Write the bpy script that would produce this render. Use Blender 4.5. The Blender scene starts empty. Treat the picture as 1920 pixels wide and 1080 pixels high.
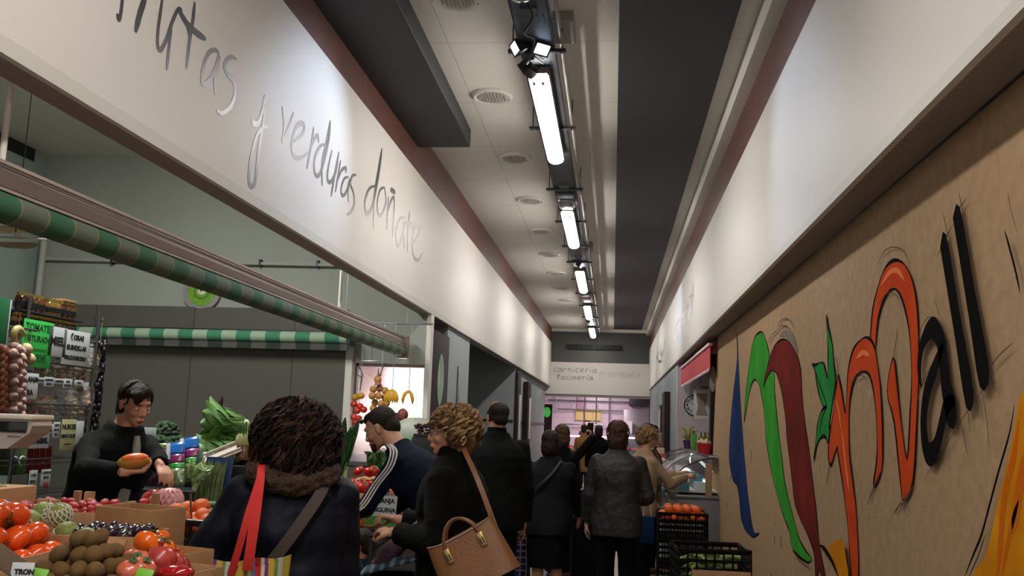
import bpy, bmesh, math, random
from math import pi, sin, cos, radians as RD
from mathutils import Vector as V, Matrix as MX, Quaternion, noise as mnoise
random.seed(7)
sc = bpy.context.scene
COL = sc.collection
# ------------------------------------------------------------------ camera
FPX = 1700.0
CAM = V((0, 0, 1.55))
def _axes():
    d = V((188, 261, FPX)).normalized()
    p2 = V((1188, 261 + 34, FPX))
    up = p2.cross(d).normalized()
    if up.y > 0: up = -up
    r = d.cross(up)
    if r.x < 0: r = -r
    return r, d, up
AX = _axes()
def ray(px, py):
    v = V((px - 960, py - 540, FPX))
    return V((AX[0].dot(v), AX[1].dot(v), AX[2].dot(v)))
def onY(px, py, y): r = ray(px, py); return CAM + r * (y / r.y)
def onX(px, py, x): r = ray(px, py); return CAM + r * (x / r.x)
def onZ(px, py, z): r = ray(px, py); return CAM + r * ((z - CAM.z) / r.z)
cam_d = bpy.data.cameras.new('camera'); cam = bpy.data.objects.new('camera', cam_d); COL.objects.link(cam)
cam_d.sensor_width = 36; cam_d.lens = FPX / 1920 * 36; cam_d.clip_start = .05; cam_d.clip_end = 200
# image axes expressed in world: x right, y down, z forward
cx = V((AX[0].x, AX[1].x, AX[2].x)); cy = V((AX[0].y, AX[1].y, AX[2].y)); cz = V((AX[0].z, AX[1].z, AX[2].z))
rot = MX((cx, -cy, -cz)).transposed()
cam.matrix_world = MX.Translation(CAM) @ rot.to_4x4()
sc.camera = cam
# ------------------------------------------------------------------ world, exposure
w = bpy.data.worlds.new('hall'); sc.world = w; w.use_nodes = True
bg = w.node_tree.nodes['Background']; bg.inputs[0].default_value = (1, .95, .9, 1); bg.inputs[1].default_value = .3
sc.view_settings.view_transform = 'Standard'; sc.view_settings.look = 'None'
sc.view_settings.exposure = 0.95; sc.view_settings.gamma = 1
sc.view_settings.use_curve_mapping = False
sc.cycles.max_bounces = 8; sc.cycles.transparent_max_bounces = 16
sc.cycles.sample_clamp_indirect = 4
LAMP_E = 26.5      # strength of the lit tubes
def light(name, kind, loc, energy, color=(1, 1, 1), size=.2, target=None, size_y=None, spot=None, blend=.5):
    d = bpy.data.lights.new(name, kind); d.energy = energy; d.color = color
    if kind == 'AREA':
        d.size = size
        if size_y: d.shape = 'RECTANGLE'; d.size_y = size_y
    else: d.shadow_soft_size = size
    if spot: d.spot_size = spot; d.spot_blend = blend
    o = bpy.data.objects.new(name, d); COL.objects.link(o); o.location = loc
    if target is not None: o.rotation_euler = (V(target) - V(loc)).to_track_quat('-Z', 'Y').to_euler()
    return o
COOL = (.62, .75, 1); WARM = (1, .93, .84)
light('left_floodlight_beam', 'SPOT', (-.72, 5.55, 3.9), 42, COOL, .06, (-1.83, 5.2, 3.2), spot=RD(75), blend=.9)
light('right_floodlight_beam', 'SPOT', (-.5, 5.5, 3.9), 38, COOL, .06, (.97, 5.0, 3.2), spot=RD(65), blend=.9)
light('far_floodlight_beam', 'SPOT', (-.5, 13.2, 3.9), 34, COOL, .06, (.97, 13.8, 3.2), spot=RD(60), blend=.9)
light('last_floodlight_beam', 'SPOT', (-.5, 20.6, 3.9), 26, COOL, .06, (.97, 21.5, 3.2), spot=RD(60), blend=.9)
# bare area light added high in the fruit stall to brighten it, no fitting
light('stall_fill_light', 'AREA', (-3.4, 5.6, 4.08), 100, (.97, 1, .93), .3, (-3.6, 6.2, 0), 2.4)
# ------------------------------------------------------------------ materials
_mc = {}
def rgb(h):
    if isinstance(h, str):
        h = h.lstrip('#'); c = [int(h[i:i+2], 16) / 255 for i in (0, 2, 4)]
        return tuple(((x + .055) / 1.055) ** 2.4 if x > .04045 else x / 12.92 for x in c)
    return h
def mat(name, col, rough=.6, metal=0, bump=0, bscale=30, var=0, vscale=4, spec=None, emit=0, trans=0, sub=0, alpha=1, coat=0, col2=None, sheen=0, ior=None):
    if name in _mc: return _mc[name]
    m = bpy.data.materials.new(name); m.use_nodes = True; nt = m.node_tree; b = nt.nodes['Principled BSDF']
    c = rgb(col); b.inputs['Base Color'].default_value = (*c, 1); b.inputs['Roughness'].default_value = rough
    b.inputs['Metallic'].default_value = metal
    if spec is not None: b.inputs['Specular IOR Level'].default_value = spec
    if emit: b.inputs['Emission Color'].default_value = (*c, 1); b.inputs['Emission Strength'].default_value = emit
    if trans: b.inputs['Transmission Weight'].default_value = trans
    if alpha < 1: b.inputs['Alpha'].default_value = alpha
    if coat: b.inputs['Coat Weight'].default_value = coat; b.inputs['Coat Roughness'].default_value = .1
    if sub: b.inputs['Subsurface Weight'].default_value = sub; b.inputs['Subsurface Radius'].default_value = (.02, .008, .004)
    if sheen: b.inputs['Sheen Weight'].default_value = sheen
    if ior: b.inputs['IOR'].default_value = ior
    if var or col2 is not None or bump:
        tc = nt.nodes.new('ShaderNodeTexCoord')
    if var or col2 is not None:
        n = nt.nodes.new('ShaderNodeTexNoise'); n.inputs['Scale'].default_value = vscale; n.inputs['Detail'].default_value = 6
        nt.links.new(tc.outputs['Object'], n.inputs['Vector'])
        r = nt.nodes.new('ShaderNodeValToRGB'); e = r.color_ramp.elements
        e[0].position = .35; e[1].position = .65
        if col2 is not None: c2 = rgb(col2); e[0].color = (*c, 1); e[1].color = (*c2, 1)
        else: e[0].color = (*[x * (1 - var) for x in c], 1); e[1].color = (*[min(1, x * (1 + var)) for x in c], 1)
        nt.links.new(n.outputs['Fac'], r.inputs[0]); nt.links.new(r.outputs[0], b.inputs['Base Color'])
    if bump:
        n2 = nt.nodes.new('ShaderNodeTexNoise'); n2.inputs['Scale'].default_value = bscale; n2.inputs['Detail'].default_value = 5
        nt.links.new(tc.outputs['Object'], n2.inputs['Vector'])
        bp = nt.nodes.new('ShaderNodeBump'); bp.inputs['Strength'].default_value = min(1, bump); bp.inputs['Distance'].default_value = .01
        nt.links.new(n2.outputs['Fac'], bp.inputs['Height']); nt.links.new(bp.outputs[0], b.inputs['Normal'])
    _mc[name] = m; return m
def stripe_mat(name, cols, axis=0, scale=1.0, rough=.8, coords='Object', edge=None):
    """repeating bands of the given (width, colour) list along an object axis"""
    if name in _mc: return _mc[name]
    m = bpy.data.materials.new(name); m.use_nodes = True; nt = m.node_tree; b = nt.nodes['Principled BSDF']; b.inputs['Roughness'].default_value = rough
    tc = nt.nodes.new('ShaderNodeTexCoord'); sx = nt.nodes.new('ShaderNodeSeparateXYZ'); nt.links.new(tc.outputs[coords], sx.inputs[0])
    tot = sum(c[0] for c in cols)
    dv = nt.nodes.new('ShaderNodeMath'); dv.operation = 'DIVIDE'; dv.inputs[1].default_value = tot * scale; nt.links.new(sx.outputs[axis], dv.inputs[0])
    fr = nt.nodes.new('ShaderNodeMath'); fr.operation = 'FRACT'; nt.links.new(dv.outputs[0], fr.inputs[0])
    r = nt.nodes.new('ShaderNodeValToRGB'); r.color_ramp.interpolation = 'CONSTANT'; e = r.color_ramp.elements
    p = 0
    for i, (wd, c) in enumerate(cols):
        el = e[i] if i < 2 else e.new(p / tot)
        el.position = p / tot; el.color = (*rgb(c), 1); p += wd
    nt.links.new(fr.outputs[0], r.inputs[0]); nt.links.new(r.outputs[0], b.inputs['Base Color'])
    _mc[name] = m; return m
def tile_mat(name, col, joint, sx_, sy_, ax=(0, 1), rough=.5, jw=.008, var=.03, metal=0):
    if name in _mc: return _mc[name]
    m = bpy.data.materials.new(name); m.use_nodes = True; nt = m.node_tree; b = nt.nodes['Principled BSDF']; b.inputs['Roughness'].default_value = rough; b.inputs['Metallic'].default_value = metal
    tc = nt.nodes.new('ShaderNodeTexCoord'); sp = nt.nodes.new('ShaderNodeSeparateXYZ'); cb = nt.nodes.new('ShaderNodeCombineXYZ')
    nt.links.new(tc.outputs['Object'], sp.inputs[0]); nt.links.new(sp.outputs[ax[0]], cb.inputs[0]); nt.links.new(sp.outputs[ax[1]], cb.inputs[1])
    br = nt.nodes.new('ShaderNodeTexBrick'); br.offset = 0; br.inputs['Scale'].default_value = 1
    br.inputs['Brick Width'].default_value = sx_; br.inputs['Row Height'].default_value = sy_; br.inputs['Mortar Size'].default_value = jw
    br.inputs['Mortar Smooth'].default_value = .1
    c = rgb(col); br.inputs['Color1'].default_value = (*[x * (1 - var) for x in c], 1); br.inputs['Color2'].default_value = (*[min(1, x * (1 + var)) for x in c], 1)
    br.inputs['Mortar'].default_value = (*rgb(joint), 1)
    nt.links.new(cb.outputs[0], br.inputs['Vector']); nt.links.new(br.outputs['Color'], b.inputs['Base Color'])
    _mc[name] = m; return m
# ------------------------------------------------------------------ mesh builder
class MB:
    def __init__(s): s.v = []; s.f = []; s.mi = []; s.cm = 0; s.M = MX.Identity(4)
    def add(s, vs, fs):
        o = len(s.v); M = s.M
        s.v += [M @ V(p) for p in vs]; s.f += [tuple(i + o for i in f) for f in fs]; s.mi += [s.cm] * len(fs); return s
    def box(s, x0, y0, z0, x1, y1, z1):
        vs = [(x0,y0,z0),(x1,y0,z0),(x1,y1,z0),(x0,y1,z0),(x0,y0,z1),(x1,y0,z1),(x1,y1,z1),(x0,y1,z1)]
        return s.add(vs, [(3,2,1,0),(4,5,6,7),(0,1,5,4),(1,2,6,5),(2,3,7,6),(3,0,4,7)])
    def bbox(s, x0, y0, z0, x1, y1, z1, r=.01):
        """box with chamfered edges"""
        bm = bmesh.new(); bmesh.ops.create_cube(bm, size=1)
        for v in bm.verts: v.co = V((x0 + (v.co.x + .5) * (x1 - x0), y0 + (v.co.y + .5) * (y1 - y0), z0 + (v.co.z + .5) * (z1 - z0)))
        bmesh.ops.bevel(bm, geom=bm.edges[:], offset=r, segments=2, affect='EDGES', profile=.6)
        bm.verts.index_update(); s.add([v.co.copy() for v in bm.verts], [tuple(v.index for v in f.verts) for f in bm.faces]); bm.free(); return s
    def tube(s, pts, r, n=10, cap=True, ry=None, up=None, closed=False):
        pts = [V(p) for p in pts]; m = len(pts)
        rs = r if isinstance(r, (list, tuple)) else [r] * m
        rys = ry if isinstance(ry, (list, tuple)) else ([ry] * m if ry else rs)
        t0 = (pts[1] - pts[0]).normalized()
        u = V(up) if up is not None else (V((0, 0, 1)) if abs(t0.z) < .9 else V((1, 0, 0)))
        vs = []; fs = []
        a = t0.cross(u).normalized()
        for i in range(m):
            if closed: t = (pts[(i + 1) % m] - pts[i - 1]).normalized()
            elif i == 0: t = t0
            elif i == m - 1: t = (pts[i] - pts[i-1]).normalized()
            else: t = (pts[i+1] - pts[i-1]).normalized()
            if t.length < .5: t = t0
            a = (a - t * a.dot(t)).normalized(); b = t.cross(a)
            for k in range(n):
                th = 2 * pi * k / n
                vs.append(pts[i] + a * (cos(th) * rs[i]) + b * (sin(th) * rys[i]))
        mm = m if closed else m - 1
        for i in range(mm):
            j = (i + 1) % m
            for k in range(n):
                fs.append((i*n + k, i*n + (k+1) % n, j*n + (k+1) % n, j*n + k))
        if cap and not closed: fs.append(tuple(reversed(range(n)))); fs.append(tuple((m-1)*n + k for k in range(n)))
        return s.add(vs, fs)
    def ribbon(s, pts, w, nrm, th=.002):
        """flat strap following pts, width w (number or list) across, facing nrm (vector or list)"""
        pts = [V(p) for p in pts]; m = len(pts); vs = []; fs = []
        for i in range(m):
            t = (pts[min(i+1, m-1)] - pts[max(i-1, 0)]).normalized()
            nn = V(nrm[i] if isinstance(nrm, list) else nrm).normalized(); sd = t.cross(nn).normalized(); nn = sd.cross(t)
            ww = (w[i] if isinstance(w, list) else w) / 2
            vs += [pts[i] - sd * ww - nn * th / 2, pts[i] + sd * ww - nn * th / 2, pts[i] + sd * ww + nn * th / 2, pts[i] - sd * ww + nn * th / 2]
        for i in range(m - 1):
            for k in range(4): fs.append((i*4 + k, i*4 + (k+1) % 4, (i+1)*4 + (k+1) % 4, (i+1)*4 + k))
        fs += [(3,2,1,0), tuple((m-1)*4 + k for k in range(4))]
        return s.add(vs, fs)
    def ell(s, c, r, nu=16, nv=10, M=None, fn=None):
        c = V(c); r = (r, r, r) if isinstance(r, (int, float)) else r; vs = []; fs = []
        for j in range(nv + 1):
            ph = pi * j / nv
            for i in range(nu):
                th = 2 * pi * i / nu
                p = V((sin(ph) * cos(th), sin(ph) * sin(th), cos(ph)))
                k = fn(p, th, ph) if fn else 1
                p = V((p.x * r[0] * k, p.y * r[1] * k, p.z * r[2] * k))
                if M is not None: p = M @ p
                vs.append(c + p)
        for j in range(nv):
            for i in range(nu):
                a, b2 = j*nu + i, j*nu + (i+1) % nu
                if j == 0: fs.append((a, b2 + nu, a + nu)[::-1])
                elif j == nv - 1: fs.append((a, b2, a + nu)[::-1])
                else: fs.append((a, b2, b2 + nu, a + nu)[::-1])
        return s.add(vs, fs)
    def lathe(s, prof, n=20, c=(0, 0, 0), M=None):
        c = V(c); vs = []; fs = []; m = len(prof)
        for (r, z) in prof:
            for k in range(n):
                p = V((r * cos(2*pi*k/n), r * sin(2*pi*k/n), z)); vs.append(c + (M @ p if M is not None else p))
        for i in range(m - 1):
            for k in range(n): fs.append((i*n + k, i*n + (k+1) % n, (i+1)*n + (k+1) % n, (i+1)*n + k))
        fs.append(tuple(reversed(range(n)))); fs.append(tuple((m-1)*n + k for k in range(n)))
        return s.add(vs, fs)
    def prism(s, poly, d):
        """poly: list of 3d points (planar); extruded by vector d"""
        n = len(poly); d = V(d); vs = [V(p) for p in poly] + [V(p) + d for p in poly]
        fs = [tuple(reversed(range(n))), tuple(range(n, 2*n))] + [(i, (i+1) % n, (i+1) % n + n, i + n) for i in range(n)]
        return s.add(vs, fs)
    def poly_tri(s, poly, d):
        """concave polygon triangulated and given thickness d"""
        from mathutils.geometry import tessellate_polygon
        poly = [V(p) for p in poly]; n = len(poly); d = V(d)
        tris = tessellate_polygon([poly])
        vs = poly + [p + d for p in poly]
        fs = [tuple(reversed(t)) for t in tris] + [tuple(i + n for i in t) for t in tris] + [(i, (i+1) % n, (i+1) % n + n, i + n) for i in range(n)]
        return s.add(vs, fs)
    def grid(s, nx, ny, fn, th=0):
        vs = [fn(i / nx, j / ny) for j in range(ny + 1) for i in range(nx + 1)]
        fs = [(j*(nx+1) + i, j*(nx+1) + i + 1, (j+1)*(nx+1) + i + 1, (j+1)*(nx+1) + i) for j in range(ny) for i in range(nx)]
        return s.add(vs, fs)
    def build(s, name, mats, parent=None, loc=None, rot=None, smooth=True, angle=40, fix=True):
        me = bpy.data.meshes.new(name); me.from_pydata([tuple(p) for p in s.v], [], s.f)
        mats = mats if isinstance(mats, (list, tuple)) else [mats]
        for m in mats: me.materials.append(m)
        if len(mats) > 1: me.polygons.foreach_set('material_index', s.mi)
        me.validate()
        if fix:
            bm = bmesh.new(); bm.from_mesh(me); bmesh.ops.recalc_face_normals(bm, faces=bm.faces[:]); bm.to_mesh(me); bm.free()
        if smooth:
            me.polygons.foreach_set('use_smooth', [True] * len(me.polygons)); me.set_sharp_from_angle(angle=RD(angle))
        me.update()
        o = bpy.data.objects.new(name, me); COL.objects.link(o)
        if parent is not None: o.parent = parent
        if loc is not None: o.location = loc
        if rot is not None: o.rotation_euler = rot
        return o
def T(o, label, cat=None, group=None, kind=None):
    if label: o['label'] = label
    if cat: o['category'] = cat
    if group: o['group'] = group
    if kind: o['kind'] = kind
    return o
def S(o): o['kind'] = 'structure'; return o
def L(o, label): o['label'] = label; return o
def E(name, loc=(0, 0, 0), rz=0, rot=None):
    o = bpy.data.objects.new(name, None); COL.objects.link(o); o.location = loc; o.rotation_euler = rot if rot else (0, 0, rz); o.empty_display_size = .1; return o
def copy_tree(o, parent=None):
    c = o.copy(); COL.objects.link(c)
    if parent is not None: c.parent = parent
    for ch in list(o.children): copy_tree(ch, c)
    return c
def recenter(o, base=True):
    """move a mesh's origin to the centre of its footprint"""
    me = o.data; xs = [v.co.x for v in me.vertices]; ys = [v.co.y for v in me.vertices]; zs = [v.co.z for v in me.vertices]
    c = V(((min(xs) + max(xs)) / 2, (min(ys) + max(ys)) / 2, min(zs) if base else (min(zs) + max(zs)) / 2))
    me.transform(MX.Translation(-c)); o.location = o.location + c; return o
def text_into(mb, s, size, M, depth=.001, bold=0, align='CENTER'):
    """adds lettering (built-in typeface) to a mesh builder; M maps the text's xy plane to the place"""
    cu = bpy.data.curves.new('lettering', 'FONT'); cu.body = s; cu.size = size; cu.extrude = depth / 2; cu.offset = bold; cu.align_x = align; cu.align_y = 'CENTER'; cu.resolution_u = 3
    o = bpy.data.objects.new('lettering', cu); COL.objects.link(o)
    dg = bpy.context.evaluated_depsgraph_get(); dg.update()
    me = bpy.data.meshes.new_from_object(o.evaluated_get(dg))
    sv = mb.M; mb.M = sv @ M
    mb.add([v.co.copy() for v in me.vertices], [tuple(p.vertices) for p in me.polygons]); mb.M = sv
    bpy.data.objects.remove(o); bpy.data.curves.remove(cu); bpy.data.meshes.remove(me)
def bake(o):
    dg = bpy.context.evaluated_depsgraph_get(); dg.update()
    me = bpy.data.meshes.new_from_object(o.evaluated_get(dg)); old = o.data; o.modifiers.clear(); o.data = me; bpy.data.meshes.remove(old)
    return o
def fuse(o, vox=.006, sm=3, disp=0, dscale=.1, dec=0):
    """fuse overlapping solids into one continuous skin"""
    m = o.modifiers.new('r', 'REMESH'); m.mode = 'VOXEL'; m.voxel_size = vox; m.use_smooth_shade = True
    if sm: q = o.modifiers.new('s', 'SMOOTH'); q.factor = .5; q.iterations = sm
    if disp:
        tx = bpy.data.textures.new('folds', 'CLOUDS'); tx.noise_scale = dscale; tx.noise_depth = 2
        d = o.modifiers.new('d', 'DISPLACE'); d.texture = tx; d.strength = disp; d.mid_level = .5; d.texture_coords = 'LOCAL'
    bake(o)
    if o.data.materials and len(o.data.materials) == 0: pass
    return o
def smooth_path(pts, n=6):
    """Catmull-Rom through tuples"""
    P = [V(p) if not isinstance(p, V) else p for p in pts]; out = []
    for i in range(len(P) - 1):
        a, b, c, d = P[max(i-1, 0)], P[i], P[i+1], P[min(i+2, len(P)-1)]
        for k in range(n):
            t = k / n
            out.append(.5 * ((2*b) + (c - a) * t + (2*a - 5*b + 4*c - d) * t*t + (3*b - 3*c + d - a) * t**3))
    out.append(P[-1]); return out
def cp(ox, oy, s, pts): return [(ox + p[0] / s, oy + p[1] / s, *p[2:]) for p in pts]
# ================================================================== the hall
M_white = mat('white_lacquer', '#d2cec6', .42, var=.015, vscale=2)
M_fasc = mat('fascia_lacquer', '#cfcac4', .5, spec=.35)
M_brown = mat('brown_trim', '#512a1f', .5, bump=.3, bscale=12, var=.2, vscale=6)
M_soffit = mat('soffit_board', '#8f8078', .7)
M_ceil = tile_mat('ceiling_panels', '#d6d1c8', '#a5a098', .6, 1.2, (0, 1), .65, .003, .015)
M_black = mat('black_panel', '#232428', .6, var=.05, vscale=1)
M_steel = mat('galvanised_steel', '#8d9196', .38, 1, bump=.15, bscale=20, var=.12, vscale=9); M_tray = mat('tray_steel', '#565b63', .5, .5, var=.15, vscale=9)
M_dsteel = mat('dark_steel', '#3b3d40', .45, .8)
M_blk = mat('black_plastic', '#0e0e10', .45)
M_post = mat('dark_brown_post', '#2c1f21', .7, var=.1, spec=.2)
M_grey = mat('grey_wall_paint', '#8a9092', .6, var=.02)
M_lettersilver = mat('silver_lettering', '#5e5d60', .36, .7)
M_floor = tile_mat('floor_tiles', '#77746f', '#4c4a47', .45, .45, (0, 1), .35, .006, .08)
def xl(y): return -1.845 + (y - 2.4) * .0063
XR = .97
def slab(name, x0, y0, z0, x1, y1, z1, m, parent=None): return MB().box(x0, y0, z0, x1, y1, z1).build(name, m, parent, smooth=False)
S(slab('floor', -6.6, -7, -.1, 3.2, 30, 0, M_floor))
S(slab('ceiling', -6.6, -7, 4.2, 3.2, 25.6, 4.3, M_ceil))
# left fascia (slightly oblique to the aisle) and right fascia, with soffits closed below
def oblique(name, offa, offb, z0, z1, m, y0=-3, y1=24.95, parent=None):
    mb = MB(); vs = []
    for z in (z0, z1): vs += [(xl(y0) + offa, y0, z), (xl(y0) + offb, y0, z), (xl(y1) + offb, y1, z), (xl(y1) + offa, y1, z)]
    mb.add(vs, [(3,2,1,0),(4,5,6,7),(0,1,5,4),(1,2,6,5),(2,3,7,6),(3,0,4,7)]); return mb.build(name, m, parent, smooth=False)
fl = T(oblique('fascia_panel', -.02, 0, 2.6, 3.8, M_fasc), 'long white fascia with silver fruit and vegetable lettering on the left', 'sign fascia')
L(oblique('lower_edge_strip', 0, .006, 2.6, 2.655, mat('fascia_edge', '#c2beb6', .5), parent=fl), 'slightly greyer bottom edge strip')
S(oblique('trim_1', -.06, -.005, 3.8, 4.2, M_brown)); S(oblique('wall_left_soffit', -.13, -.02, 2.6, 2.64, M_soffit)); S(oblique('wall_left_upper', -.13, -.065, 2.64, 4.2, mat('fascia_back', '#9d9484', .8)))
fr = T(slab('fascia_panel', XR, -3, 2.58, XR + .02, 24.95, 3.68, M_fasc), 'long white fascia above the painted mural board on the right', 'sign fascia')
slab('lower_edge_strip', XR - .006, -3, 2.58, XR, 24.95, 2.625, _mc['fascia_edge'], fr)
S(slab('trim_2', XR + .005, -3, 3.68, XR + .06, 24.95, 4.04, M_brown)); S(slab('wall_right_soffit', XR + .02, -3, 2.58, 1.13, 24.95, 2.62, M_soffit))
S(slab('trim_3', .885, -3, 4.04, 1.13, 25.0, 4.2, M_white)); S(slab('wall_right_upper', 1.09, -3, 2.62, 1.13, 24.95, 4.2, M_soffit))
# black dropped ceiling box (left) and black ceiling strip (right)
bx = MB().bbox(-1.86, -4, 4.03, -1.33, 7.9, 4.2, .012).build('ceiling_panel', M_black, smooth=False); S(bx)
st = MB().box(.0, -4, 4.14, .74, 24.3, 4.2).build('ceiling_strip', M_black, smooth=False); S(st)
# end wall
mE = mat('end_wall_metal', '#4b4b49', .42, .35, var=.08, vscale=1.5)
S(slab('wall_far_upper', -1.9, 25.0, 3.27, 1.12, 25.1, 4.2, mE)); S(slab('trim_4', -1.85, 24.93, 4.12, 1.1, 25.0, 4.2, M_white))
ve = E('ventilation_bar', (-.52, 24.93, 3.7)); T(ve, 'row of ten black jet nozzles on the dark end wall', 'air vent')
MB().bbox(-.78, -.02, -.07, .74, .07, .07, .01).build('backing_bar', M_dsteel, ve)
for k in range(10):
    MB().lathe([(.0, -.05), (.05, -.05), (.062, 0), (.045, .0), (.03, .03)], 14, (-.68 + k * .151, -.03, 0), MX.Rotation(RD(90), 3, 'X')).build('nozzle', M_blk, ve)
# far butcher fascia
fs = T(slab('fascia_panel', -2.12, 24.86, 2.4, 1.1, 24.9, 3.27, M_fasc), 'white fascia with thin handwritten lettering above the far butcher stall', 'sign fascia')
L(slab('bottom_rail', -2.1, 24.88, 2.33, 1.1, 24.96, 2.4, mat('rail_grey', '#7d7570', .5), fs), 'grey rail along the bottom')  # plain rail in one even grey under the fascia
# ---------------------------------------------------- handwritten lettering
def letter_strokes(strokes, unproj, nrm, wfac, name, parent, m=M_lettersilver, off=.0015, depth_th=.001):
    """strokes: [(width_px, [(px,py)...])]; one mesh of painted/foil letters on a plane"""
    mb = MB()
    for wpx, pts in strokes:
        pp = smooth_path([V((p[0], p[1], 0)) for p in pts], 5)
        W = [unproj(p.x, p.y) + V(nrm) * off for p in pp]
        n = len(W); ws = []
        for i, p in enumerate(W):
            e = min(1, .45 + 3 * min(i, n - 1 - i) / n)
            ws.append(wpx * wfac(p) * e)
        mb.ribbon(W, ws, nrm, depth_th)
    return mb.build(name, m, parent, smooth=False)
def upl(px, py):
    r = ray(px, py); t = (-1.845 - 2.4 * .0063) / (r.x - .0063 * r.y); return CAM + r * t
c8 = lambda pts: cp(200, 0, 2.159, pts)
FR = [(9, [(75,-120),(66,-40),(62,0),(58,40),(50,78),(43,66),(44,55)]), (6, [(40,-60),(75,-70),(110,-80)]),
 (15, [(160,-70),(150,0),(132,60),(115,130)]), (9, [(150,0),(165,-30),(185,-45),(200,-40)]),
 (9, [(228,-60),(222,10),(208,110),(205,180),(218,202),(240,160),(262,95),(288,38),(305,42)]), (9, [(262,95),(252,180),(242,285)]),
 (10, [(356,8),(348,80),(335,160),(322,278)]), (12, [(288,36),(322,92),(360,130),(400,158)]), (9, [(288,36),(322,92),(334,150)]),
 (9, [(455,222),(440,202),(412,215),(392,265),(384,325),(398,340),(430,302),(455,225),(448,270),(436,330),(440,382)]),
 (9, [(525,240),(500,230),(476,262),(488,298),(514,330),(518,385),(498,435),(465,458),(445,445)]),
 (9, [(590,478),(592,498),(612,498),(630,450),(640,385)]), (9, [(652,512),(622,525),(600,572),(580,660),(576,735),(588,755),(602,730),(610,650),(622,560),(632,500),(640,420)]),
 (7, [(710,430),(718,510),(712,572),(735,520),(756,455)]),
 (8, [(758,572),(790,545),(800,512),(786,498),(764,520),(750,580),(755,625),(782,640),(815,618)]),
 (7, [(838,515),(826,600),(810,682)]), (7, [(822,612),(836,570),(853,548),(858,578)]),
 (7, [(905,488),(890,570),(872,660),(872,752)]), (7, [(892,585),(864,592),(842,640),(842,700),(860,708),(880,650),(900,560),(905,488)]),
 (7, [(912,608),(896,680),(894,728),(908,735),(928,690),(940,615)]), (7, [(940,615),(922,710),(908,795)]),
 (6, [(947,648),(936,710),(925,778)]), (6, [(932,735),(950,690),(968,680),(967,700)]),
 (6, [(978,716),(960,725),(948,768),(955,792),(970,775),(984,728),(977,770),(978,818)]),
 (6, [(1010,708),(994,712),(986,745),(998,778),(1002,825),(988,858),(972,868)]),
 (7, [(1114,602),(1100,680),(1082,800),(1080,930)]), (7, [(1088,752),(1062,765),(1045,815),(1050,862),(1068,852),(1088,780),(1108,660),(1114,602)]),
 (6, [(1124,758),(1106,770),(1095,820),(1100,868),(1116,862),(1130,815),(1124,758)]),
 (6, [(1140,795),(1137,860),(1134,930)]), (6, [(1137,860),(1150,815),(1163,800),(1163,850),(1156,960)]), (8, [(1148,768),(1158,772),(1168,780)]),
 (6, [(1206,880),(1188,885),(1172,935),(1176,990),(1192,975),(1208,900),(1202,945),(1206,1005)]),
 (6, [(1226,855),(1220,930),(1218,1020)]), (6, [(1198,902),(1225,905),(1252,918)]),
 (6, [(1240,985),(1262,955),(1270,928),(1258,914),(1245,935),(1238,990),(1244,1040),(1262,1052),(1278,1022)])]
def wl(p): return p.y / 1700
letter_strokes([(a / 2.159 * 2.7, c8(b)) for a, b in FR], upl, (1, 0, 0), wl, 'lettering', fl)
c9 = lambda pts: cp(1220, 500, 4.154, pts)
RS = [(5, [(215,420),(200,460),(196,520),(205,562),(212,540)]), (4, [(215,420),(224,405),(232,418)]), (4, [(244,395),(240,450),(236,520)]), (4, [(246,400),(256,372),(262,380),(258,450)]),
 (4, [(268,365),(262,430),(270,450),(276,400)]), (5, [(286,275),(284,360),(282,450)]), (4, [(278,320),(292,300)]), (4, [(300,275),(294,330),(300,400),(308,350)]),
 (5, [(322,210),(316,290),(314,380),(310,420)]), (4, [(330,120),(322,200),(318,300)]), (5, [(338,140),(330,240),(322,360),(316,400)]), (4, [(300,240),(312,230),(330,215)]),
 (4, [(50,700),(46,715),(52,708)]), (4, [(80,605),(76,650),(84,690),(90,650)]), (4, [(96,640),(92,700),(88,740)]), (4, [(62,660),(58,720),(70,742),(84,730)]), (4, [(112,575),(104,640),(100,690)])]
letter_strokes([(a / 4.154 * 5.5, c9(b)) for a, b in RS], lambda x, y: onX(x, y, XR), (-1, 0, 0), wl, 'lettering', fr, mat('grey_foil_lettering', '#6a6c74', .3, .8))
# a small script face for the far fascia
SCR = {'c': [[(.55,.5),(.3,.52),(.08,.25),(.2,.02),(.55,.1)]], 'a': [[(.5,.45),(.2,.48),(.05,.15),(.25,.02),(.5,.4),(.5,.05),(.62,.03)]], 'r': [[(.15,.5),(.12,0)],[(.12,.3),(.3,.5),(.5,.42)]],
 'n': [[(.1,.5),(.08,0)],[(.08,.28),(.3,.5),(.45,.3),(.46,0)]], 'i': [[(.15,.45),(.12,0)],[(.17,.65),(.18,.68)]], 'e': [[(.08,.25),(.45,.3),(.42,.48),(.2,.48),(.06,.2),(.25,0),(.52,.1)]],
 'í': [[(.15,.45),(.12,0)],[(.17,.6),(.28,.78)]], 't': [[(.3,.85),(.25,.1),(.4,.02)],[(.02,.52),(.55,.55)]], 'o': [[(.3,.5),(.06,.3),(.2,.02),(.45,.15),(.4,.45),(.28,.5)]],
 'm': [[(.05,.5),(.05,0)],[(.05,.35),(.22,.5),(.32,.3),(.32,0)],[(.32,.3),(.5,.5),(.62,.3),(.66,0)]], 'q': [[(.5,.45),(.2,.48),(.05,.2),(.25,.05),(.5,.4),(.5,-.4)]],
 'u': [[(.05,.5),(.08,.08),(.28,.02),(.48,.4),(.5,.02)]], 'é': [[(.08,.25),(.45,.3),(.42,.48),(.2,.48),(.06,.2),(.25,0),(.52,.1)],[(.3,.6),(.42,.78)]], 's': [[(.5,.45),(.25,.5),(.12,.36),(.42,.18),(.3,0),(.05,.05)]]}
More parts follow.
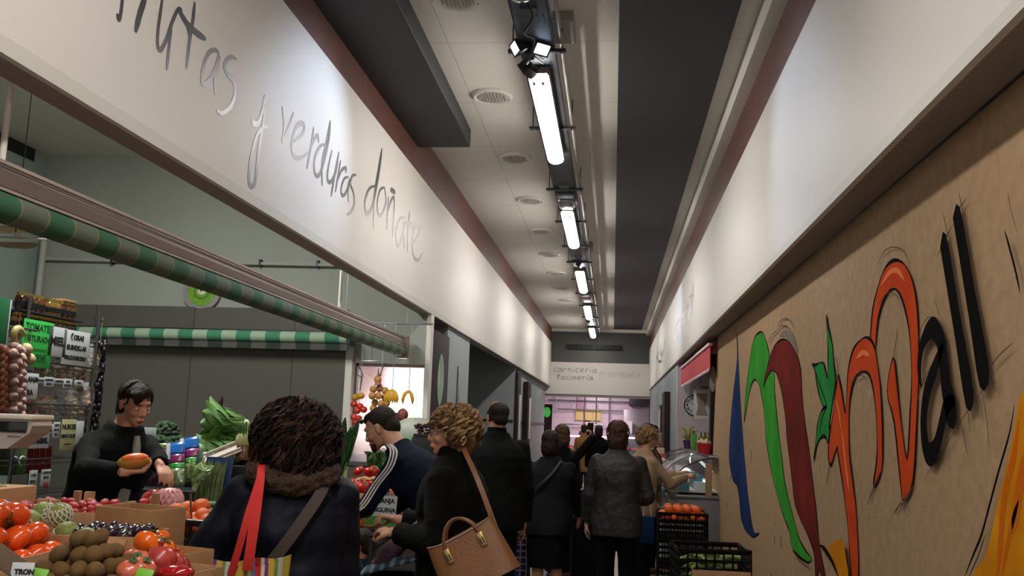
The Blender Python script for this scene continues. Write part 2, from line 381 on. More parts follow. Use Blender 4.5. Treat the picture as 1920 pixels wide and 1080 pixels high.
def script(mb, word, x, z, size, wd, y, adv=.66, slant=.12):
    for ch in word:
        for stq in SCR[ch]:
            pp = smooth_path([V((x + (p[0] + p[1] * slant) * size, y, z + p[1] * size)) for p in stq], 4); mb.ribbon(pp, wd, (0, -1, 0), .004)
        x += size * (adv + (.3 if ch == 'm' else -.3 if ch in 'ií' else 0))
mb = MB(); script(mb, 'carnicería', -1.64, 3.0, .20, .012, 24.855, .66); script(mb, 'tocinería', -1.55, 2.79, .19, .012, 24.855, .66); mb.build('lettering', M_lettersilver, fs, smooth=False)
mb = MB(); script(mb, 'marqués', -.38, 2.9, .25, .011, 24.855, .6); mb.build('lettering', mat('faint_lettering', '#a5a29c', .35, .3), fs, smooth=False)
# ================================================================== ceiling fittings
for i, (px, py) in enumerate([(855,-2),(927,181),(970,294),(990,373),(1013,432),(1028,473),(1041,510),(1051,537),(1060,563)]):
    p = onZ(px, py, 4.2); y = 5.3 + 1.73 * i
    v = E('ceiling_vent', (-1.02, y, 4.2)); T(v, ['round white ceiling vent cut by the top edge of the photo', 'round white ceiling vent beside the front floodlights', 'round white ceiling vent beside the brightest tube light'][i] if i < 3 else None, 'ceiling vent')
    if i >= 3: T(v, 'small round white vent in the far row on the ceiling', None, 'round vents along the ceiling')
    MB().lathe([(.0, 0), (.17, 0), (.168, -.012), (.15, -.026), (.14, -.02), (.0, -.018)], 28).build('rim', M_white, v)
    mb = MB()
    for k in range(9):
        xx = -.10 + k * .025; h = math.sqrt(max(.001, .115**2 - xx * xx)); mb.box(xx - .004, -h, -.03, xx + .004, h, -.018)
    mb.build('slats', mat('vent_slats', '#9c978e', .5), v, smooth=False)
    s_ = MB().ell((.13, .06, -.02), (.008, .008, .006), 8, 5); s_.build('screw', M_dsteel, v)
# cable tray with brackets
TX = -.53
tr = E('cable_tray', (TX, 0, 4.0)); T(tr, 'perforated galvanised cable tray running along the ceiling above the tube lights', 'cable tray')
mb = MB(); mb.box(-.11, -3, -.03, .11, 24.3, -.024)
for s_ in (-1, 1): mb.box(s_ * .11 - .004, -3, -.03, s_ * .11 + .004, 24.3, .03)
for k in range(60):
    y = 3 + k * .35
    for xx in (-.075, -.04, .04, .075): mb.box(xx - .006, y, -.033, xx + .006, y + .12, -.0305)
mb.build('tray', M_tray, tr, smooth=False)
mb = MB(); mb.tube([(.16, -3, .0), (.16, 24.2, .0)], .013, 8); mb.build('conduit', mat('grey_conduit', '#8b8783', .5), tr)
for y in (5.0, 9.0, 12.9, 17): MB().box(-.05, y - .03, -.05, .05, y + .05, -.03).build('joint_plate', M_tray, tr, smooth=False)
for y in [3.6, 5.6, 7.15, 9.1, 10.6, 12.1, 13.3, 14.9, 16.5, 18.2, 20.2, 22.2, 23.6]:
    b = E('bracket', (0, y, 0)); b.parent = tr
    MB().bbox(-.19, -.02, -.05, .19, .02, -.03, .004).build('crossbar', M_dsteel, b)
    for s_ in (-1, 1): MB().tube([(s_ * .16, 0, -.06), (s_ * .16, 0, .2)], .0045, 6).build('hanger_rod', M_dsteel, b)
# tube light fittings
def e_mat(name, c, s):
    m = mat(name, c, .4, emit=s); return m
M_diff = e_mat('lit_diffuser', (1, .955, .89), LAMP_E); M_diff_off = mat('unlit_diffuser', '#b9bcc0', .12, trans=.6, coat=1)
M_gbody = mat('grey_fitting', '#6d5f58', .5)
def tube_light(y0, y1, on, label, group=None):
    f = E('tube_light', (TX - .01, y0, 3.86)); Ln = y1 - y0; T(f, label, 'ceiling light', group)
    MB().bbox(-.075, 0, .035, .075, Ln, .1, .012).build('housing', M_gbody, f)
    mb = MB(); n = 12; prof = [(.07 * cos(-.5 + (pi + 1.0) * k / n), -.05 * sin(-.5 + (pi + 1.0) * k / n)) for k in range(n + 1)]
    ring = []
    for (t, sc_) in ((0, .55), (.02, .85), (.06, 1), (Ln - .06, 1), (Ln - .02, .85), (Ln, .55)):
        ring.append([(px * (.8 + .2 * sc_), t + .01 * 0, .035 + pz * sc_) for px, pz in prof])
    vs = [p for r_ in ring for p in r_]; m_ = n + 1
    fsx = [(i*m_ + k, i*m_ + k + 1, (i+1)*m_ + k + 1, (i+1)*m_ + k) for i in range(len(ring) - 1) for k in range(n)] + [tuple(range(m_)), tuple((len(ring)-1)*m_ + k for k in range(m_))]
    mb.add(vs, fsx); mb.build('diffuser', M_diff if on else M_diff_off, f)
    for s_ in (-1, 1): MB().bbox(s_ * .03 - .01, .02, -.012, s_ * .03 + .01, .07, .036, .003).build('clip', M_gbody, f)
    MB().bbox(-.03, Ln * .3, .1, .03, Ln * .3 + .04, .135, .003).build('mount', M_dsteel, f)
    return f
tube_light(2.9, 4.72, False, 'unlit clear tube light fitting cut by the top edge of the photo')
tube_light(5.85, 7.85, True, 'largest lit tube light, hanging just behind the front floodlights')
tube_light(9.85, 11.75, True, 'second lit tube light from the front on the ceiling tray')
tube_light(13.8, 15.8, True, 'third lit tube light from the front on the ceiling tray')
tube_light(17.9, 19.8, True, 'fourth lit tube light from the front, small in the distance')
tube_light(22.0, 23.9, True, 'farthest lit tube light, in front of the dark end wall')
tube_light(.9, 2.8, True, 'lit tube light directly above the viewer', None)
tube_light(-1.2, .7, True, 'lit tube light just behind the viewer', None)
tube_light(-3.3, -1.4, True, 'lit tube light farthest behind the viewer', None)
# lensed steel boxes standing in for the reflecting underside of the tray
for y in (9.25, 16.6):
    em = E('reflecting_tray_box', (TX, y, 3.95)); T(em, 'clear box standing in for the reflecting tray underside %s' % ('before the second tube light' if y < 10 else 'before the fourth tube light'), 'tray reflection')
    MB().bbox(-.09, 0, -.05, .09, .42, .02, .01).build('housing', M_steel, em); MB().bbox(-.075, .03, -.075, .075, .39, -.05, .01).build('lens', M_diff_off, em)
# junction boxes on the ceiling
for (px, py, lb) in ((1058, 40, 'grey junction box on the ceiling above the front floodlights'), (1103, 457, 'small grey junction box on the ceiling beside the second lit tube')):
    p = onZ(px, py, 4.2); j = E('junction_box', (p.x, p.y, 4.2)); T(j, lb, 'junction box')
    MB().bbox(-.07, -.16, -.07, .07, .16, 0, .008).build('box_body', mat('junction_grey', '#8c8a85', .5), j); MB().bbox(-.075, -.165, -.085, .075, .165, -.065, .004).build('cover', mat('junction_cover', '#a09e98', .5), j)
    MB().tube([(-.07, 0, -.03), (-.12, 0, -.1), (-.2, .02, -.2)], .008, 6).build('cable', M_blk, j)
# floodlights
M_led = mat('led_plate', (.6, .8, 1), .3, emit=4)
def floodlight(loc, target, label, s=.8):
    q = (V(target) - V(loc)).to_track_quat('-Z', 'Y'); f = E('floodlight', loc, rot=q.to_euler()); T(f, label, 'floodlight')
    MB().bbox(-.075 * s, -.055 * s, -.0, .075 * s, .055 * s, .05, .008).build('housing', M_dsteel, f)
    mb = MB()
    for k in range(6): mb.box(-.07 * s + k * .026 * s, -.05 * s, .05, -.064 * s + k * .026 * s, .05 * s, .07)
    mb.build('cooling_fins', M_blk, f, smooth=False)
    mb = MB(); w_, h_ = .075 * s, .055 * s
    for a in ((-w_, -h_, w_, -h_ + .01), (-w_, h_ - .01, w_, h_), (-w_, -h_, -w_ + .01, h_), (w_ - .01, -h_, w_, h_)): mb.box(a[0], a[1], -.008, a[2], a[3], 0)
    mb.build('bezel', M_blk, f, smooth=False)
    MB().box(-w_ + .01, -h_ + .01, -.003, w_ - .01, h_ - .01, .0).build('led_window', M_led, f, smooth=False)
    MB().tube([(-w_ - .012, 0, .03), (-w_ - .012, 0, .12), (w_ + .012, 0, .12), (w_ + .012, 0, .03)], .006, 6).build('yoke', M_dsteel, f)
floodlight((-.66, 5.5, 3.94), (-1.8, 5.0, 3.2), 'left front floodlight clamped to the cable tray bracket')
floodlight((-.49, 5.5, 3.93), (.2, 4.6, 2.9), 'right front floodlight, its bright window facing down the aisle')
floodlight((-.62, 5.75, 3.88), (-1.8, 6.2, 3.0), 'lower front floodlight tilted away, just in front of the brightest tube')
floodlight((-.5, 13.35, 3.92), (.97, 13.0, 3.0), 'floodlight at the head of the third lit tube light')
floodlight((-.52, 20.7, 3.92), (.6, 20.0, 3.2), 'floodlight between the two farthest lit tube lights')
c_ = MB(); c_.tube(smooth_path([(-.55, 4.8, 3.97), (-.5, 4.95, 3.9), (-.56, 5.1, 3.86), (-.52, 5.3, 3.9), (-.58, 5.5, 3.84), (-.6, 5.65, 3.92), (-.56, 5.7, 3.95)], 6), .008, 6)
T(c_.build('loose_cable', M_blk), 'black power cable looping under the tray by the floodlights', 'cable')
# ================================================================== mural board
XB = 1.145
M_board = mat('kraft_board', '#ad9070', .9, bump=.25, bscale=60, col2='#a18567', vscale=18, spec=.1)
mu = E('mural_board', (XB, 6, 0)); T(mu, 'brown kraft board wall painted with a multicoloured market logo on the right', 'mural')
def pm(px, py, x=XB): return onX(px, py, x)
e0, e1 = pm(1346, 632), pm(1327, 1070)
yb0 = e0.y; yb1 = e1.y + (e1.y - e0.y) / (e1.z - e0.z) * (0 - e1.z)
mb = MB(); mb.M = MX.Translation((-XB, -6, 0)); mb.prism([(XB, -3, 0), (XB, yb1, 0), (XB, yb0, 2.58), (XB, -3, 2.58)], (.04, 0, 0)); mb.build('board', M_board, mu, smooth=False)
def Pt(name): return _mc[name]
MUR = {'blue': mat('mural_blue', '#1b3a72', .95, spec=.04, col2='#16294f', vscale=2.5), 'green': mat('mural_green', '#3c9a33', .95, spec=.04, col2='#2f8728', vscale=3), 'red': mat('mural_dark_red', '#7c2a22', .95, spec=.04, col2='#5a1f1b', vscale=2.2),
 'leaf': mat('mural_leaf_green', '#257c38', .95, spec=.04, col2='#2f9344', vscale=4), 'orange': mat('mural_orange', '#cf5022', .95, spec=.04, col2='#c0431e', vscale=4), 'ink': mat('mural_ink', '#100e0e', .95, spec=.04), 'yellow': mat('mural_yellow', '#d98f16', .95, spec=.04, col2='#b9730f', vscale=3), 'deep': mat('mural_deep_orange', '#c06210', .95, spec=.04), 'sketch': mat('mural_sketch_line', '#574a3f', .95, spec=.04), 'pale': mat('mural_pale_orange', '#e57e48', .95, spec=.04), 'gr': mat('mural_grey_shade', '#7d7468', .95, spec=.04)}
_lay = [0]
def mural_poly(pts, key, name, label, outline=3.0, smooth=3):
    pp = smooth_path([V((p[0], p[1], 0)) for p in pts] + [V((pts[0][0], pts[0][1], 0))], smooth)[:-1]; _lay[0] += 1; off = .0015 + .0004 * _lay[0]
    mb = MB(); mb.M = MX.Translation((-XB, -6, 0)); mb.poly_tri([pm(p.x, p.y) + V((-off, 0, 0)) for p in pp], (.001, 0, 0)); o = L(mb.build(name, MUR[key], mu, smooth=False), label)
    if outline:
        mb = MB(); mb.M = MX.Translation((-XB, -6, 0)); W = [pm(p.x, p.y) + V((-off - .0006, 0, 0)) for p in pp]; W.append(W[0]); n = len(W)
        mb.ribbon(W, [outline * q.y / 1700 * (1.2 + .8 * sin(i * .7) * .8) * 1.3 for i, q in enumerate(W)], (-1, 0, 0), .0006); mb.build('outline', MUR['ink'], o, smooth=False)
    return o
def mural_strokes(sts, key, name, label, parent=None):
    if name in ('sketch_lines', 'orange_highlights') and len(sts) > 1:
        for st1 in sts: mural_strokes([st1], key, name[:-1], None, parent)
        return None
    _lay[0] += 1; off = .0015 + .0004 * _lay[0]; mb = MB(); mb.M = MX.Translation((-XB, -6, 0))
    for w_, pts in sts:
        three = len(pts[0]) > 2
        pp = smooth_path([V((p[0], p[1], p[2] if three else 1)) for p in pts], 5); n = len(pp)
        W = [pm(p.x, p.y) + V((-off, 0, 0)) for p in pp]
        mb.ribbon(W, [max(.0008, w_ * pp[i].z * W[i].y / 1700 * (1 if three else min(1, .15 + 4 * min(i, n-1-i) / n))) * 1.25 for i in range(n)], (-1, 0, 0), .0006)
    o = mb.build(name, MUR[key], parent or mu, smooth=False)
    return L(o, label) if label else o
A1 = lambda p: cp(1360, 560, 4.154, p); A2 = lambda p: cp(1360, 800, 3.857, p); A3 = lambda p: cp(1500, 440, 2.077, p); A4 = lambda p: cp(1700, 360, 2.0, p); A5 = lambda p: cp(1760, 760, 3.375, p)
mural_poly(A1([(85,255),(92,330),(94,460),(80,600),(62,760),(40,1000)]) + A2([(30,150),(30,240),(45,340),(62,395),(88,430),(102,520),(112,640),(125,690),(150,755),(205,800),(245,770),(218,772),(200,735),(185,650),(165,500),(150,340),(135,180)]) + A1([(132,1000),(120,820),(110,640),(102,470),(96,330)]), 'blue', 'blue_stroke', 'dark blue brush stroke', 1.2)
mural_poly(A1([(148,960),(162,740),(196,450),(228,310),(270,262),(298,272),(328,360),(346,460),(322,560),(300,680),(340,590),(380,562),(386,720),(402,900)]) + A2([(388,40),(408,200),(432,400),(480,600),(530,790),(580,890),(628,955),(600,980),(545,945),(485,870),(468,760),(440,690),(395,560),(335,320),(300,110)]) + A1([(312,1000),(302,860),(285,760),(262,662),(232,632),(205,670),(182,770),(165,870)]), 'green', 'green_stroke', 'bright green arched brush stroke', 1.8)
mural_poly(A1([(304,690),(318,590),(350,450),(395,355),(450,318),(505,340),(560,440),(590,560),(605,800),(625,980)]) + A2([(585,20),(610,180),(635,400),(662,620),(680,820),(700,950),(725,1085),(700,1085),(682,1030),(668,1085),(655,1080),(645,920),(600,780),(555,690),(510,570),(492,440),(470,260),(448,80)]) + A1([(478,980),(462,860),(440,720),(410,600),(378,560),(345,580),(318,640)]), 'red', 'dark_red_stroke', 'dark red arched brush stroke', 1.8)
mural_strokes([(14, [(p[0], p[1], p[2]) for p in A1([(428,290,.3),(470,270,.7),(520,310,1.2),(550,370,1),(565,440,.4)])])], 'gr', 'grey_shade', 'grey shading over the dark red arch')
mural_poly(A1([(682,510),(702,520),(735,502),(768,502),(785,560),(800,620),(806,520),(806,400),(800,280),(790,130),(812,240),(838,360),(850,500),(864,650),(835,830),(812,1000)]) + A2([(765,0),(745,118),(735,85),(712,66),(685,92),(662,150),(645,240),(655,140),(668,20)]) + A1([(718,1020),(728,950),(760,865),(796,842),(765,835),(735,745),(715,640),(702,560)]), 'leaf', 'green_leaf', 'green leaf shaped mark', 3)
mural_strokes([(3, A1([(700,540),(730,640),(780,780),(795,840)])), (3, A1([(795,840),(760,930),(735,1060)]))], 'ink', 'leaf_veins', None)
mural_poly(A3([(152,545),(166,610),(181,695),(190,540),(210,452),(238,412),(265,400),(290,425),(302,480),(318,600),(326,780),(322,920),(290,985),(303,880),(304,780),(295,640),(276,550),(245,533),(217,560),(201,620),(194,700),(196,850),(208,950)]) + A2([(955,640),(970,1085),(918,1085),(900,800),(865,480),(822,200)]) + A3([(147,828),(122,900),(114,830),(133,690)]), 'orange', 'orange_arch', 'orange letter arch with long leg', 3.2)
mural_poly(A3([(279,400),(288,290),(312,190),(340,125),(375,99),(412,117),(445,185),(463,300),(468,500),(461,700),(446,960),(408,1035),(396,960),(372,730),(344,612),(368,478),(384,590),(400,740),(422,875),(434,700),(440,540),(430,370),(402,250),(370,209),(335,245),(308,330),(297,440)]), 'orange', 'orange_loop', 'tall orange loop', 3.2)
mural_strokes([(9, A3([(168,760),(180,880),(195,1000)])), (8, A3([(320,200),(352,150),(385,140),(412,180)])), (8, A3([(225,480),(250,460),(275,470)])), (7, A3([(145,640),(158,700),(165,760)]))], 'pale', 'orange_highlights', 'paler orange highlights')
mural_strokes([(2.2, A3([(152,545),(150,510),(146,475)])), (2.2, A3([(114,300),(108,340),(116,380)])), (2.5, A3([(370,480),(380,420),(388,365)])), (3, A3([(322,920),(300,970),(270,1050)])), (2.5, A3([(122,895),(108,970)])), (3, A3([(408,1035),(385,1070),(375,1085)])), (3, A3([(455,965),(430,1020),(400,1060)])), (3, A3([(420,1000),(415,1085)])), (2.5, A1([(85,255),(80,215)])), (1.4, A1([(410,230),(440,175),(480,155),(520,175),(555,240)])), (1.4, A1([(415,250),(450,210),(490,215),(520,250)])), (1.2, A1([(235,215),(250,190),(262,172)])), (1.4, A3([(310,120),(340,65),(380,48),(420,70),(440,130)])), (1.4, A3([(310,280),(350,228),(390,240),(410,300)])), (1.4, A3([(215,570),(245,548),(270,562)])), (1.4, A1([(340,350),(380,280),(430,240)])),
 (2, A4([(128,245),(150,195),(190,120)])), (2, A4([(152,80),(165,140),(175,180)])), (2, A4([(212,0),(222,50),(228,80)])), (2, A4([(195,90),(215,60),(240,25)])), (2.5, A4([(335,680),(345,720),(352,752)])), (2, A4([(330,660),(370,610),(420,565)])), (1.5, A4([(235,700),(280,760),(290,830)])), (1.6, A4([(300,740),(320,850),(330,960)])), (1.6, A4([(280,760),(290,850)])), (2, A4([(215,835),(235,920),(248,985)])), (1.4, A4([(95,1060),(160,960),(250,820),(340,700)])), (1.4, A4([(65,650),(60,560),(90,480),(125,470),(150,490)])), (1.4, A4([(125,400),(135,440),(145,470)])), (1.6, A4([(60,780),(75,730),(110,650)])), (1.4, A4([(405,0),(415,60),(440,150)])), (2, A4([(250,800),(262,900)]))], 'sketch', 'sketch_lines', 'thin charcoal sketch lines')
mural_strokes([(2.5, [(*p, ) for p in A2([(205,160),(206,200),(202,260)])]), (3, A2([(378,790),(376,850)])), (3, A2([(424,780),(424,880)])), (2, A2([(28,545),(22,580)])), (2, A2([(380,695),(378,710)])), (3, A2([(350,1065),(356,1080)])), (3, A2([(505,890),(560,950),(620,985)])), (2.5, A2([(45,400),(55,350)]))], 'ink', 'paint_splashes', 'small dark paint splashes')
mural_strokes([(1, A4([(76,735,6),(68,660,16),(80,570,20),(118,510,32),(150,560,34),(160,640,34),(172,740,38),(186,800,44),(190,870,28),(190,885,14)])), (1, A4([(160,570,8),(135,640,22),(100,740,26),(85,850,26),(92,950,30),(110,985,34),(135,950,26),(155,870,24),(175,800,26),(205,785,14)]))], 'ink', 'letter_a', 'black painted letter a')
mural_poly(A4([(150,208),(170,160),(225,470),(275,755),(250,808),(205,540)]), 'ink', 'letter_l', 'black slanted letter l beside the a', 1)
mural_poly(A4([(199,98),(223,58),(280,370),(335,675),(303,732),(260,470)]), 'ink', 'letter_l', 'longest black slanted letter l', 1)
mural_strokes([(5, A4([(396,145),(415,210),(440,305),(455,380)]))], 'ink', 'ink_stroke', None)
mural_poly(A5([(560,-40),(520,200),(472,420),(420,620),(380,820),(335,970),(275,1085),(640,1085),(640,-40)]), 'yellow', 'yellow_shape', 'large yellow orange shape at the edge of the photo', 0)
mural_strokes([(16, A5([(560,100),(525,330),(470,560),(440,900),(420,1080)])), (10, A5([(560,600),(500,820),(450,1080)])), (22, A5([(600,300),(560,560),(520,820)]))], 'deep', 'orange_streaks', None)
mural_strokes([(5, A5([(532,0),(500,180),(430,420),(370,640),(320,820),(262,960),(212,1085)])), (2, A5([(340,830),(300,950),(240,1085)]))], 'ink', 'curved_line', 'long dark curved line beside the yellow shape')
mural_poly(A2([(768,885),(800,848),(850,822),(888,832),(905,950),(922,1085),(850,1085),(805,975)]), 'yellow', 'yellow_patch', 'small yellow patch behind the orange leg', 0)
mural_strokes([(8, A2([(716,858),(760,900),(810,985),(852,1085)]))], 'ink', 'ink_stroke', None)
# ================================================================== fruit stall room (left)
M_iw = mat('stall_wall_paint', '#8f9189', .75, var=.05, vscale=1.2); M_lw = mat('stall_wall_green', '#87938b', .75, var=.04, vscale=1.2)
M_dp = tile_mat('dark_wall_panels', '#56514c', '#3b3734', 1.06, 4, (0, 2), .35, .006, .02)
Y1 = 8.8
S(slab('wall_left_stall_back', -6.15, -3, 0, -6.05, 8.9, 4.2, M_lw))
S(slab('wall_left_stall_end', -6.05, Y1, 0, -2.6, Y1 + .1, 4.2, M_iw)); S(slab('wall_left_stall_end_header', -2.6, Y1, 2.6, -1.95, Y1 + .1, 4.2, M_iw)); S(slab('wall_left_stall_end_lintel', -2.6, Y1, 2.1, -1.846, Y1 + .1, 2.6, M_iw)); S(slab('trim_gap_shade', -6.05, -3, 4.07, -6.0, Y1 - .3, 4.2, M_blk)); S(slab('trim_12', -6.05, -3, 0, -6.01, Y1 - .3, 4.07, M_lw))  # black strip above the left wall stands in for the shaded gap there
S(slab('trim_5', -6.05, Y1 - .05, 0, -2.64, Y1 - .002, 2.62, M_dp))
S(slab('wall_left_pillar', -1.845, Y1, 0, -1.80, Y1 + .14, 2.6, M_white)); S(slab('trim_6', -2.64, Y1 - .04, 0, -2.57, Y1 + .1, 2.3, M_white))
S(slab('floor_stall_platform', -6.0, -3, 0, -2.0, Y1 - .06, .1, mat('duckboard', '#4d443b', .7)))
S(slab('wall_left_stall_end_sill', -2.57, Y1, 0, -1.85, Y1 + .1, 1.0, M_white))
# bright alcove of the cooled display behind the opening
aw = mat('alcove_white', '#efe4e2', .4)
al = E('lit_display_alcove', (-2.2, Y1 + .1, 1.0)); T(al, 'brightly lit white display recess behind the hanging fruit', 'display case')
MB().box(-.33, 1.15, 0, .33, 1.2, 1.25).build('back_panel', aw, al); MB().box(-.36, 0, 0, -.33, 1.2, 1.25).build('side_panel', aw, al); MB().box(.33, 0, 0, .36, 1.2, 1.25).build('side_panel', aw, al)
MB().prism([(-.36, 0, 1.07), (-.36, 1.2, .84), (-.36, 1.2, 1.25), (-.36, 0, 1.25)], (.72, 0, 0)).build('ceiling_panel', mat('alcove_pink', '#c9a9a8', .25, bump=.4, bscale=8), al, smooth=False); MB().box(-.36, 0, -.04, .36, 1.2, 0).build('base_panel', aw, al)
for z in (.28, .48, .66): MB().tube([(-.32, 1.05, z + .08), (.32, 1.05, z + .08)], .03, 10).build('lit_tube', mat('alcove_tube', (1, .93, .95), .4, emit=3.6), al)
MB().tube([(.14, .05, 0), (.14, .05, .62)], .006, 6).build('support_rod', M_steel, al)
mb = MB()
for k in range(14): mb.cm = k % 3; mb.bbox(-.31 + k * .045, .8, .16, -.272 + k * .045, .9, .16 + .07 + .02 * (k % 2), .004)
mb.build('packets', [mat('pk_a', '#7a5b84', .4), mat('pk_b', '#c9b8c4', .4), mat('pk_c', '#4f3550', .4)], al)
# conduit, clock, awnings
pc = MB(); pc.tube(smooth_path([(-5.98, Y1 - .06, 2.62), (-5.98, Y1 - .06, 2.95), (-5.97, Y1 - .05, 3.06), (-5.87, Y1 - .04, 3.1), (-5.7, Y1 - .04, 3.09), (-2.7, Y1 - .04, 3.07)], 5), .018, 8)
pc = T(pc.build('conduit_pipe', mat('painted_pipe', '#9a9890', .6)), 'thin grey conduit pipe bending along the back wall above the dark panels', 'pipe')
for x in (-5.2, -4.5, -3.6, -3.0): MB().box(x, Y1 - .06, 3.05, x + .02, Y1 - .001, 3.12).build('clip', M_dsteel, pc)
MB().tube([(-5.95, Y1 - .07, 2.3), (-5.95, Y1 - .07, 3.9)], .035, 10).build('riser_pipe', _mc['painted_pipe'], pc)
ck = E('kiwi_clock', (-4.19, Y1 - .002, 2.78)); T(ck, 'round wall clock printed with a green kiwi slice in a grey rim', 'wall clock'); RX = MX.Rotation(RD(90), 3, 'X')
MB().lathe([(.0, 0), (.2, 0), (.205, .02), (.2, .045), (.16, .05), (.152, .035), (0, .034)], 40, M=RX).build('rim', mat('clock_rim', '#8c8688', .4), ck)
kw = mat('kiwi_green', '#6f9f2d', .5, col2='#5b8a22', vscale=30); MB().lathe([(0, .034), (.15, .034), (.15, .037), (0, .037)], 40, M=RX).build('face', kw, ck)
MB().lathe([(0, .037), (.045, .037), (.04, .04), (0, .04)], 20, M=RX @ MX.Diagonal(V((1, .8, 1)))).build('kiwi_core', mat('kiwi_core', '#c9cfb0', .5), ck)
mb = MB()
for k in range(26): a = 2*pi*k/26; mb.M = MX.Translation((cos(a) * .075, -.039, sin(a) * .075)) @ MX.Rotation(-a, 4, 'Y'); mb.ell((0, 0, 0), (.012, .003, .004), 8, 4)
mb.build('kiwi_seeds', M_blk, ck)
mb = MB(); mb.ribbon([(0, -.044, 0), (-.05, -.044, .05)], .008, (0, -1, 0)); mb.build('hour_hand', M_blk, ck)
mb = MB(); mb.ribbon([(0, -.047, 0), (.03, -.047, .1)], .006, (0, -1, 0)); mb.build('minute_hand', M_blk, ck)
M_case = mat('awning_case', '#81716a', .35, .5); M_str = stripe_mat('awning_stripes', [(.15, '#2b5a3f'), (.008, '#7f7a58'), (.142, '#596353'), (.008, '#7f7a58')], 1, 1)
M_str2 = stripe_mat('awning_stripes_rear', [(.15, '#3c7a5c'), (.15, '#93a78f')], 0, 1); M_val = stripe_mat('awning_valance', [(.15, '#1f2a24'), (.15, '#4c4a46')], 0, 1)
aw1 = E('roller_awning', (-2.03, 2, 2.3)); T(aw1, 'long green and cream striped roller awning with metal casing hung below the left fascia', 'awning')
mb = MB(); mb.prism([(-.035, -4.5, -.035), (.03, -4.5, -.035), (.035, -4.5, .0), (.01, -4.5, .045), (-.035, -4.5, .05)], (0, 11.2, 0)); mb.build('casing', M_case, aw1, smooth=False)
mb = MB(); mb.box(.028, -4.5, .035, .042, 6.7, .047); mb.box(-.04, -4.5, -.05, .036, 6.7, -.04); mb.build('casing_lip', mat('casing_lip', '#a19288', .3, .5), aw1, smooth=False)
MB().tube([(0, -4.5, -.095), (0, 6.6, -.095)], .052, 24).build('rolled_fabric', M_str, aw1)
MB().bbox(-.05, 6.58, -.16, .05, 6.66, .06, .01).build('end_bracket', M_case, aw1)
for y in (onX(12, 230, -2.03).y - 2, 4.5): MB().tube([(0, y, .05), (0, y, .34)], .011, 10).build('hanger_pole', M_white, aw1)
aw2 = E('roller_awning', (-4, Y1 - .2, 2.32)); T(aw2, 'shorter green and pale striped awning rolled up along the dark back wall', 'awning')
MB().tube([(-1.6, 0, 0), (1.42, 0, 0)], .055, 20).build('rolled_fabric', M_str2, aw2)
mb = MB(); mb.box(-1.6, -.01, -.12, 1.42, 0, -.05); mb.build('valance', M_val, aw2, smooth=False)
MB().bbox(1.42, -.06, -.07, 1.46, .14, .07, .01).build('end_bracket', mat('bracket_green', '#27332b', .5), aw2)
MB().tube([(-1.6, .06, .06), (1.42, .06, .06)], .012, 8).build('mounting_bar', M_dsteel, aw2)
# hanging two-winged ornament at the far left
p = onY(28, 445, 4.5); hl = E('hanging_ornament', p); T(hl, 'beige leaf-winged paper ornament hanging at the left edge under the striped awning', 'hanging decoration')
mw = mat('beige_paper', '#9d9179', .7, var=.15)
for s_, nm in ((.028, 'wing'), (-.03, 'wing')):
    MB().grid(14, 8, lambda u, v, s_=s_: V((-.16 + u * .3, (v - .5) * .2 * sin(pi * min(1, u + .03)) ** .6, s_ + .03 * sin(pi * u) * (1 if s_ > 0 else -1) * (1 - abs(v - .5))))).build(nm, mw, hl)
MB().tube([(-.1, 0, 0), (.2, 0, -.01)], .006, 6).build('spine', M_white, hl); mb = MB(); mb.ell((.05, -.03, .0), (.02, .01, .008)); mb.ell((.03, -.03, .004), (.012, .01, .014)); mb.build('clip', M_white, hl)
MB().tube([(0, 0, .03), (0, 0, 4.2 - p.z)], .003, 5).build('cord', M_blk, hl)
# ================================================================== stalls further down on the left
def xl2(y): return xl(y) + .06
def post(name, x0, y0, x1, y1, z1, label, oval=None, oval_mat=None, group=None):
    o = E(name, ((x0 + x1) / 2, (y0 + y1) / 2, 0)); T(o, label, 'door panel', group); cx_, cy_ = o.location.x, o.location.y
    MB().bbox(x0 - cx_, y0 - cy_, 0, x1 - cx_, y1 - cy_, z1, .008).build('panel', M_post, o)
    if oval:
        side, z, h, w_ = oval; mb = MB(); xx = (x1 - cx_ + .003) if side > 0 else (x0 - cx_ - .003)
        mb.prism([(xx, w_ * cos(2*pi*k/28), z + h * sin(2*pi*k/28)) for k in range(28)], (.002 * side, 0, 0)); mb.build('oval_sign', oval_mat, o, smooth=False)
    return o
M_oval = mat('green_oval', '#4f8c5c', .5, col2='#9fb5a0', vscale=3); M_oval2 = mat('bright_green_sign', '#2fae3a', .5, emit=.25); M_oval3 = mat('pale_oval', '#a89a8b', .5)
post('door_panel', -1.86, 8.95, -1.8, 9.85, 2.47, 'dark brown door panel with a tall green oval sign past the first left stall', (1, 1.98, .27, .17), M_oval)
S(slab('wall_left_middle', -1.95, 9.88, 0, -1.83, 11.45, 2.6, M_grey)); hd = MB().bbox(-1.829, 10.6, 1.5, -1.80, 10.64, 2.2, .01).build('door_handle', M_steel); T(recenter(hd), 'tall steel handle on the grey pilaster behind the first dark door panel', 'handle')
S(slab('wall_left_recess_end', -4.2, 16.8, 0, -1.82, 16.9, 4.2, M_grey)); S(slab('wall_left_recess_back', -4.2, 8.95, 0, -4.1, 16.8, 4.2, M_grey)); S(slab('trim_7', -4.1, 16.78, 1.58, -1.82, 16.8, 1.62, M_blk))
post('door_panel', -1.86, 16.92, -1.76, 17.5, 2.5, 'dark brown door panel at the far left, first of the distant pair'); post('door_panel', -1.83, 18.7, -1.73, 19.4, 2.42, 'dark brown door panel at the far left, farther of the distant pair')
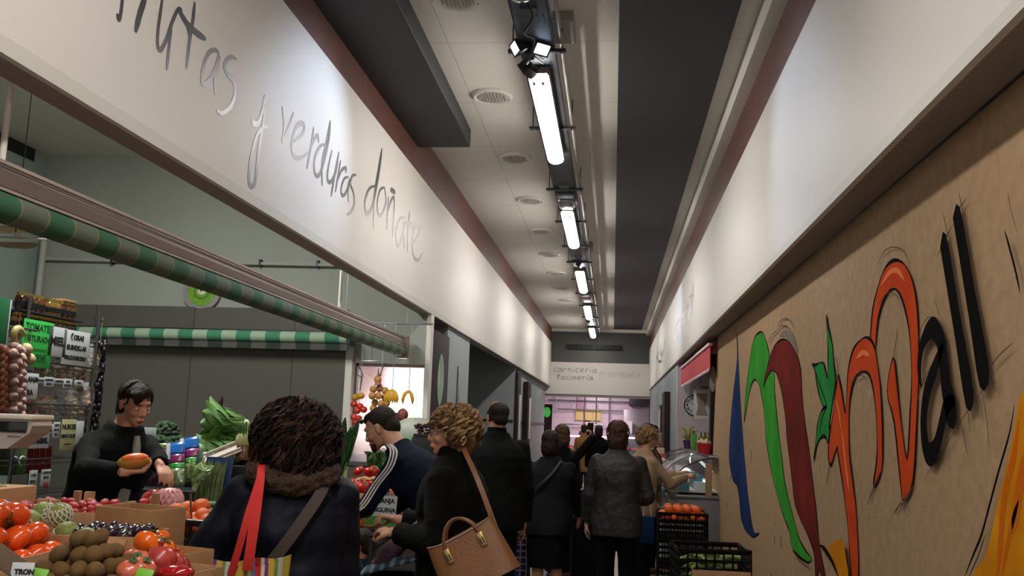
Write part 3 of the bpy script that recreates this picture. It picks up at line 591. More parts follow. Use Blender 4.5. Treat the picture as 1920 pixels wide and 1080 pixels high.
for (y, z0) in ((17.3, 1.25), (19.1, 1.25)):
    T(recenter(MB().bbox(-1.761 if y < 18 else -1.731, y - .12, z0, -1.745 if y < 18 else -1.715, y + .12, z0 + .85, .004).build('notice_board', M_white)), 'narrow white notice hanging on the %s dark door panel' % ('nearer distant' if y < 18 else 'farthest'), 'notice')
S(slab('wall_left_far', -2.0, 17.6, 0, -1.84, 24.8, 2.6, mat('grey_blue_wall', '#7f898c', .6))); S(slab('trim_8', -1.84, 17.6, 1.56, -1.82, 24.8, 1.6, M_blk))
# ================================================================== butcher stall at the end
M_pt = tile_mat('pink_tiles', '#d3c3cb', '#bba8b2', .3, .3, (0, 2), .3, .006, .02)
S(slab('wall_far_butcher_back', -2.4, 28.4, 0, 1.4, 28.5, 2.9, M_pt)); S(slab('wall_far_butcher_left', -2.4, 24.96, 0, -2.3, 28.4, 2.9, M_pt)); S(slab('wall_far_butcher_right', 1.3, 24.96, 0, 1.4, 28.4, 2.9, M_pt)); S(slab('ceiling_butcher', -2.4, 24.96, 2.8, 1.4, 28.5, 2.9, M_white))
light('butcher_lamp', 'AREA', (-.5, 26.6, 2.75), 70, (1, .86, .92), .5, (-.5, 27.2, 0), 2.5)
S(slab('trim_9', -2.06, 24.88, 0, -1.97, 25.0, 2.33, M_post)); S(slab('trim_10', .98, 24.88, 0, 1.07, 25.0, 2.33, M_post))
bd = E('open_door', (-1.8, 25.3, 0)); T(bd, 'dark brown door leaf with bright green round sign at the butcher entrance', 'door')
MB().bbox(-.15, -.03, 0, .14, .03, 2.12, .008).build('panel', M_post, bd); mb = MB(); mb.prism([(.0 + .1 * cos(2*pi*k/24), -.034, 1.9 + .14 * sin(2*pi*k/24)) for k in range(24)], (0, -.003, 0)); mb.build('round_sign', M_oval2, bd, smooth=False)
mb = MB(); text_into(mb, 'Qu', .1, MX.Translation((0, -.04, 1.9)) @ MX.Rotation(RD(90), 4, 'X')); mb.build('sign_letters', M_white, bd, smooth=False)
mb = MB(); mb.tube([(-.11, -.06, 1.3), (-.11, -.06, 1.75)], .01, 8); mb.build('handle', M_steel, bd)
rl = E('meat_rail_rack', (-.4, 28.2, 0)); T(rl, 'steel meat hanging rails across the pink tiled back wall', 'hanging rail')
for z, a, b_ in ((2.32, -1.6, 1.5), (2.05, -1.3, .7), (1.6, -1.2, .2)): MB().tube([(a, 0, z), (b_, 0, z)], .02, 8).build('rail', M_steel, rl)
for x in (-1.35, -.45, -.1, .3): MB().tube([(x, .02, 1.5 if x != -1.35 else 1.9), (x, .02, 2.75)], .016, 8).build('upright', M_steel, rl)
mb = MB()
for x in (-1.3, -.9, -.1): mb.tube(smooth_path([(x, -.02, 2.3), (x, -.04, 2.2), (x + .04, -.04, 2.14), (x + .06, -.02, 2.2)], 4), .008, 6)
mb.build('hooks', M_steel, rl)
T(recenter(MB().bbox(-1.1, 28.3, 2.05, -.8, 28.4, 2.7, .01).build('hanging_scale', mat('scale_pink', '#b896a5', .4))), 'pale machine mounted on the pink back wall above the papers', 'machine')
pw = E('price_papers', (-.72, 28.33, 1.9)); T(pw, 'three yellow paper price lists pinned on the pink back wall', 'paper notice')
for k in range(3): MB().bbox(-.42 + k * .27, -.012, -.17, -.17 + k * .27, 0, .17, .002).build('paper', mat('yellow_paper', '#d9c178', .7), pw)
fg = E('cold_room_door', (.75, 28.2, 0)); T(fg, 'grey steel cold room door at the right of the butcher stall', 'fridge')
MB().bbox(-.4, -.06, .0, .5, .1, 2.1, .01).build('door_leaf', mat('fridge_grey', '#8a868a', .35, .6), fg); MB().bbox(-.34, -.1, 1.05, -.3, -.06, 1.35, .01).build('handle', M_steel, fg)
MB().bbox(-.25, -.2, 2.2, .35, .1, 2.62, .02).build('evaporator_unit', M_dsteel, fg)
T(recenter(MB().bbox(-.1, 27.6, 0, 1.2, 28.1, 1.35, .02).build('back_counter', M_steel)), 'steel back counter against the pink wall', 'counter')
T(recenter(MB().bbox(-.02, 27.7, 1.36, .6, 28.0, 1.75, .03).build('meat_slicer', mat('enamel_white', '#d6ccd0', .3))), 'white enamel machine on the butcher back counter', 'machine')
bc = E('butcher_counter', (-.5, 26.1, 0)); T(bc, 'butcher display counter glowing pink behind the customers', 'display counter')
MB().bbox(-1.35, -.35, 0, 1.3, .4, .9, .01).build('base', M_steel, bc); MB().bbox(-1.35, -.3, 1.24, 1.3, .4, 1.3, .01).build('top_shelf', M_steel, bc)
MB().box(-1.33, -.33, 1.25, 1.28, -.3, 1.29).build('light_strip', mat('pink_strip', (1, .35, .4), .4, emit=5), bc, smooth=False)
mb = MB(); mb.grid(1, 8, lambda u, v: V((-1.34 + u * 2.62, -.36 + .05 * sin(pi * v) * -1 + .04 * v, .9 + .34 * v))); mb.build('front_glass', mat('case_glass', '#e8f4f2', .02, trans=1, ior=1.1, alpha=.35), bc)
mb = MB(); rnd = random.Random(3)
for k in range(60): mb.cm = k % 2; mb.ell((-1.25 + rnd.random() * 2.45, -.2 + rnd.random() * .4, .93 + rnd.random() * .05), (.07, .05, .035), 8, 5)
T(mb.build('meat_display', [mat('meat_red', '#b3363a', .4), mat('meat_pink', '#e3a19a', .4)], bc), None, kind='stuff')
light('meat_lamp', 'AREA', (-.5, 26.1, 1.22), 8, (1, .5, .45), .3, (-.5, 26.1, 0), 2.3)
# ================================================================== right side stall
M_pw = mat('pinkish_wall', '#c9bcbf', .6)
S(slab('wall_right_stall_end', 1.0, 14.5, 0, 3.1, 14.6, 4.2, M_pw)); S(slab('wall_right_stall_back', 3.1, -3, 0, 3.2, 25, 4.2, M_pw)); S(slab('wall_right_far', 1.0, 14.62, 0, 1.12, 24.85, 2.58, _mc['grey_blue_wall']))
po = E('door_panel', (1.17, 10.85, 1.285)); T(po, 'dark brown post with a pale oval sign standing at the end of the mural board', 'door panel'); MB().bbox(-.045, -.08, 0, .045, .08, 1.15, .008).build('panel', M_post, po); mb = MB(); mb.prism([(-.02 + .035 * cos(2*pi*k/28), -.0815, .86 + .15 * sin(2*pi*k/28)) for k in range(28)], (0, -.002, 0)); mb.build('oval_sign', M_oval3, po, smooth=False)
post('door_panel', .9, 16.2, 1.0, 17.0, 2.2, 'dark brown post against the grey wall beyond the right hand stall')
ra = E('red_awning', (1.06, 12.3, 2.2)); T(ra, 'red fabric awning with scalloped edge over the right hand display case', 'awning')
M_red = mat('red_fabric', '#b3202e', .7, var=.08)
mb = MB(); sc_n = 22; pts = [(0, -2.1, .28), (0, 2.1, .28)]
low = []
for k in range(sc_n * 6 + 1):
    t = k / (sc_n * 6); yy = 2.1 - 4.2 * t; low.append((0, yy, .03 * abs(sin(pi * k / 6)) * -1 + .03))
mb.poly_tri(pts + low, (.006, 0, 0)); mb.build('valance', M_red, ra, smooth=False)
mb = MB()
for k in range(sc_n): yy = 2.1 - 4.2 * (k + .5) / sc_n; mb.tube([(-.004, yy - .07, .028), (-.006, yy, -.004), (-.004, yy + .07, .028)], .006, 5)
mb.build('white_piping', mat('piping_white', '#e8dedd', .6), ra)
MB().bbox(-.02, -2.12, .28, .03, 2.12, .31, .005).build('front_rail', mat('rail_pink', '#d9b3b2', .35), ra)
mb = MB(); mb.prism([(.01, -2.1, .3), (.9, -2.1, .48), (.9, -2.1, .47), (.01, -2.1, .285)], (0, 4.2, 0)); mb.build('canopy', M_red, ra, smooth=False)
MB().prism([(0, 2.08, 0), (0, 2.08, .28), (.5, 2.08, .38)], (0, .01, 0)).build('side_flap', M_red, ra, smooth=False)
rc = E('wall_clock', (1.27, 14.495, 1.93)); T(rc, 'round black and white clock with bold numerals on the right stall wall', 'wall clock')
MB().lathe([(0, 0), (.165, 0), (.165, .03), (.15, .03), (.15, .02), (0, .02)], 30, M=RX).build('case', M_blk, rc); MB().lathe([(0, .02), (.148, .02), (.148, .024), (0, .024)], 30, M=RX).build('face', M_white, rc)
mb = MB()
for k in range(1, 13): a = pi/2 - 2*pi*k/12; text_into(mb, str(k), .06, MX.Translation((.115 * cos(a), -.027, .115 * sin(a))) @ MX.Rotation(RD(90), 4, 'X'), bold=.002)
mb.build('numerals', M_blk, rc, smooth=False); mb = MB(); mb.ribbon([(0, -.03, 0), (-.05, -.03, .03)], .01, (0, -1, 0)); mb.ribbon([(0, -.032, 0), (.02, -.032, .1)], .008, (0, -1, 0)); mb.build('hands', M_blk, rc, smooth=False)
# display case
dc = E('refrigerated_display_case', (.9, 12.2, 0)); T(dc, 'long refrigerated display case with curved glass front under the red awning', 'display case')
MB().bbox(-.3, -2.1, 0, .45, 2.1, .82, .015).build('base', mat('case_grey', '#77797c', .4, .3), dc)
MB().bbox(-.33, -2.12, .82, .45, 2.12, .86, .01).build('bumper', M_steel, dc)
prof = [(-.33, .86), (-.3, .95), (-.23, 1.05), (-.12, 1.15), (.02, 1.22), (.2, 1.26)]
Mgl = mat('curved_glass', '#dff2ee', .03, trans=1, ior=1.15, alpha=.4)
gp = smooth_path([V((a, 0, b_)) for a, b_ in prof], 4)
mb = MB(); n_ = len(gp)
mb.grid(1, n_ - 1, lambda u, v: V((gp[round(v * (n_ - 1))].x, -2.1 + 4.2 * u, gp[round(v * (n_ - 1))].z))); mb.build('curved_glass', Mgl, dc)
mb = MB()
for yy in (-2.1, -.7, .7, 2.1): rm_ = MB().tube([(q.x, yy, q.z) for q in gp], .009, 6).build('glass_edge_rim', M_blk, dc)
pass; MB().bbox(.14, -2.1, 1.25, .48, 2.1, 1.28, .006).build('top_shelf', M_steel, dc)
mb = MB(); mb.poly_tri([(q.x, -2.1, q.z) for q in gp] + [(.2, -2.1, .86)], (0, .008, 0)); mb.build('end_glass', Mgl, dc, smooth=False)
MB().bbox(.1, -2.135, .86, .17, -2.112, 1.2, .004).build('end_card', mat('brown_card', '#a07f62', .7), dc)
MB().box(-.28, -2.0, .88, .42, 2.0, .9).build('deck', aw, dc, smooth=False)
light('case_lamp', 'AREA', (1.05, 12.2, 1.235), 9, (.82, .95, 1), .12, (.75, 12.2, .9), 4.0)
rnd = random.Random(11)
cols = [mat('cold_a', '#d9dde0', .4), mat('cold_b', '#5f9db8', .4), mat('cold_c', '#c9a0a8', .5), mat('cold_d', '#7d3b3f', .5), mat('cold_e', '#e4d7a8', .5)]
for k in range(26):
    y = -1.9 + k * .148; c = cols[(k * 3 + k // 4) % 5]; z0 = .9
    if k % 2: o = MB().lathe([(.0, 0), (.05, 0), (.075, .035), (.07, .03), (0, .02)], 14).build('plate', cols[0]); mb = MB(); [mb.ell((rnd.uniform(-.03, .03), rnd.uniform(-.03, .03), .035), (.03, .025, .02), 8, 5) for _ in range(4)]; f_ = mb.build('food', c, o); T(o, 'small white plate of cold food inside the curved glass case', 'plate', 'plates of food in the display case'); o.location = (.78, 12.2 + y, z0)
    else: o = MB().bbox(-.06, -.05, 0, .06, .05, .09 + .03 * (k % 3), .01).build('food_packet', c); T(o, 'packaged food standing inside the curved glass case', 'packet', 'packets in the display case'); o.location = (.96, 12.2 + y, z0)
T(recenter(MB().bbox(.66, 10.14, .9, .84, 10.4, 1.0, .02).build('water_tub', mat('blue_tub', '#7fb9cc', .15, trans=.5))), 'pale blue plastic tub at the near end of the glass case', 'tub')
# things on top of the case
def bottle(loc, h, r, m, capm, label, group=None):
    o = E('bottle', loc); T(o, label, 'bottle', group)
    MB().lathe([(0, 0), (r, 0), (r, h * .6), (r * .85, h * .68), (r * .35, h * .8), (r * .33, h * .94), (0, h * .94)], 14).build('glass_body', m, o); MB().lathe([(r * .4, h * .93), (r * .4, h), (0, h)], 10).build('cap', capm, o)
    MB().lathe([(r * 1.02, h * .2), (r * 1.02, h * .5), (0, h * .5), (0, h * .2)], 14).build('paper_label', mat('bottle_label', '#c9c08f', .6), o); return o
oil = mat('olive_oil', '#8a7a1a', .1, trans=.6); grn = mat('dark_green_glass', '#1f4a26', .1, coat=1)
for k in range(5): bottle((1.18 + .03 * (k % 2), 11.5 + k * .24, 1.28), .25, .032, oil, mat('gold_cap', '#b89b3a', .3, .8), 'golden olive oil bottle on top of the display case', 'oil bottles on the display case')
bottle((1.12, 12.95, 1.28), .28, .036, grn, M_white, 'dark green bottle near the purple flower pot'); bottle((1.2, 10.9, 1.28), .27, .034, mat('red_sauce', '#8f1d18', .2), M_blk, 'red sauce bottle among the oil bottles')
T(recenter(MB().bbox(1.06, 12.55, 1.28, 1.13, 12.64, 1.5, .004).build('green_carton', mat('green_carton', '#4e8f3b', .5))), 'green carton standing beside the dark green bottle', 'carton')
pp_ = E('potted_plant', (1.1, 13.6, 1.28)); T(pp_, 'yellowish leafy plant in a purple pot on the display case', 'potted plant')
MB().lathe([(0, 0), (.055, 0), (.075, .12), (.07, .12), (0, .1)], 16).build('pot', mat('purple_pot', '#4a2a5c', .4), pp_); mb = MB(); rnd = random.Random(5)
for k in range(46):
    a = rnd.uniform(0, 6.28); r_ = rnd.uniform(.04, .15); h = rnd.uniform(.16, .34); mb.ribbon(smooth_path([(0, 0, .1), (r_ * .4 * cos(a), r_ * .4 * sin(a), h * .8), (r_ * cos(a), r_ * sin(a), h)], 3), [.004, .006, .012, .02, .022, .014, .003], (cos(a + 1.5), sin(a + 1.5), .3), .001)
mb.build('foliage', mat('yellow_leaf', '#a7a04a', .6, var=.25), pp_)
def cup(loc, label, group=None):
    o = E('red_cup', loc); T(o, label, 'cup', group); MB().lathe([(0, 0), (.045, 0), (.06, .12), (.055, .12), (.05, .08), (0, .08)], 18).build('cup_body', mat('red_cup', '#a81e24', .35), o)
    mb = MB(); [mb.ell((.03 * cos(a), .03 * sin(a), .13), (.026, .026, .024), 8, 6) for a in (0, 1.6, 3.1, 4.7)]; mb.ell((0, 0, .15), .026, 8, 6); mb.build('filling', mat('pale_sweets', '#cbb59a', .6, var=.2), o); return o
cup((1.08, 10.75, 1.28), 'red cup of snacks on the case, nearer to the mural board'); cup((1.07, 11.2, 1.28), 'red cup of snacks on the case, farther from the mural board')
for k in range(5): T(recenter(MB().ell((1.2 + .02 * (k % 2), 10.55 + k * .16, 1.36), (.06, .06, .08), 12, 8, fn=lambda p, t, f: 1 + .08 * sin(5 * t)).build('snack_bag', mat('snack_bag', '#c2b29f', .25, var=.3, vscale=20))), 'clear bag of snacks behind the red cups', 'snack bag', 'snack bags behind the red cups')
hp = E('hanging_poster', (1.28, 13.4, 1.93)); hp.scale = (.72, 1, .72); T(hp, 'white poster with a taupe wave hanging over the display case', 'poster')
MB().bbox(-.16, -.01, -.3, .16, .01, .28, .003).build('board', M_white, hp); mb = MB(); mb.poly_tri([(-.12, -.014, .2), (.1, -.014, .2), (.1, -.014, .05), (.06, -.014, -.08), (.12, -.014, -.24), (-.12, -.014, -.24), (-.08, -.014, -.05)], (0, .003, 0)); mb.build('wave_print', mat('taupe_print', '#8d7f76', .6), hp, smooth=False)
mb = MB(); mb.tube([(-.12, 0, .28), (-.12, 0, .7)], .003, 5); mb.tube([(.12, 0, .28), (.12, 0, .7)], .003, 5); mb.build('wires', M_blk, hp)
T(recenter(MB().bbox(1.2, 10.9, 1.98, 1.32, 10.95, 2.25, .004).tube([(1.26, 10.925, 2.2), (1.26, 10.925, 2.54)], .004, 5).build('green_box_sign', mat('green_sign_r', '#1f6a3a', .5))), 'small dark green sign hanging beside the post at the mural board', 'sign')
hs = E('hanging_scale', (1.3, 13.9, 2.2)); T(hs, 'round metal hanging scale under the red awning', 'scale'); MB().lathe([(0, -.06), (.1, -.04), (.13, 0), (.12, .0), (0, -.03)], 20).build('pan', M_steel, hs); MB().tube([(0, 0, -.02), (0, 0, .3)], .006, 6).build('rod', M_steel, hs)
fp = E('framed_picture', (.985, 19.2, 1.75)); T(fp, 'black framed picture on the far grey wall at the right', 'picture frame'); MB().bbox(-.02, -.45, -.28, .01, .45, .28, .006).build('frame', M_blk, fp); MB().box(-.024, -.36, -.2, -.02, .36, .2).build('print', mat('pale_print', '#9aa6a4', .5), fp, smooth=False)
T(recenter(MB().bbox(.8, 17.6, 0, .98, 18.6, 1.45, .01).build('cardboard_stack', mat('tan_carton', '#8a7a66', .8))), 'tall tan carton standing by the far right wall', 'carton')
for k in range(9): T(recenter(MB().bbox(.72 + .02 * (k % 2), 15 + k * .28, 1.02 + 0, .86, 15.18 + k * .28, 1.16 + .08 * (k % 3), .01).build('grocery_packet', [mat('gp_a', '#b2482f', .5), mat('gp_b', '#c7a98a', .5), mat('gp_c', '#6f3f3a', .5)][k % 3])), 'small grocery packet on the distant shelf past the display case', 'packet', 'distant grocery packets')
T(recenter(MB().bbox(.7, 14.9, 0, .98, 17.55, 1.02, .01).build('grocery_shelf', mat('shelf_brown', '#5e4c40', .6))), 'low brown shelf with grocery packets beyond the right display case', 'shelf')
# ================================================================== people
M_skin = mat('skin_warm', '#b98468', .55, sub=.08, bump=.05, bscale=200); M_skin2 = mat('skin_pale', '#c8977c', .55, sub=.08); M_brow = mat('eyebrow_hair', '#2a1d16', .7); M_eye = mat('eye_white', '#d8d2cb', .3); M_iris = mat('iris_dark', '#2a1b14', .3); M_lip = mat('lip', '#9c5a50', .5)
def Rz(a): return MX.Rotation(a, 3, 'Z')
def Rx(a): return MX.Rotation(a, 3, 'X')
def Ry(a): return MX.Rotation(a, 3, 'Y')
def ik(a, b, l1, l2, hint):
    """elbow position for a two-bone arm from a to b bending towards hint"""
    d = b - a; D = min(d.length, (l1 + l2) * .995); d.normalize(); b = a + d * D
    x = (l1*l1 - l2*l2 + D*D) / (2*D); h = math.sqrt(max(0, l1*l1 - x*x)); hv = V(hint); hv = (hv - d * hv.dot(d))
    if hv.length < 1e-4: hv = V((0, -1, 0))
    return a + d * x + hv.normalized() * h, b
def hand_into(mb, wrist, dirv, palm, s=1.0, side=1, curl=.35, spread=.06):
    """five-fingered hand: palm faces `palm`, fingers along dirv; side=+1 thumb towards palm x dirv"""
    d = V(dirv).normalized(); p = V(palm); p = (p - d * p.dot(d)).normalized(); t = p.cross(d) * side
    F = lambda a, b, c: wrist + (d * a + t * b + p * c) * s
    for (a, b, ra, rb, rc) in ((.03, .0, .034, .032, .016), (.055, .0, .036, .039, .0155), (.07, 0, .03, .041, .014)):
        M = MX((d, t, p)).transposed(); mb.ell(F(a, b, 0), (ra * s, rb * s, rc * s), 12, 8, M=M)
    mb.tube([F(-.03, 0, 0), F(.02, 0, 0)], [.026 * s, .027 * s], 10, ry=[.021 * s, .017 * s], up=t)
    for i, (b, ln) in enumerate(((.03, .07), (.0105, .078), (-.010, .072), (-.029, .056))):
        c = curl * (1 + .12 * i); pos = F(.085 - .006 * abs(i - 1), b, 0); ang = .1 + c * .3; sp = spread * (1.2 - i * .8)
        pts = [F(.06, b * .9, 0), pos]; dd = d
        for k, f in enumerate((.42, .32, .26)):
            ang += c * (.55 + .35 * k); v = (d * cos(ang) + p * sin(ang) + t * sp * cos(ang)).normalized(); pos = pos + v * ln * f * s; pts.append(pos.copy())
        mb.tube(pts, [.0095 * s, .009 * s, .0085 * s, .0078 * s, .0062 * s], 8); mb.ell(pts[-1], .0066 * s, 8, 6); mb.ell(pts[1], .0096 * s, 8, 6); mb.ell(pts[2], .0088 * s, 8, 6); mb.ell(pts[3], .008 * s, 8, 6)
    q = [F(.015, .025, .002), F(.038, .045, .012), F(.06, .055, .022 + .01 * curl), F(.078, .052 - .012 * curl, .03 + .02 * curl)]
    mb.tube(q, [.014 * s, .0125 * s, .0105 * s, .0078 * s], 8); mb.ell(q[-1], .008 * s, 8, 6); mb.ell(q[1], .0125 * s, 8, 6); mb.ell(q[2], .0106 * s, 8, 6)
HEAD = [(0,-.014,.032,.074,.094,.083),(0,.022,-.01,.066,.07,.088),(0,.03,-.062,.05,.052,.042),(0,.068,-.094,.022,.02,.017),(0,.052,-.08,.036,.032,.024),(0,.074,.03,.048,.02,.013),(0,.083,-.066,.024,.014,.012),
        (.036,.058,-.03,.024,.024,.022),(-.036,.058,-.03,.024,.024,.022),(.077,-.008,-.012,.008,.019,.031),(-.077,-.008,-.012,.008,.019,.031),(.08,-.012,-.0,.008,.016,.017),(-.08,-.012,-.0,.008,.016,.017),(0,-.05,-.04,.052,.05,.05)]
def head_into(mb, c, R, s=1.0):
    for (x, y, z, a, b, d) in HEAD: mb.ell(c + R @ V((x, y, z)) * s, (a * s, b * s, d * s), 18, 12, M=R)
    P = lambda x, y, z: c + R @ V((x, y, z)) * s
    mb.tube([P(0, .082, .018), P(0, .096, -.004), P(0, .108, -.026), P(0, .098, -.038)], [.009 * s, .01 * s, .0125 * s, .009 * s], 10); mb.ell(P(0, .106, -.029), .0125 * s, 10, 8)
    for k in (-1, 1): mb.ell(P(k * .012, .095, -.034), .0085 * s, 8, 6)
    for z, r_ in ((-.058, .0065), (-.069, .0075)): mb.ell(P(0, .0945, z), (.021 * s, .008 * s, r_ * s), 10, 6, M=R)
def person(label, loc, rz, H=1.62, W=1.0, lean=0, head=(0, 0, 0), hl=None, hr=None, hint=((-.3, -1, -.2), (.3, -1, -.2)), coat=None, coat_col=None, hem=.42, legs='trousers', legm=None, skin=None, vox=.007, hs=1.0,
           curl=(.35, .35), palm=((1, 0, 0), (-1, 0, 0)), hdir=(None, None), name='person', shoe='#151414', collar=None, folds=.014, sleeve=.052, flare=1.0, coat_name='coat', feet=True, bump=None, quilt=0, thick=1.0, fwd=0):
    skin = skin or M_skin
    hipz = .52 * H
    def spine(f):
        z = f * H
        if z <= hipz: return V((0, -sin(lean) * .06, z)), 0
        t = (z - hipz); u = min(1, t / (.2 * H)); a = lean * (.35 + .65 * u)
        return V((0, -sin(lean) * .06 + t * sin(a) + fwd * max(0, f - .8), hipz + t * cos(a))), a
    def ring(f, rx, ry, yo=0, sh=0):
        c, a = spine(f); return c, a, rx * H * W, ry * H * W, yo * H
    def torso(mb, rings, n=28, sq=.0):
        vs = []; fs = []
        for (f, rx, ry, yo) in rings:
            c, a, X, Y, yo_ = ring(f, rx, ry, yo)
            for k in range(n):
                th = 2*pi*k/n; cx_, sx_ = cos(th), sin(th)
                ex = .8; px_ = math.copysign(abs(cx_) ** ex, cx_) * X; py_ = math.copysign(abs(sx_) ** ex, sx_) * Y + yo_
                vs.append(c + V((px_, py_ * cos(a), -py_ * sin(a))))
        m = len(rings)
        for i in range(m - 1):
            for k in range(n): fs.append((i*n + k, i*n + (k+1) % n, (i+1)*n + (k+1) % n, (i+1)*n + k))
        fs.append(tuple(reversed(range(n)))); fs.append(tuple((m-1)*n + k for k in range(n))); mb.add(vs, fs)
    sc_, sa = spine(.785); fwd_v = V((0, cos(sa), -sin(sa))); upv = V((0, sin(sa), cos(sa)))
    shw = .100 * H * W
    SH = [sc_ + V((s_ * shw, 0, 0)) for s_ in (-1, 1)]
    l1, l2 = .172 * H, .150 * H
    base = [V((-shw - .045, .03, 0)) + V((0, SH[0].y, SH[0].z - (l1 + l2) * .985)), V((shw + .045, .03, 0)) + V((0, SH[0].y, SH[0].z - (l1 + l2) * .985))]
    HD = [V(hl) if hl is not None else base[0], V(hr) if hr is not None else base[1]]
    EL = []
    for i in range(2): e, w_ = ik(SH[i], HD[i], l1, l2, hint[i]); EL.append(e); HD[i] = w_
    # ---- skin
    mb = MB()
    nk, na = spine(.855); hc, ha = spine(.925); hc = hc + V((0, .012, 0)) + V((0, fwd * .05, 0)); Rh = Rz(head[0]) @ Rx(head[1]) @ Ry(head[2]); s = H * .134 / .225 * hs
    head_into(mb, hc, Rh, s); mb.tube([spine(.79)[0], nk, hc + Rh @ V((0, -.03, -.03))], [.05 * H / 1.6, .036 * H, .036 * H], 14)
    torso(mb, [(.45, .05, .04, 0), (.5, .092, .066, 0), (.56, .09, .062, 0), (.63, .078, .055, 0), (.70, .09, .062, .004), (.765, .088, .055, 0), (.80, .074, .046, 0), (.83, .042, .035, 0), (.86, .032, .03, 0)])
    for i, s_ in enumerate((-1, 1)):
        dv = (HD[i] - EL[i]).normalized()
        mb.tube([SH[i], SH[i] * .5 + EL[i] * .5, EL[i]], [.024 * H, .023 * H, .019 * H], 12); mb.ell(SH[i], .024 * H, 12, 8); mb.ell(EL[i], .019 * H, 12, 8)
        mb.tube([EL[i], EL[i] * .6 + HD[i] * .4, HD[i]], [.019 * H, .019 * H, .0145 * H], 12); mb.ell(HD[i], .0155 * H, 10, 8)
        hd = V(hdir[i]) if hdir[i] is not None else dv
        hand_into(mb, HD[i] + dv * .012, hd, palm[i], H / 1.65 * .98, 1 if s_ > 0 else -1, curl[i])
        x = s_ * .052 * H; mb.tube([(x, 0, .5 * H), (x * 1.02, .01, .29 * H), (x, -.005, .2 * H), (x, -.02, .05 * H)], [.052 * H, .034 * H, .034 * H, .022 * H], 12)
        mb.tube([(x, -.03, .035 * H), (x * 1.1, .09 * H, .018 * H)], [.024 * H, .018 * H], 10); mb.ell((x * 1.1, .1 * H, .018 * H), (.022 * H, .03 * H, .016 * H), 10, 8); mb.ell((x, -.03, .025 * H), .022 * H, 10, 8)
    o = mb.build(name, skin); fuse(o, vox, 4); o.data.materials.clear(); o.data.materials.append(skin)
    o.location = loc; o.rotation_euler = (0, 0, rz); T(o, label, 'person')
    P = lambda x, y, z: hc + Rh @ V((x, y, z)) * s
    for k in (-1, 1):
        e = MB().ell(P(k * .029, .0745, .0), (.013 * s, .0105 * s, .0075 * s), 12, 8, M=Rh).build('eye', M_eye, o); MB().ell(P(k * .029, .0815, -.001), .0055 * s, 10, 6).build('iris', M_iris, e); MB().tube([P(k * .014, .09, .021), P(k * .03, .089, .027), P(k * .047, .078, .021)], [.002 * s, .0032 * s, .0015 * s], 6).build('eyebrow', M_brow, o)
    MB().ell(P(0, .0985, -.0635), (.02 * s, .005 * s, .008 * s), 12, 6, M=Rh).build('lips', M_lip, o)
    # ---- clothes
    if coat is not None:
        mb = MB(); k = .016 * thick
        rg = []
        if hem < .5: rg += [(hem, (.098 + k) * flare, (.078 + k) * flare, 0), (hem + (.5 - hem) * .6, (.1 + k), .078 + k, 0)]
        rg += [(max(.52, hem), .1 + k, .075 + k, 0), (.58, .093 + k, .07 + k, 0), (.64, .09 + k, .066 + k, 0), (.70, .1 + k, .072 + k, .003), (.75, .106 + k * .9, .068 + k, 0), (.785, .100 + k * .6, .06 + k * .8, 0), (.81, .078 + k * .5, .05 + k * .6, 0), (.832, .052 + k * .5, .042 + k * .5, 0), (.855, .040 + k * .4, .038 + k * .4, 0)]
        torso(mb, rg, 36)
        for i in range(2):
            dv = (HD[i] - EL[i]).normalized(); we = HD[i] - dv * .015; r_ = sleeve * H / 1.62 * thick ** .5
            mb.tube([SH[i] - V((SH[i].x * .25, 0, 0)), SH[i], SH[i] * .5 + EL[i] * .5, EL[i]], [r_ * .9, r_ * 1.0, r_ * 1.0, r_ * .95], 16); mb.ell(SH[i], r_ * 1.0, 14, 10); mb.ell(EL[i], r_ * 1.02, 14, 10)
            mb.tube([EL[i], EL[i] * .5 + we * .5, we], [r_, r_ * .93, r_ * .78], 16)
        if collar:
            cc, ca = spine(.862); n = 24
            Rc = Rx(-ca); mb.tube([cc + Rc @ V((cos(2*pi*q/n) * .058 * H / 1.6, sin(2*pi*q/n) * .058 * H / 1.6, collar * .2)) for q in range(n)], collar * .45, 8, closed=True, ry=collar)
        c = mb.build(coat_name, coat, o); fuse(c, vox * 1.25, 3, folds, .11); c.data.materials.clear(); c.data.materials.append(coat)
        if coat_col: L(c, coat_col)
    if legs in ('trousers', 'jeans'):
        mb = MB(); torso(mb, [(.47, .09, .07, 0), (.52, .1, .076, 0), (.58, .09, .066, 0)], 28)
        for s_ in (-1, 1):
            x = s_ * .052 * H; mb.tube([(x, 0, .52 * H), (x * 1.05, .012, .29 * H), (x * 1.05, 0, .16 * H), (x, -.012, .045 * H)], [.064 * H, .047 * H, .044 * H, .042 * H], 16)
        t = mb.build('trousers', legm, o); fuse(t, vox * 1.3, 3, folds, .12); t.data.materials.clear(); t.data.materials.append(legm)
    elif legs == 'skirt':
        mb = MB(); torso(mb, [(.24, .1, .085, 0), (.35, .105, .085, 0), (.5, .105, .078, 0), (.58, .085, .062, 0)], 36)
        t = mb.build('skirt', legm, o); fuse(t, vox * 1.4, 2, folds * 1.3, .1); t.data.materials.clear(); t.data.materials.append(legm)
    if feet:
        for s_ in (-1, 1):
            mb = MB(); x = s_ * .054 * H; mb.ell((x, -.02, .035), (.04, .055, .035), 14, 8); mb.ell((x * 1.06, .06, .03), (.043, .1, .032), 14, 8); mb.box(x - .036, -.07, .0, x + .04, .15, .02)
            sh = mb.build('shoe', mat('shoe' + shoe, shoe, .45), o); fuse(sh, .008, 2); sh.data.materials.clear(); sh.data.materials.append(_mc['shoe' + shoe])
    o['hc'] = 0; del o['hc']
    return o, hc, Rh, s, spine, HD, SH, EL
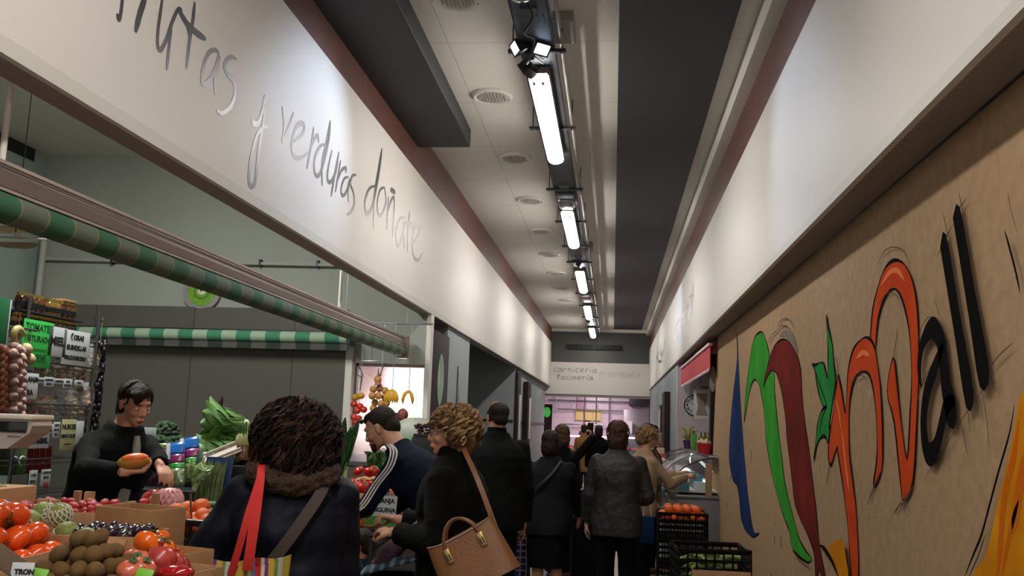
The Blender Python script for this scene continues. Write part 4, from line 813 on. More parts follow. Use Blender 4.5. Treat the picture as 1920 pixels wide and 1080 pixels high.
def hair_mass(o, hc, R, s, blobs, m, name='hair', vox=.006, disp=.012, dsc=.03):
    mb = MB()
    for (x, y, z, a, b, c) in blobs: mb.ell(hc + R @ V((x, y, z)) * s, (a * s, b * s, c * s), 20, 14, M=R)
    h = mb.build(name, m, o); fuse(h, vox, 2, disp, dsc); h.data.materials.clear(); h.data.materials.append(m); return h
SHORT = [(0,-.028,.042,.08,.092,.082),(0,-.06,-.01,.066,.062,.075),(0,.022,.08,.06,.052,.036)]
BOB = [(0,-.03,.045,.088,.1,.09),(0,-.055,-.03,.085,.075,.11),(.062,-.015,-.03,.028,.06,.09),(-.062,-.015,-.03,.028,.06,.09),(0,.04,.092,.062,.055,.034)]
def curls(o, hc, R, s, rad, n, length, m, seed=1, coil=.012, face=55, r0=.0026, name='curls', bottom=115, down=.0, cen=(0, -.02, .02)):
    """loose curly locks over the head; the front sector of `face` degrees half-width stays open below the fringe"""
    rnd = random.Random(seed); mb = MB(); per = 6; k = 0
    for lk_ in range(max(1, n // per)):
        az = rnd.uniform(-pi, pi); front = abs(az) < RD(face)
        p0 = rnd.uniform(2, 60); p1 = rnd.uniform(62, 82) if front else rnd.uniform(85, bottom)
        if p1 < p0 + 25: p1 = p0 + 25
        sc0 = rnd.uniform(.92, 1.04); turns = rnd.uniform(3, 5.5) * (.7 if front else 1); ph = rnd.uniform(0, 6.28); cr = coil * rnd.uniform(.6, 1.3); daz = rnd.uniform(-.35, .35); N = 24
        for j in range(per):
            oa = rnd.uniform(-.035, .035); of = rnd.uniform(-2, 2); orr = rnd.uniform(-.02, .02); oph = rnd.uniform(-.35, .35); pts = []
            for i in range(N):
                t = i / (N - 1); f = RD(p0 + of + (p1 - p0) * t); a = az + oa * (1 - .3 * t) + daz * t
                q = V((sin(a) * sin(f) * rad[0], cos(a) * sin(f) * rad[1], cos(f) * rad[2])) * (sc0 + orr)
                if f > 1.57: q = V((q.x * 1.0, q.y * 1.0, q.z - (f - 1.57) * length))
                th = turns * 2*pi*t + ph + oph; nrm = q.normalized(); tg = V((cos(a), -sin(a), 0)); g = min(1, .3 + 1.2 * t); q = q + nrm * cos(th) * cr * .7 * g + tg * sin(th) * cr * g
                pts.append(hc + R @ (q + V(cen)) * s)
            r_ = r0 * rnd.uniform(.7, 1.4) * s; mb.tube(pts, [r_ * (1 - .6 * abs(i / (N-1) - .35)) for i in range(N)], 3, cap=False)
    return mb.build(name, m, o, fix=False)
def specs_on(o, hc, R, s, m=None):
    m = m or mat('glasses_wire', '#6c5c4c', .3, .8); g = MB(); P = lambda x, y, z: hc + R @ V((x, y, z)) * s
    for k in (-1, 1):
        g.tube([P(k * .032 + .022 * cos(2*pi*i/16), .098, .0 + .016 * sin(2*pi*i/16)) for i in range(16)], .0016, 5, closed=True); g.tube([P(k * .054, .096, .004), P(k * .075, .05, .006), P(k * .079, -.01, .0)], .0016, 5)
    g.tube([P(-.01, .1, .004), P(0, .104, .006), P(.01, .1, .004)], .0016, 5); return g.build('glasses', m, o)
def dk(c, f=.5):
    r = rgb(c); return tuple(x * f * .7 for x in r)
def cloth(name, c, bump=.35, sc2=90, rough=.9, var=.08, sheen=0): return mat(name, dk(c) if max(rgb(c)) < .05 else c, rough, bump=bump, bscale=sc2, var=var, vscale=5, spec=.15)
def hairmat(name, c, c2): return mat(name, c, .62, spec=.22, bump=.8, bscale=120, col2=c2, vscale=35)
def at(px, py, y, gz=0):
    p = onY(px, py, y); return V((p.x, p.y, gz))
# -- vendor behind the counter
ven_l = V((-2.74, 4.75, .1))
vm = cloth('black_jacket', '#131316'); a_ = RD(-62)
def to_local(w_, loc, rz): d = V(w_) - V(loc); return Rz(-rz) @ d
vh_far = onY(232, 884, 4.25); vh_near = onY(322, 912, 4.1)
vrz = RD(-112)
ven = person('woman vendor in an open black jacket holding a papaya behind the counter', ven_l, vrz, 1.64, 1.12, lean=.28, head=(RD(-8), -.38, .05), hl=to_local(vh_near, ven_l, vrz), hr=to_local(vh_far, ven_l, vrz),
    coat=vm, hem=.5, legs='trousers', legm=cloth('black_trousers', '#101012'), skin=M_skin, vox=.0065, curl=(.4, .55), palm=((0, .2, -1), (0, 0, 1)), hdir=((.2, .8, -.5), (-.9, .5, .05)), hint=((-.8, -.4, -.5), (.8, -.5, -.5)), fwd=.12, thick=1.1)
vo, hc, Rh, s, vsp, vHD, _, _ = ven
hm = hairmat('vendor_hair', '#33211a', '#1a1310'); hair_mass(vo, hc, Rh, s, SHORT + [(.02,.05,.072,.056,.034,.03),(-.064,-.028,-.01,.02,.045,.06),(.064,-.028,-.01,.02,.045,.06),(0,-.075,-.06,.062,.045,.06),(.035,.07,.055,.03,.02,.035)], hm, 'hair', .006, .01, .03)
curls(vo, hc, Rh, s, (.086, .1, .1), 240, .02, hm, 3, .002, 30, .003, 'loose_strands', 100)
pt = MB(); pt.tube(smooth_path([hc + Rh @ V((-.03,-.1,-.02)) * s, hc + Rh @ V((-.05,-.14,-.06)) * s, hc + Rh @ V((-.05,-.13,-.13)) * s, hc + Rh @ V((-.04,-.1,-.19)) * s], 4), [.04*s]*6 + [.046*s]*4 + [.034*s]*2 + [.012*s], 12); pt = pt.build('ponytail', hairmat('vendor_ponytail', '#8a6238', '#5a3d24'), vo); L(pt, 'light brown ponytail')
# grey top showing in the open front
mb = MB(); vs_ = []
fr_ = [(.50, .035, .118), (.58, .036, .112), (.66, .034, .108), (.74, .03, .109), (.80, .02, .098), (.835, .01, .08)]
top = []
for f, wd_, yy in fr_:
    c, a = vsp(f); y_ = yy * 1.38; top.append((c + V((.0, y_ * cos(a), -y_ * sin(a))), wd_ * 1.9))
mb.ribbon([p for p, _ in top], [w_ for _, w_ in top], [V((0, cos(vsp(f)[1]), -sin(vsp(f)[1]))) for f, _, _ in fr_], .02); L(mb.build('grey_top', cloth('pale_grey_knit', '#8f8a82'), vo), 'pale grey knitted top in the open jacket')
mb = MB(); mb.tube([vsp(.36)[0] + V((.0, .14, 0)), vsp(.50)[0] + V((.0, .165, 0))], .06, 10, ry=.02); mb.build('apron_front', _mc['pale_grey_knit'], vo)
pw_ = vo.matrix_basis @ vHD[1]
pap = E('papaya', vh_far + V((.05, .01, .05)), rot=(0, RD(-8), RD(20))); pap.scale = (.72, .72, .72); T(pap, 'cut papaya with orange flesh held in the vendor\'s hand', 'papaya')
MB().ell((0, 0, 0), (.105, .055, .05), 24, 14, fn=lambda p, t, f: 1 - .12 * p.x).build('peel', mat('papaya_peel', '#7d7a24', .45, col2='#b5651d', vscale=9), pap)
MB().ell((-.004, -.012, .022), (.088, .046, .034), 20, 12).build('orange_flesh', mat('papaya_flesh', '#d9641c', .4, var=.2, vscale=14), pap)
# -- navy puffer woman in the foreground, seen from behind
nv_l = V((-1.21, 3.42, 0)); nrz = RD(22)
nvm = mat('navy_puffer', '#0a0d1b', .6, bump=.3, bscale=25, var=.1, spec=.2)
nt_ = nvm.node_tree; b_ = nt_.nodes['Principled BSDF']; tc_ = nt_.nodes.new('ShaderNodeTexCoord'); wv = nt_.nodes.new('ShaderNodeTexWave'); wv.bands_direction = 'Z'; wv.inputs['Scale'].default_value = 2.1; wv.inputs['Distortion'].default_value = .9; wv.inputs['Detail'].default_value = 1
bp_ = nt_.nodes.new('ShaderNodeBump'); bp_.inputs['Distance'].default_value = .02; bp_.inputs['Strength'].default_value = .55; nt_.links.new(tc_.outputs['Object'], wv.inputs['Vector']); nt_.links.new(wv.outputs['Fac'], bp_.inputs['Height'])
for l_ in list(b_.inputs['Normal'].links): nt_.links.new(l_.from_socket, bp_.inputs['Normal'])
nt_.links.new(bp_.outputs[0], b_.inputs['Normal'])
nav = person('woman with big dark curly hair in a navy puffer coat seen from behind', nv_l, nrz, 1.58, 1.1, lean=.06, head=(.1, -.08, 0), hl=(-.33, .22, .86), hr=(.14, .28, .92), coat=nvm, hem=.4, legm=cloth('dark_jeans', '#15171f'), vox=.0075, thick=1.75, sleeve=.068, flare=1.05, folds=.02, collar=None, hs=1.05, coat_name='puffer_coat', shoe='#201a18')
no, hc, Rh, s, nsp, nHD, nSH, nEL = nav
hn = hairmat('dark_curly_hair', '#211512', '#110c0b'); hair_mass(no, hc, Rh, s, [(0,-.05,.03,.13,.11,.115),(0,-.075,-.06,.145,.1,.11),(.075,-.03,-.04,.06,.07,.1),(-.075,-.03,-.04,.06,.07,.1)], hn, 'hair', .008, .03, .05)
curls(no, hc, Rh, s, (.165, .155, .155), 2000, .12, hn, 8, .015, 40, .0027, 'curls', 132, cen=(0, -.055, .0)); L(curls(no, hc, Rh, s, (.172, .16, .16), 320, .12, hairmat('auburn_curls', '#472e22', '#2b1c15'), 9, .02, 50, .0026, 'lighter_curls', 124, cen=(0, -.055, .0)), 'lighter brown curls')
cc, ca = nsp(.845); mb = MB(); n = 30
pth = [cc + V((cos(2*pi*q/n) * .135, sin(2*pi*q/n) * .11 - .015, .03 - .02 * sin(2*pi*q/n))) for q in range(n)]
mb.tube(pth, .035, 10, closed=True); mb.tube(smooth_path([cc + V((-.13,-.03,.03)), cc + V((-.12,-.12,.0)), cc + V((0,-.16,-.03)), cc + V((.12,-.12,0)), cc + V((.13,-.03,.03))], 5), .045, 10)
fu = mb.build('fur_hood_trim', mat('brown_fur', '#4e3627', .95, bump=1, bscale=150, col2='#2c1e17', vscale=60), no); fuse(fu, .007, 1, .03, .02); fu.data.materials.clear(); fu.data.materials.append(_mc['brown_fur']); L(fu, 'brown fur trim of the hood')
def on_back(no_sp, f, x, H, W, k, extra=.012):
    c, a = no_sp(f); return c + V((x, 0, 0)), a
def backpt(x, z, depth):  # a point on her coat's back, local
    return V((x, depth, z))
# crossbody strap over her back
mb = MB(); st = smooth_path([(.12, -.08, 1.345), (.10, -.150, 1.28), (.03, -.195, 1.17), (-.06, -.205, 1.04), (-.15, -.185, .92), (-.24, -.1, .82)], 5)
mb.ribbon(st, .042, [V((.3 * p.x, -1, .12)) for p in st], .006); sb = mb.build('shoulder_strap', mat('brown_strap', '#3a2a24', .6), None); sb.location = nv_l; sb.rotation_euler = (0, 0, nrz); T(sb, 'dark brown bag strap running diagonally across the navy coat', 'bag strap')
# red handled striped shopping bag hanging at her left side
bag = E('shopping_bag', nv_l, nrz); T(bag, 'multicoloured striped shopping bag with long red handles on the navy coat woman\'s shoulder', 'shopping bag')
M_bst = stripe_mat('bag_stripes', [(.02, '#c9a03a'), (.012, '#7d8f3a'), (.014, '#dcd3c4'), (.01, '#5b8fb3'), (.02, '#b8232a'), (.012, '#d9c9b5'), (.012, '#6b3a7a'), (.02, '#cfa640'), (.012, '#6f8f3a'), (.016, '#c7c7c9'), (.026, '#b3a03a')], 0, 1, .75)
M_rs = mat('red_canvas', '#c0231c', .75, bump=.3, bscale=200, var=.06)
bc0 = to_local(onY(432, 1078, 3.1), nv_l, nrz)
def bagshape(u, v):
    a = 2*pi*u; ex = .195 + .012 * sin(5 * a); return V((bc0.x + cos(a) * ex * (.9 + .1 * v), bc0.y + sin(a) * (.055 + .015 * v), .68 + v * (.375 + .012 * cos(2 * a) + .005 * sin(7*a))))
mb = MB(); mb.grid(56, 10, bagshape); mb.build('bag_body', M_bst, bag)
mb = MB(); mb.prism([bagshape(k / 24, 0) for k in range(24)], (0, 0, .006)); mb.build('bag_base', M_rs, bag)
def NB(px, py, y): return to_local(onY(px, py, y), nv_l, nrz)
for pts_, ww in (([NB(432, 1078, 3.03), NB(447, 1030, 3.03), NB(464, 969, 3.05), NB(480, 915, 3.13), NB(487, 885, 3.22)], [.024, .024, .016, .016, .02]), ([NB(464, 1070, 3.035), NB(468, 1040, 3.035), NB(476, 985, 3.055), NB(484, 930, 3.11), NB(489, 890, 3.2)], [.034, .034, .03, .022, .02])):
    st = smooth_path(pts_ + [pts_[-1] + V((0, .1, .035)), pts_[-1] + V((-.01, .22, .03)), pts_[-1] + V((-.03, .3, -.08))], 5); n_ = len(st); w_ = [ww[min(4, int(i * 5 / n_))] for i in range(n_)]; w_ = [sum(w_[max(0, i-3):i+4]) / len(w_[max(0, i-3):i+4]) for i in range(n_)]
    mb = MB(); mb.ribbon(st, w_, [V((.2, -1, .25)) if i < n_ * .5 else V((0, -.4, 1)) for i in range(n_)], .005); mb.build('handle', M_rs, bag)
# -- man in navy tracksuit leaning over
tr_l = V((-1.02, 5.55, 0)); trz = RD(78)
tkm = cloth('navy_tracksuit', '#18233f', .2, 60)
trk = person('man in navy tracksuit with white stripes leaning forward, sunglasses on his head', tr_l, trz, 1.76, 1.0, lean=.62, head=(.1, -.48, .0), hl=(-.22, .62, .92), hr=(.2, .6, .9), coat=tkm, hem=.48, legm=tkm, skin=M_skin2, vox=.0065, coat_name='tracksuit_jacket', curl=(.6, .6), folds=.012, fwd=.25)
to, hc, Rh, s, tsp, tHD, tSH, tEL = trk
hb = hairmat('dark_short_hair', '#2e221c', '#191412'); hair_mass(to, hc, Rh, s, SHORT, hb, 'hair', .006, .006, .02)
MB().tube([hc + Rh @ V((-.045,.07,-.085))*s, hc + Rh @ V((0,.088,-.1))*s, hc + Rh @ V((.045,.07,-.085))*s], .018*s, 10).build('beard', hb, to)
mb = MB()
for k in (-1, 1): mb.ell(hc + Rh @ V((k*.035,.085,.085))*s, (.026*s,.01*s,.018*s), 12, 8, M=Rh); mb.tube([hc + Rh @ V((k*.06,.08,.085))*s, hc + Rh @ V((k*.08,.0,.06))*s], .003, 6)
mb.build('sunglasses', M_blk, to)
mb = MB()
for j in range(3):
    dd = V((-.0, 0, 0))
    for i_, nm in ((0, 1),):
        a0, a1, a2 = tSH[0], tEL[0], tHD[0]; off = V((-.078 + .004, -.018 + .02 * j, .01)); off2 = V((-.066, -.018 + .02 * j, 0))
        st = smooth_path([tsp(.85)[0] + V((-.075, .0 + .016 * j, .012)), a0 + V((-.03, -.018 + .02*j, .066)), a0 + off + V((0, 0, -.03)), a0 * .5 + a1 * .5 + off2, a1 + off2, a1 * .5 + a2 * .5 + off2 * .95, a2 + off2 * .75], 5)
        mb.ribbon(st, .009, V((-1, 0, .15)), .006)
    for s_ in (-1,):
        st = smooth_path([(s_ * .165, -.02 + .02 * j, .9), (s_ * .155, -.02 + .02 * j, .6), (s_ * .158, -.02 + .02 * j, .3), (s_ * .15, -.03 + .02 * j, .12)], 4); mb.ribbon(st, .009, (s_, 0, 0), .008)
T(mb.build('white_stripes', mat('stripe_white', '#c9c5c4', .7), to), None)
# -- woman with blonde curls and brown handbag
bl_l = V((-.745, 4.45, 0)); brz = RD(80)
bkm = cloth('black_wool', '#15120f')
bln = person('woman with blonde curly hair and glasses in a dark coat, tan handbag on her arm', bl_l, brz, 1.62, 1.08, lean=.06, head=(.34, -.06, 0), hl=to_local(onY(742, 1000, 4.32), bl_l, brz), hr=to_local(onY(748, 975, 4.62), bl_l, brz), coat=bkm, hem=.38, legm=cloth('dark_trousers', '#0f0e10'), skin=M_skin, vox=.0065, thick=1.35, sleeve=.06, curl=(.75, .75), palm=((.2, .1, -1), (-.2, .1, -1)), collar=.035, folds=.02, shoe='#1d1815')
bo, hc, Rh, s, bsp, bHD, bSH, bEL = bln
hbl = hairmat('blonde_curly_hair', '#94734e', '#4a3524'); hair_mass(bo, hc, Rh, s, [(0,-.03,.05,.105,.11,.09),(0,-.06,-.03,.1,.085,.09),(.06,-.035,-.02,.04,.05,.075),(-.06,-.035,-.02,.04,.05,.075),(0,.035,.085,.07,.055,.036)], hbl, 'hair', .007, .022, .04)
curls(bo, hc, Rh, s, (.125, .128, .125), 900, .06, hbl, 21, .016, 62, .0026, 'curls', 118, cen=(0, -.03, .015)); L(curls(bo, hc, Rh, s, (.13, .133, .13), 420, .06, hairmat('pale_blonde_curls', '#c7a67a', '#96764f'), 22, .017, 66, .0026, 'paler_curls', 116, cen=(0, -.03, .015)), 'paler blonde curls')
specs_on(bo, hc, Rh, s)
sc_m = cloth('mauve_scarf', '#5e4a5a'); mb = MB(); mb.tube([bsp(.66)[0] + V((.02, .16, .0)), bsp(.6)[0] + V((0, .26, 0)), bsp(.56)[0] + V((0, .36, -.02)), bsp(.53)[0] + V((0, .4, -.02))], [.03, .05, .06, .04], 12, ry=[.02, .04, .05, .03]); L(mb.build('mauve_sleeve_cloth', sc_m, bo), 'mauve cloth over her forearm')
# handbag
hbp = onY(884, 1046, 4.12); hbg = E('handbag', hbp, RD(12), ); hbg.rotation_euler = (RD(-6), RD(-29), RD(4)); hbg.scale = (.97, .97, .97); T(hbg, 'tan leather handbag with two handles and brass buckles hanging beside the dark coat', 'handbag')
M_tan = mat('tan_leather', '#7d5029', .45, bump=.25, bscale=120, var=.1, vscale=6); M_tand = mat('tan_leather_dark', '#6f4524', .45); M_brass = mat('brass', '#b59a63', .3, .9)
def bagf(u, v):
    a = 2*pi*u; e = .55; c_, s__ = cos(a), sin(a); X = (.165 + .02 * (1 - v)) ; Y = .075 - .045 * v
    return V((math.copysign(abs(c_) ** e, c_) * X, math.copysign(abs(s__) ** e, s__) * Y, -.13 + .25 * v + (.01 * cos(2 * a) * v)))
mb = MB(); mb.grid(48, 12, bagf); mb.add([bagf(k/24, 0) for k in range(24)], [tuple(range(24))]); mb.add([bagf(k/24, 1) for k in range(24)], [tuple(range(24))]); bb = mb.build('bag_body', M_tan, hbg)
mb = MB(); mb.tube([bagf(k/48, 1) for k in range(48)], .004, 6, closed=True); mb.build('top_piping', M_tand, hbg)
for yy in (-.035, .035):
    for xx in (-.085, .085):
        b = MB().bbox(xx - .016, yy * 1.5 - .006, .02, xx + .016, yy * 1.5 + .006, .085, .004).build('buckle', M_brass, hbg); mb = MB()
        for q in (-.006, .006): mb.box(xx + q - .0025, yy * 1.5 - .009, .03, xx + q + .0025, yy * 1.5 + .009, .06)
        mb.build('buckle_slots', M_blk, b, smooth=False)
    MB().tube(smooth_path([(-.085, yy * 1.4, .07), (-.078, yy * 1.2, .12), (-.045, yy, .17), (0, yy * .8, .19), (.045, yy, .17), (.078, yy * 1.2, .12), (.085, yy * 1.4, .07)], 5), .0075, 8).build('handle', M_tand, hbg)
# shoulder strap from her shoulder to the bag
shp = bo.matrix_basis @ (bsp(.84)[0] + V((.11, -.0, .03)))
import bpy as _b
bpy.context.view_layer.update()
ml = hbg.matrix_basis.inverted(); w0 = bo.matrix_basis
p_sh = onY(866, 848, 4.30); p_mid = onY(898, 905, 4.16); p_end = onY(930, 992, 4.13)
st = smooth_path([ml @ (p_sh + V((-.05, .12, -.0))), ml @ (p_sh + V((-.0, .06, .014))), ml @ (p_sh + V((.02, -.02, .0))), ml @ p_mid, ml @ p_end], 6)
mb = MB(); mb.ribbon(st, .024, V((.25, -1, .15)), .004); mb.build('shoulder_strap', M_tan, hbg)
# pushchair she holds
pu = E('pushchair', (-1.24, 4.55, 0), 0); T(pu, 'pushchair with grey and pale blue striped canopy below the tracksuit man', 'pushchair')
M_can = stripe_mat('canopy_stripes', [(.03, '#39434f'), (.022, '#6e8496')], 0, 1, .8)
cp_ = [onY(700, 1048, 4.62), onY(745, 1042, 4.6), onY(782, 1048, 4.4), onY(670, 1078, 4.45)]
mb = MB(); Wp = lambda p: p - V((-1.24, 4.55, 0)); q = [Wp(p) for p in cp_]
mb.grid(10, 6, lambda u, v: (q[3] * (1 - u) + (q[2]) * u) * (1 - v) + (q[0] * (1 - u) + q[1] * u) * v + V((0, 0, .03 * sin(pi * u) * sin(pi * v)))); cn = mb.build('canopy', M_can, pu)
so = cn.modifiers.new('t', 'SOLIDIFY'); so.thickness = .012; bake(cn)
M_fr = mat('pushchair_frame', '#4a4c50', .4, .6)
hnd = onY(752, 1000, 4.45)
for dx in (0, .26): mb = MB(); mb.tube(smooth_path([(.06 + dx, -.02, .98), (.05 + dx, -.0, .7), (-.02 + dx, .12, .35), (-.1 + dx, .35, .1)], 5), .011, 8); mb.build('frame_tube', M_fr, pu)
MB().tube([(.06, -.02, .98), (.32, -.02, .98)], .014, 8).build('handle_bar', M_blk, pu)
mb = MB(); mb.bbox(-.12, .1, .34, .26, .5, .4, .02); mb.bbox(-.12, .1, .36, .26, .16, .8, .02); mb.build('seat', cloth('pushchair_seat', '#22242a'), pu)
for (x, y) in ((-.14, .4), (.22, .4), (-.06, -.05), (.3, -.05)): MB().tube([(x - .02, y, .09), (x + .02, y, .09)], .09, 20).build('wheel', M_blk, pu)
# -- toddler beside the pushchair
chl = person('small child with short dark hair facing left beside the pushchair', V((-1.36, 5.02, 0)), RD(82), .93, 1.05, lean=.0, head=(.15, -.15, 0), coat=cloth('teal_top', '#1c3440'), hem=.4, legm=cloth('child_trousers', '#1a1c24'), skin=M_skin, vox=.006, hs=1.32, folds=.008, hl=(-.14, .14, .45), hr=(.14, .1, .42), thick=1.1, sleeve=.06, fwd=.0)
hair_mass(chl[0], chl[1], chl[2], chl[3], SHORT, hb, 'hair', .005, .004, .02)
# -- bald man in black seen from behind
bm_ = person('balding man in a black coat and dark blue jeans seen from behind', V((-.88, 7.0, 0)), RD(14), 1.73, 1.1, lean=.03, head=(.3, -.1, 0), coat=cloth('black_coat', '#141615'), hem=.44, legs='jeans', legm=cloth('blue_jeans', '#141d2b'), skin=M_skin, vox=.0075, thick=1.3, sleeve=.062, collar=.03, shoe='#17120f')
hair_mass(bm_[0], bm_[1], bm_[2], bm_[3], [(0,-.036,.034,.079,.086,.076),(0,-.06,-.02,.062,.056,.06),(.055,-.01,.01,.025,.06,.05),(-.055,-.01,.01,.025,.06,.05)], hb, 'hair', .006, .005, .02); specs_on(bm_[0], bm_[1], bm_[2], bm_[3])
# -- old lady in grey coat and skirt with trolley
old_l = V((-.53, 7.95, 0)); ol = person('short-haired woman in a dark grey coat and black skirt walking away beside a tartan trolley', old_l, RD(0), 1.5, 1.12, lean=.06, head=(-.1, -.1, 0), hl=(-.22, .12, .72), hr=(.26, .3, .72), coat=cloth('dark_grey_coat', '#25242a'), hem=.42, legs='skirt', legm=cloth('black_skirt', '#0e0d10'), skin=M_skin, vox=.0075, thick=1.3, sleeve=.058, shoe='#17161a', folds=.015)
hair_mass(ol[0], ol[1], ol[2], ol[3], BOB, hairmat('dark_brown_hair', '#2a1a15', '#18100e'), 'hair', .007, .015, .03)
mb = MB(); st = smooth_path([(.1, -.06, 1.25), (.03, -.145, 1.15), (-.1, -.155, 1.02), (-.19, -.1, .92)], 4); mb.ribbon(st, .02, V((0, -1, .2)), .004); mb.build('bag_strap', M_blk, ol[0])
# -- woman filming with a phone just ahead of her
ph_l = V((-.52, 9.6, 0)); ph = person('woman in black with light brown hair holding up a phone', ph_l, RD(-20), 1.56, 1.0, head=(.25, -.05, 0), hr=(.2, .3, 1.42), hl=(-.1, .3, 1.25), coat=vm, hem=.45, legm=_mc['black_trousers'], skin=M_skin, vox=.0085, curl=(.7, .8), palm=((1, 0, 0), (-.6, -.2, 0)), hdir=(None, (0, .2, 1)))
hair_mass(ph[0], ph[1], ph[2], ph[3], BOB, hairmat('light_brown_hair', '#5d4230', '#3a291f'), 'hair', .008, .015, .03)
wp = ph[0].matrix_basis @ (ph[5][1] + V((-.02, .04, .1))); T(MB().bbox(-.035, -.005, -.07, .035, .005, .07, .005).build('phone', M_blk, None, wp, (RD(10), 0, RD(20))), 'black phone held up by the woman ahead of the grey coat woman', 'phone')
# -- grey jacket woman
gr_l = V((.05, 7.75, 0)); gj = person('woman with reddish brown hair in a grey quilted jacket seen from behind', gr_l, RD(-2), 1.6, 1.06, lean=.02, head=(-.05, -.05, 0), hl=(-.25, .08, .76), hr=(.2, .22, .95), coat=mat('grey_quilted', '#1f1b1c', .65, bump=.8, bscale=22, var=.1), hem=.42, legm=_mc['black_trousers'], skin=M_skin, vox=.0075, thick=1.4, sleeve=.06, collar=.03, folds=.022)
hg = hairmat('reddish_brown_hair', '#4b3023', '#2c1c16'); hair_mass(gj[0], gj[1], gj[2], gj[3], BOB, hg, 'hair', .007, .015, .03); curls(gj[0], gj[1], gj[2], gj[3], (.1, .11, .115), 260, .03, hg, 31, .003, 45, .003, 'hair_strands', 112)
# -- curly blonde woman with glasses at the display case
cb_l = V((.27, 8.95, 0)); cb = person('woman with short blonde curls and glasses in a beige jacket reaching to the display case', cb_l, RD(-62), 1.58, 1.02, lean=.12, head=(-.1, -.28, 0), hl=(-.06, .46, 1.12), hr=(.12, .44, 1.1), coat=cloth('beige_jacket', '#a3896d'), hem=.46, legm=cloth('dark_blue_trousers', '#10131c'), skin=M_skin2, vox=.0075, curl=(.5, .6), palm=((0, 0, -1), (0, 0, -1)), thick=1.1)
hair_mass(cb[0], cb[1], cb[2], cb[3], [(0,-.03,.05,.09,.1,.085),(0,-.05,-.02,.085,.075,.08),(0,.04,.085,.065,.055,.04)], hbl, 'hair', .007, .018, .03); curls(cb[0], cb[1], cb[2], cb[3], (.104, .112, .11), 420, .01, _mc['pale_blonde_curls'], 41, .009, 50, .0026, 'curls', 105); specs_on(cb[0], cb[1], cb[2], cb[3])
mb = MB(); c_, _a = cb[4](.85); mb.tube(smooth_path([c_ + V((-.08, .03, .02)), c_ + V((-.05, .11, -.06)), c_ + V((-.03, .15, -.22)), c_ + V((-.02, .15, -.32))], 4), .025, 8, ry=.012); mb.tube(smooth_path([c_ + V((.08, .03, .02)), c_ + V((.05, .11, -.06)), c_ + V((.03, .15, -.2))], 4), .025, 8, ry=.012); L(mb.build('patterned_scarf', mat('leopard_scarf', '#4a3b2d', .8, col2='#a08a6c', vscale=45), cb[0]), 'speckled scarf')
tt = E('tote_bag', (.33, 8.6, .66)); tt.scale = (.8, .8, .8); T(tt, 'blue cloth bag hanging between the grey jacket and the display case', 'bag'); MB().bbox(-.07, -.04, -.18, .08, .05, .12, .02).build('bag_body', cloth('blue_cloth', '#17305a'), tt); MB().tube(smooth_path([(-.04, 0, .1), (-.02, 0, .3), (.03, 0, .3), (.05, 0, .1)], 4), .007, 6).build('handle', cloth('blue_cloth2', '#c2b7a8'), tt)
dkw = person('dark-haired woman in a striped scarf mostly hidden behind the blonde woman at the display case', V((.4, 10.3, 0)), RD(-70), 1.6, 1.0, head=(0, -.15, 0), coat=cloth('charcoal_coat', '#1d1b1d'), hem=.45, legm=_mc['black_trousers'], vox=.0095, skin=M_skin)
hair_mass(dkw[0], dkw[1], dkw[2], dkw[3], BOB, _mc['dark_brown_hair'], 'hair', .009, .015, .03); mb = MB(); c_, _a = dkw[4](.86); mb.tube([c_ + V((cos(2*pi*q/20) * .075, sin(2*pi*q/20) * .075, 0)) for q in range(20)], .03, 8, closed=True, ry=.05); mb.build('striped_scarf', stripe_mat('bw_stripes', [(.02, '#c9c5c4'), (.02, '#1a1a1c')], 2, 1), dkw[0])
# -- far customers and butchers
mc_ = person('woman in a mustard coat at the butcher counter', V((-.62, 20.6, 0)), RD(-10), 1.6, 1.0, coat=cloth('mustard_coat', '#8a6233'), hem=.34, legm=_mc['black_trousers'], vox=.013, folds=.01); hair_mass(mc_[0], mc_[1], mc_[2], mc_[3], SHORT, hb, 'hair', .012, .005, .03)
bc_ = person('person in a black hooded coat with black hair at the butcher counter', V((-.27, 18.6, 0)), RD(12), 1.58, 1.12, coat=vm, hem=.4, legm=_mc['black_trousers'], vox=.013, folds=.01, thick=1.5); hair_mass(bc_[0], bc_[1], bc_[2], bc_[3], BOB, hb, 'hair', .012, .005, .03)
b1 = person('butcher with short dark hair in a dark apron behind the mustard coat woman', V((-.75, 27.2, 0)), RD(180), 1.74, 1.0, coat=cloth('maroon_shirt', '#4d2a34'), hem=.5, legm=_mc['black_trousers'], vox=.014, folds=.01); hair_mass(b1[0], b1[1], b1[2], b1[3], SHORT, hb, 'hair', .012, .004, .03)
b2 = person('butcher in white wearing a red cap behind the counter', V((.1, 27.2, 0)), RD(160), 1.72, 1.05, coat=cloth('white_tunic', '#c9bfc2'), hem=.45, legm=_mc['white_tunic'], vox=.014, folds=.01); hair_mass(b2[0], b2[1], b2[2], b2[3], [(0,-.02,.06,.085,.1,.07),(0,.08,.06,.05,.05,.012)], mat('red_cap', '#b5222c', .7), 'red_cap', .012, 0)
sh_ = person('shopper in dark clothes partly hidden behind the woman with the phone', V((-.62, 11.6, 0)), RD(5), 1.52, 1.1, coat=vm, hem=.42, legm=_mc['black_trousers'], vox=.012, folds=.012); hair_mass(sh_[0], sh_[1], sh_[2], sh_[3], BOB, _mc['light_brown_hair'], 'hair', .011, .01, .03)
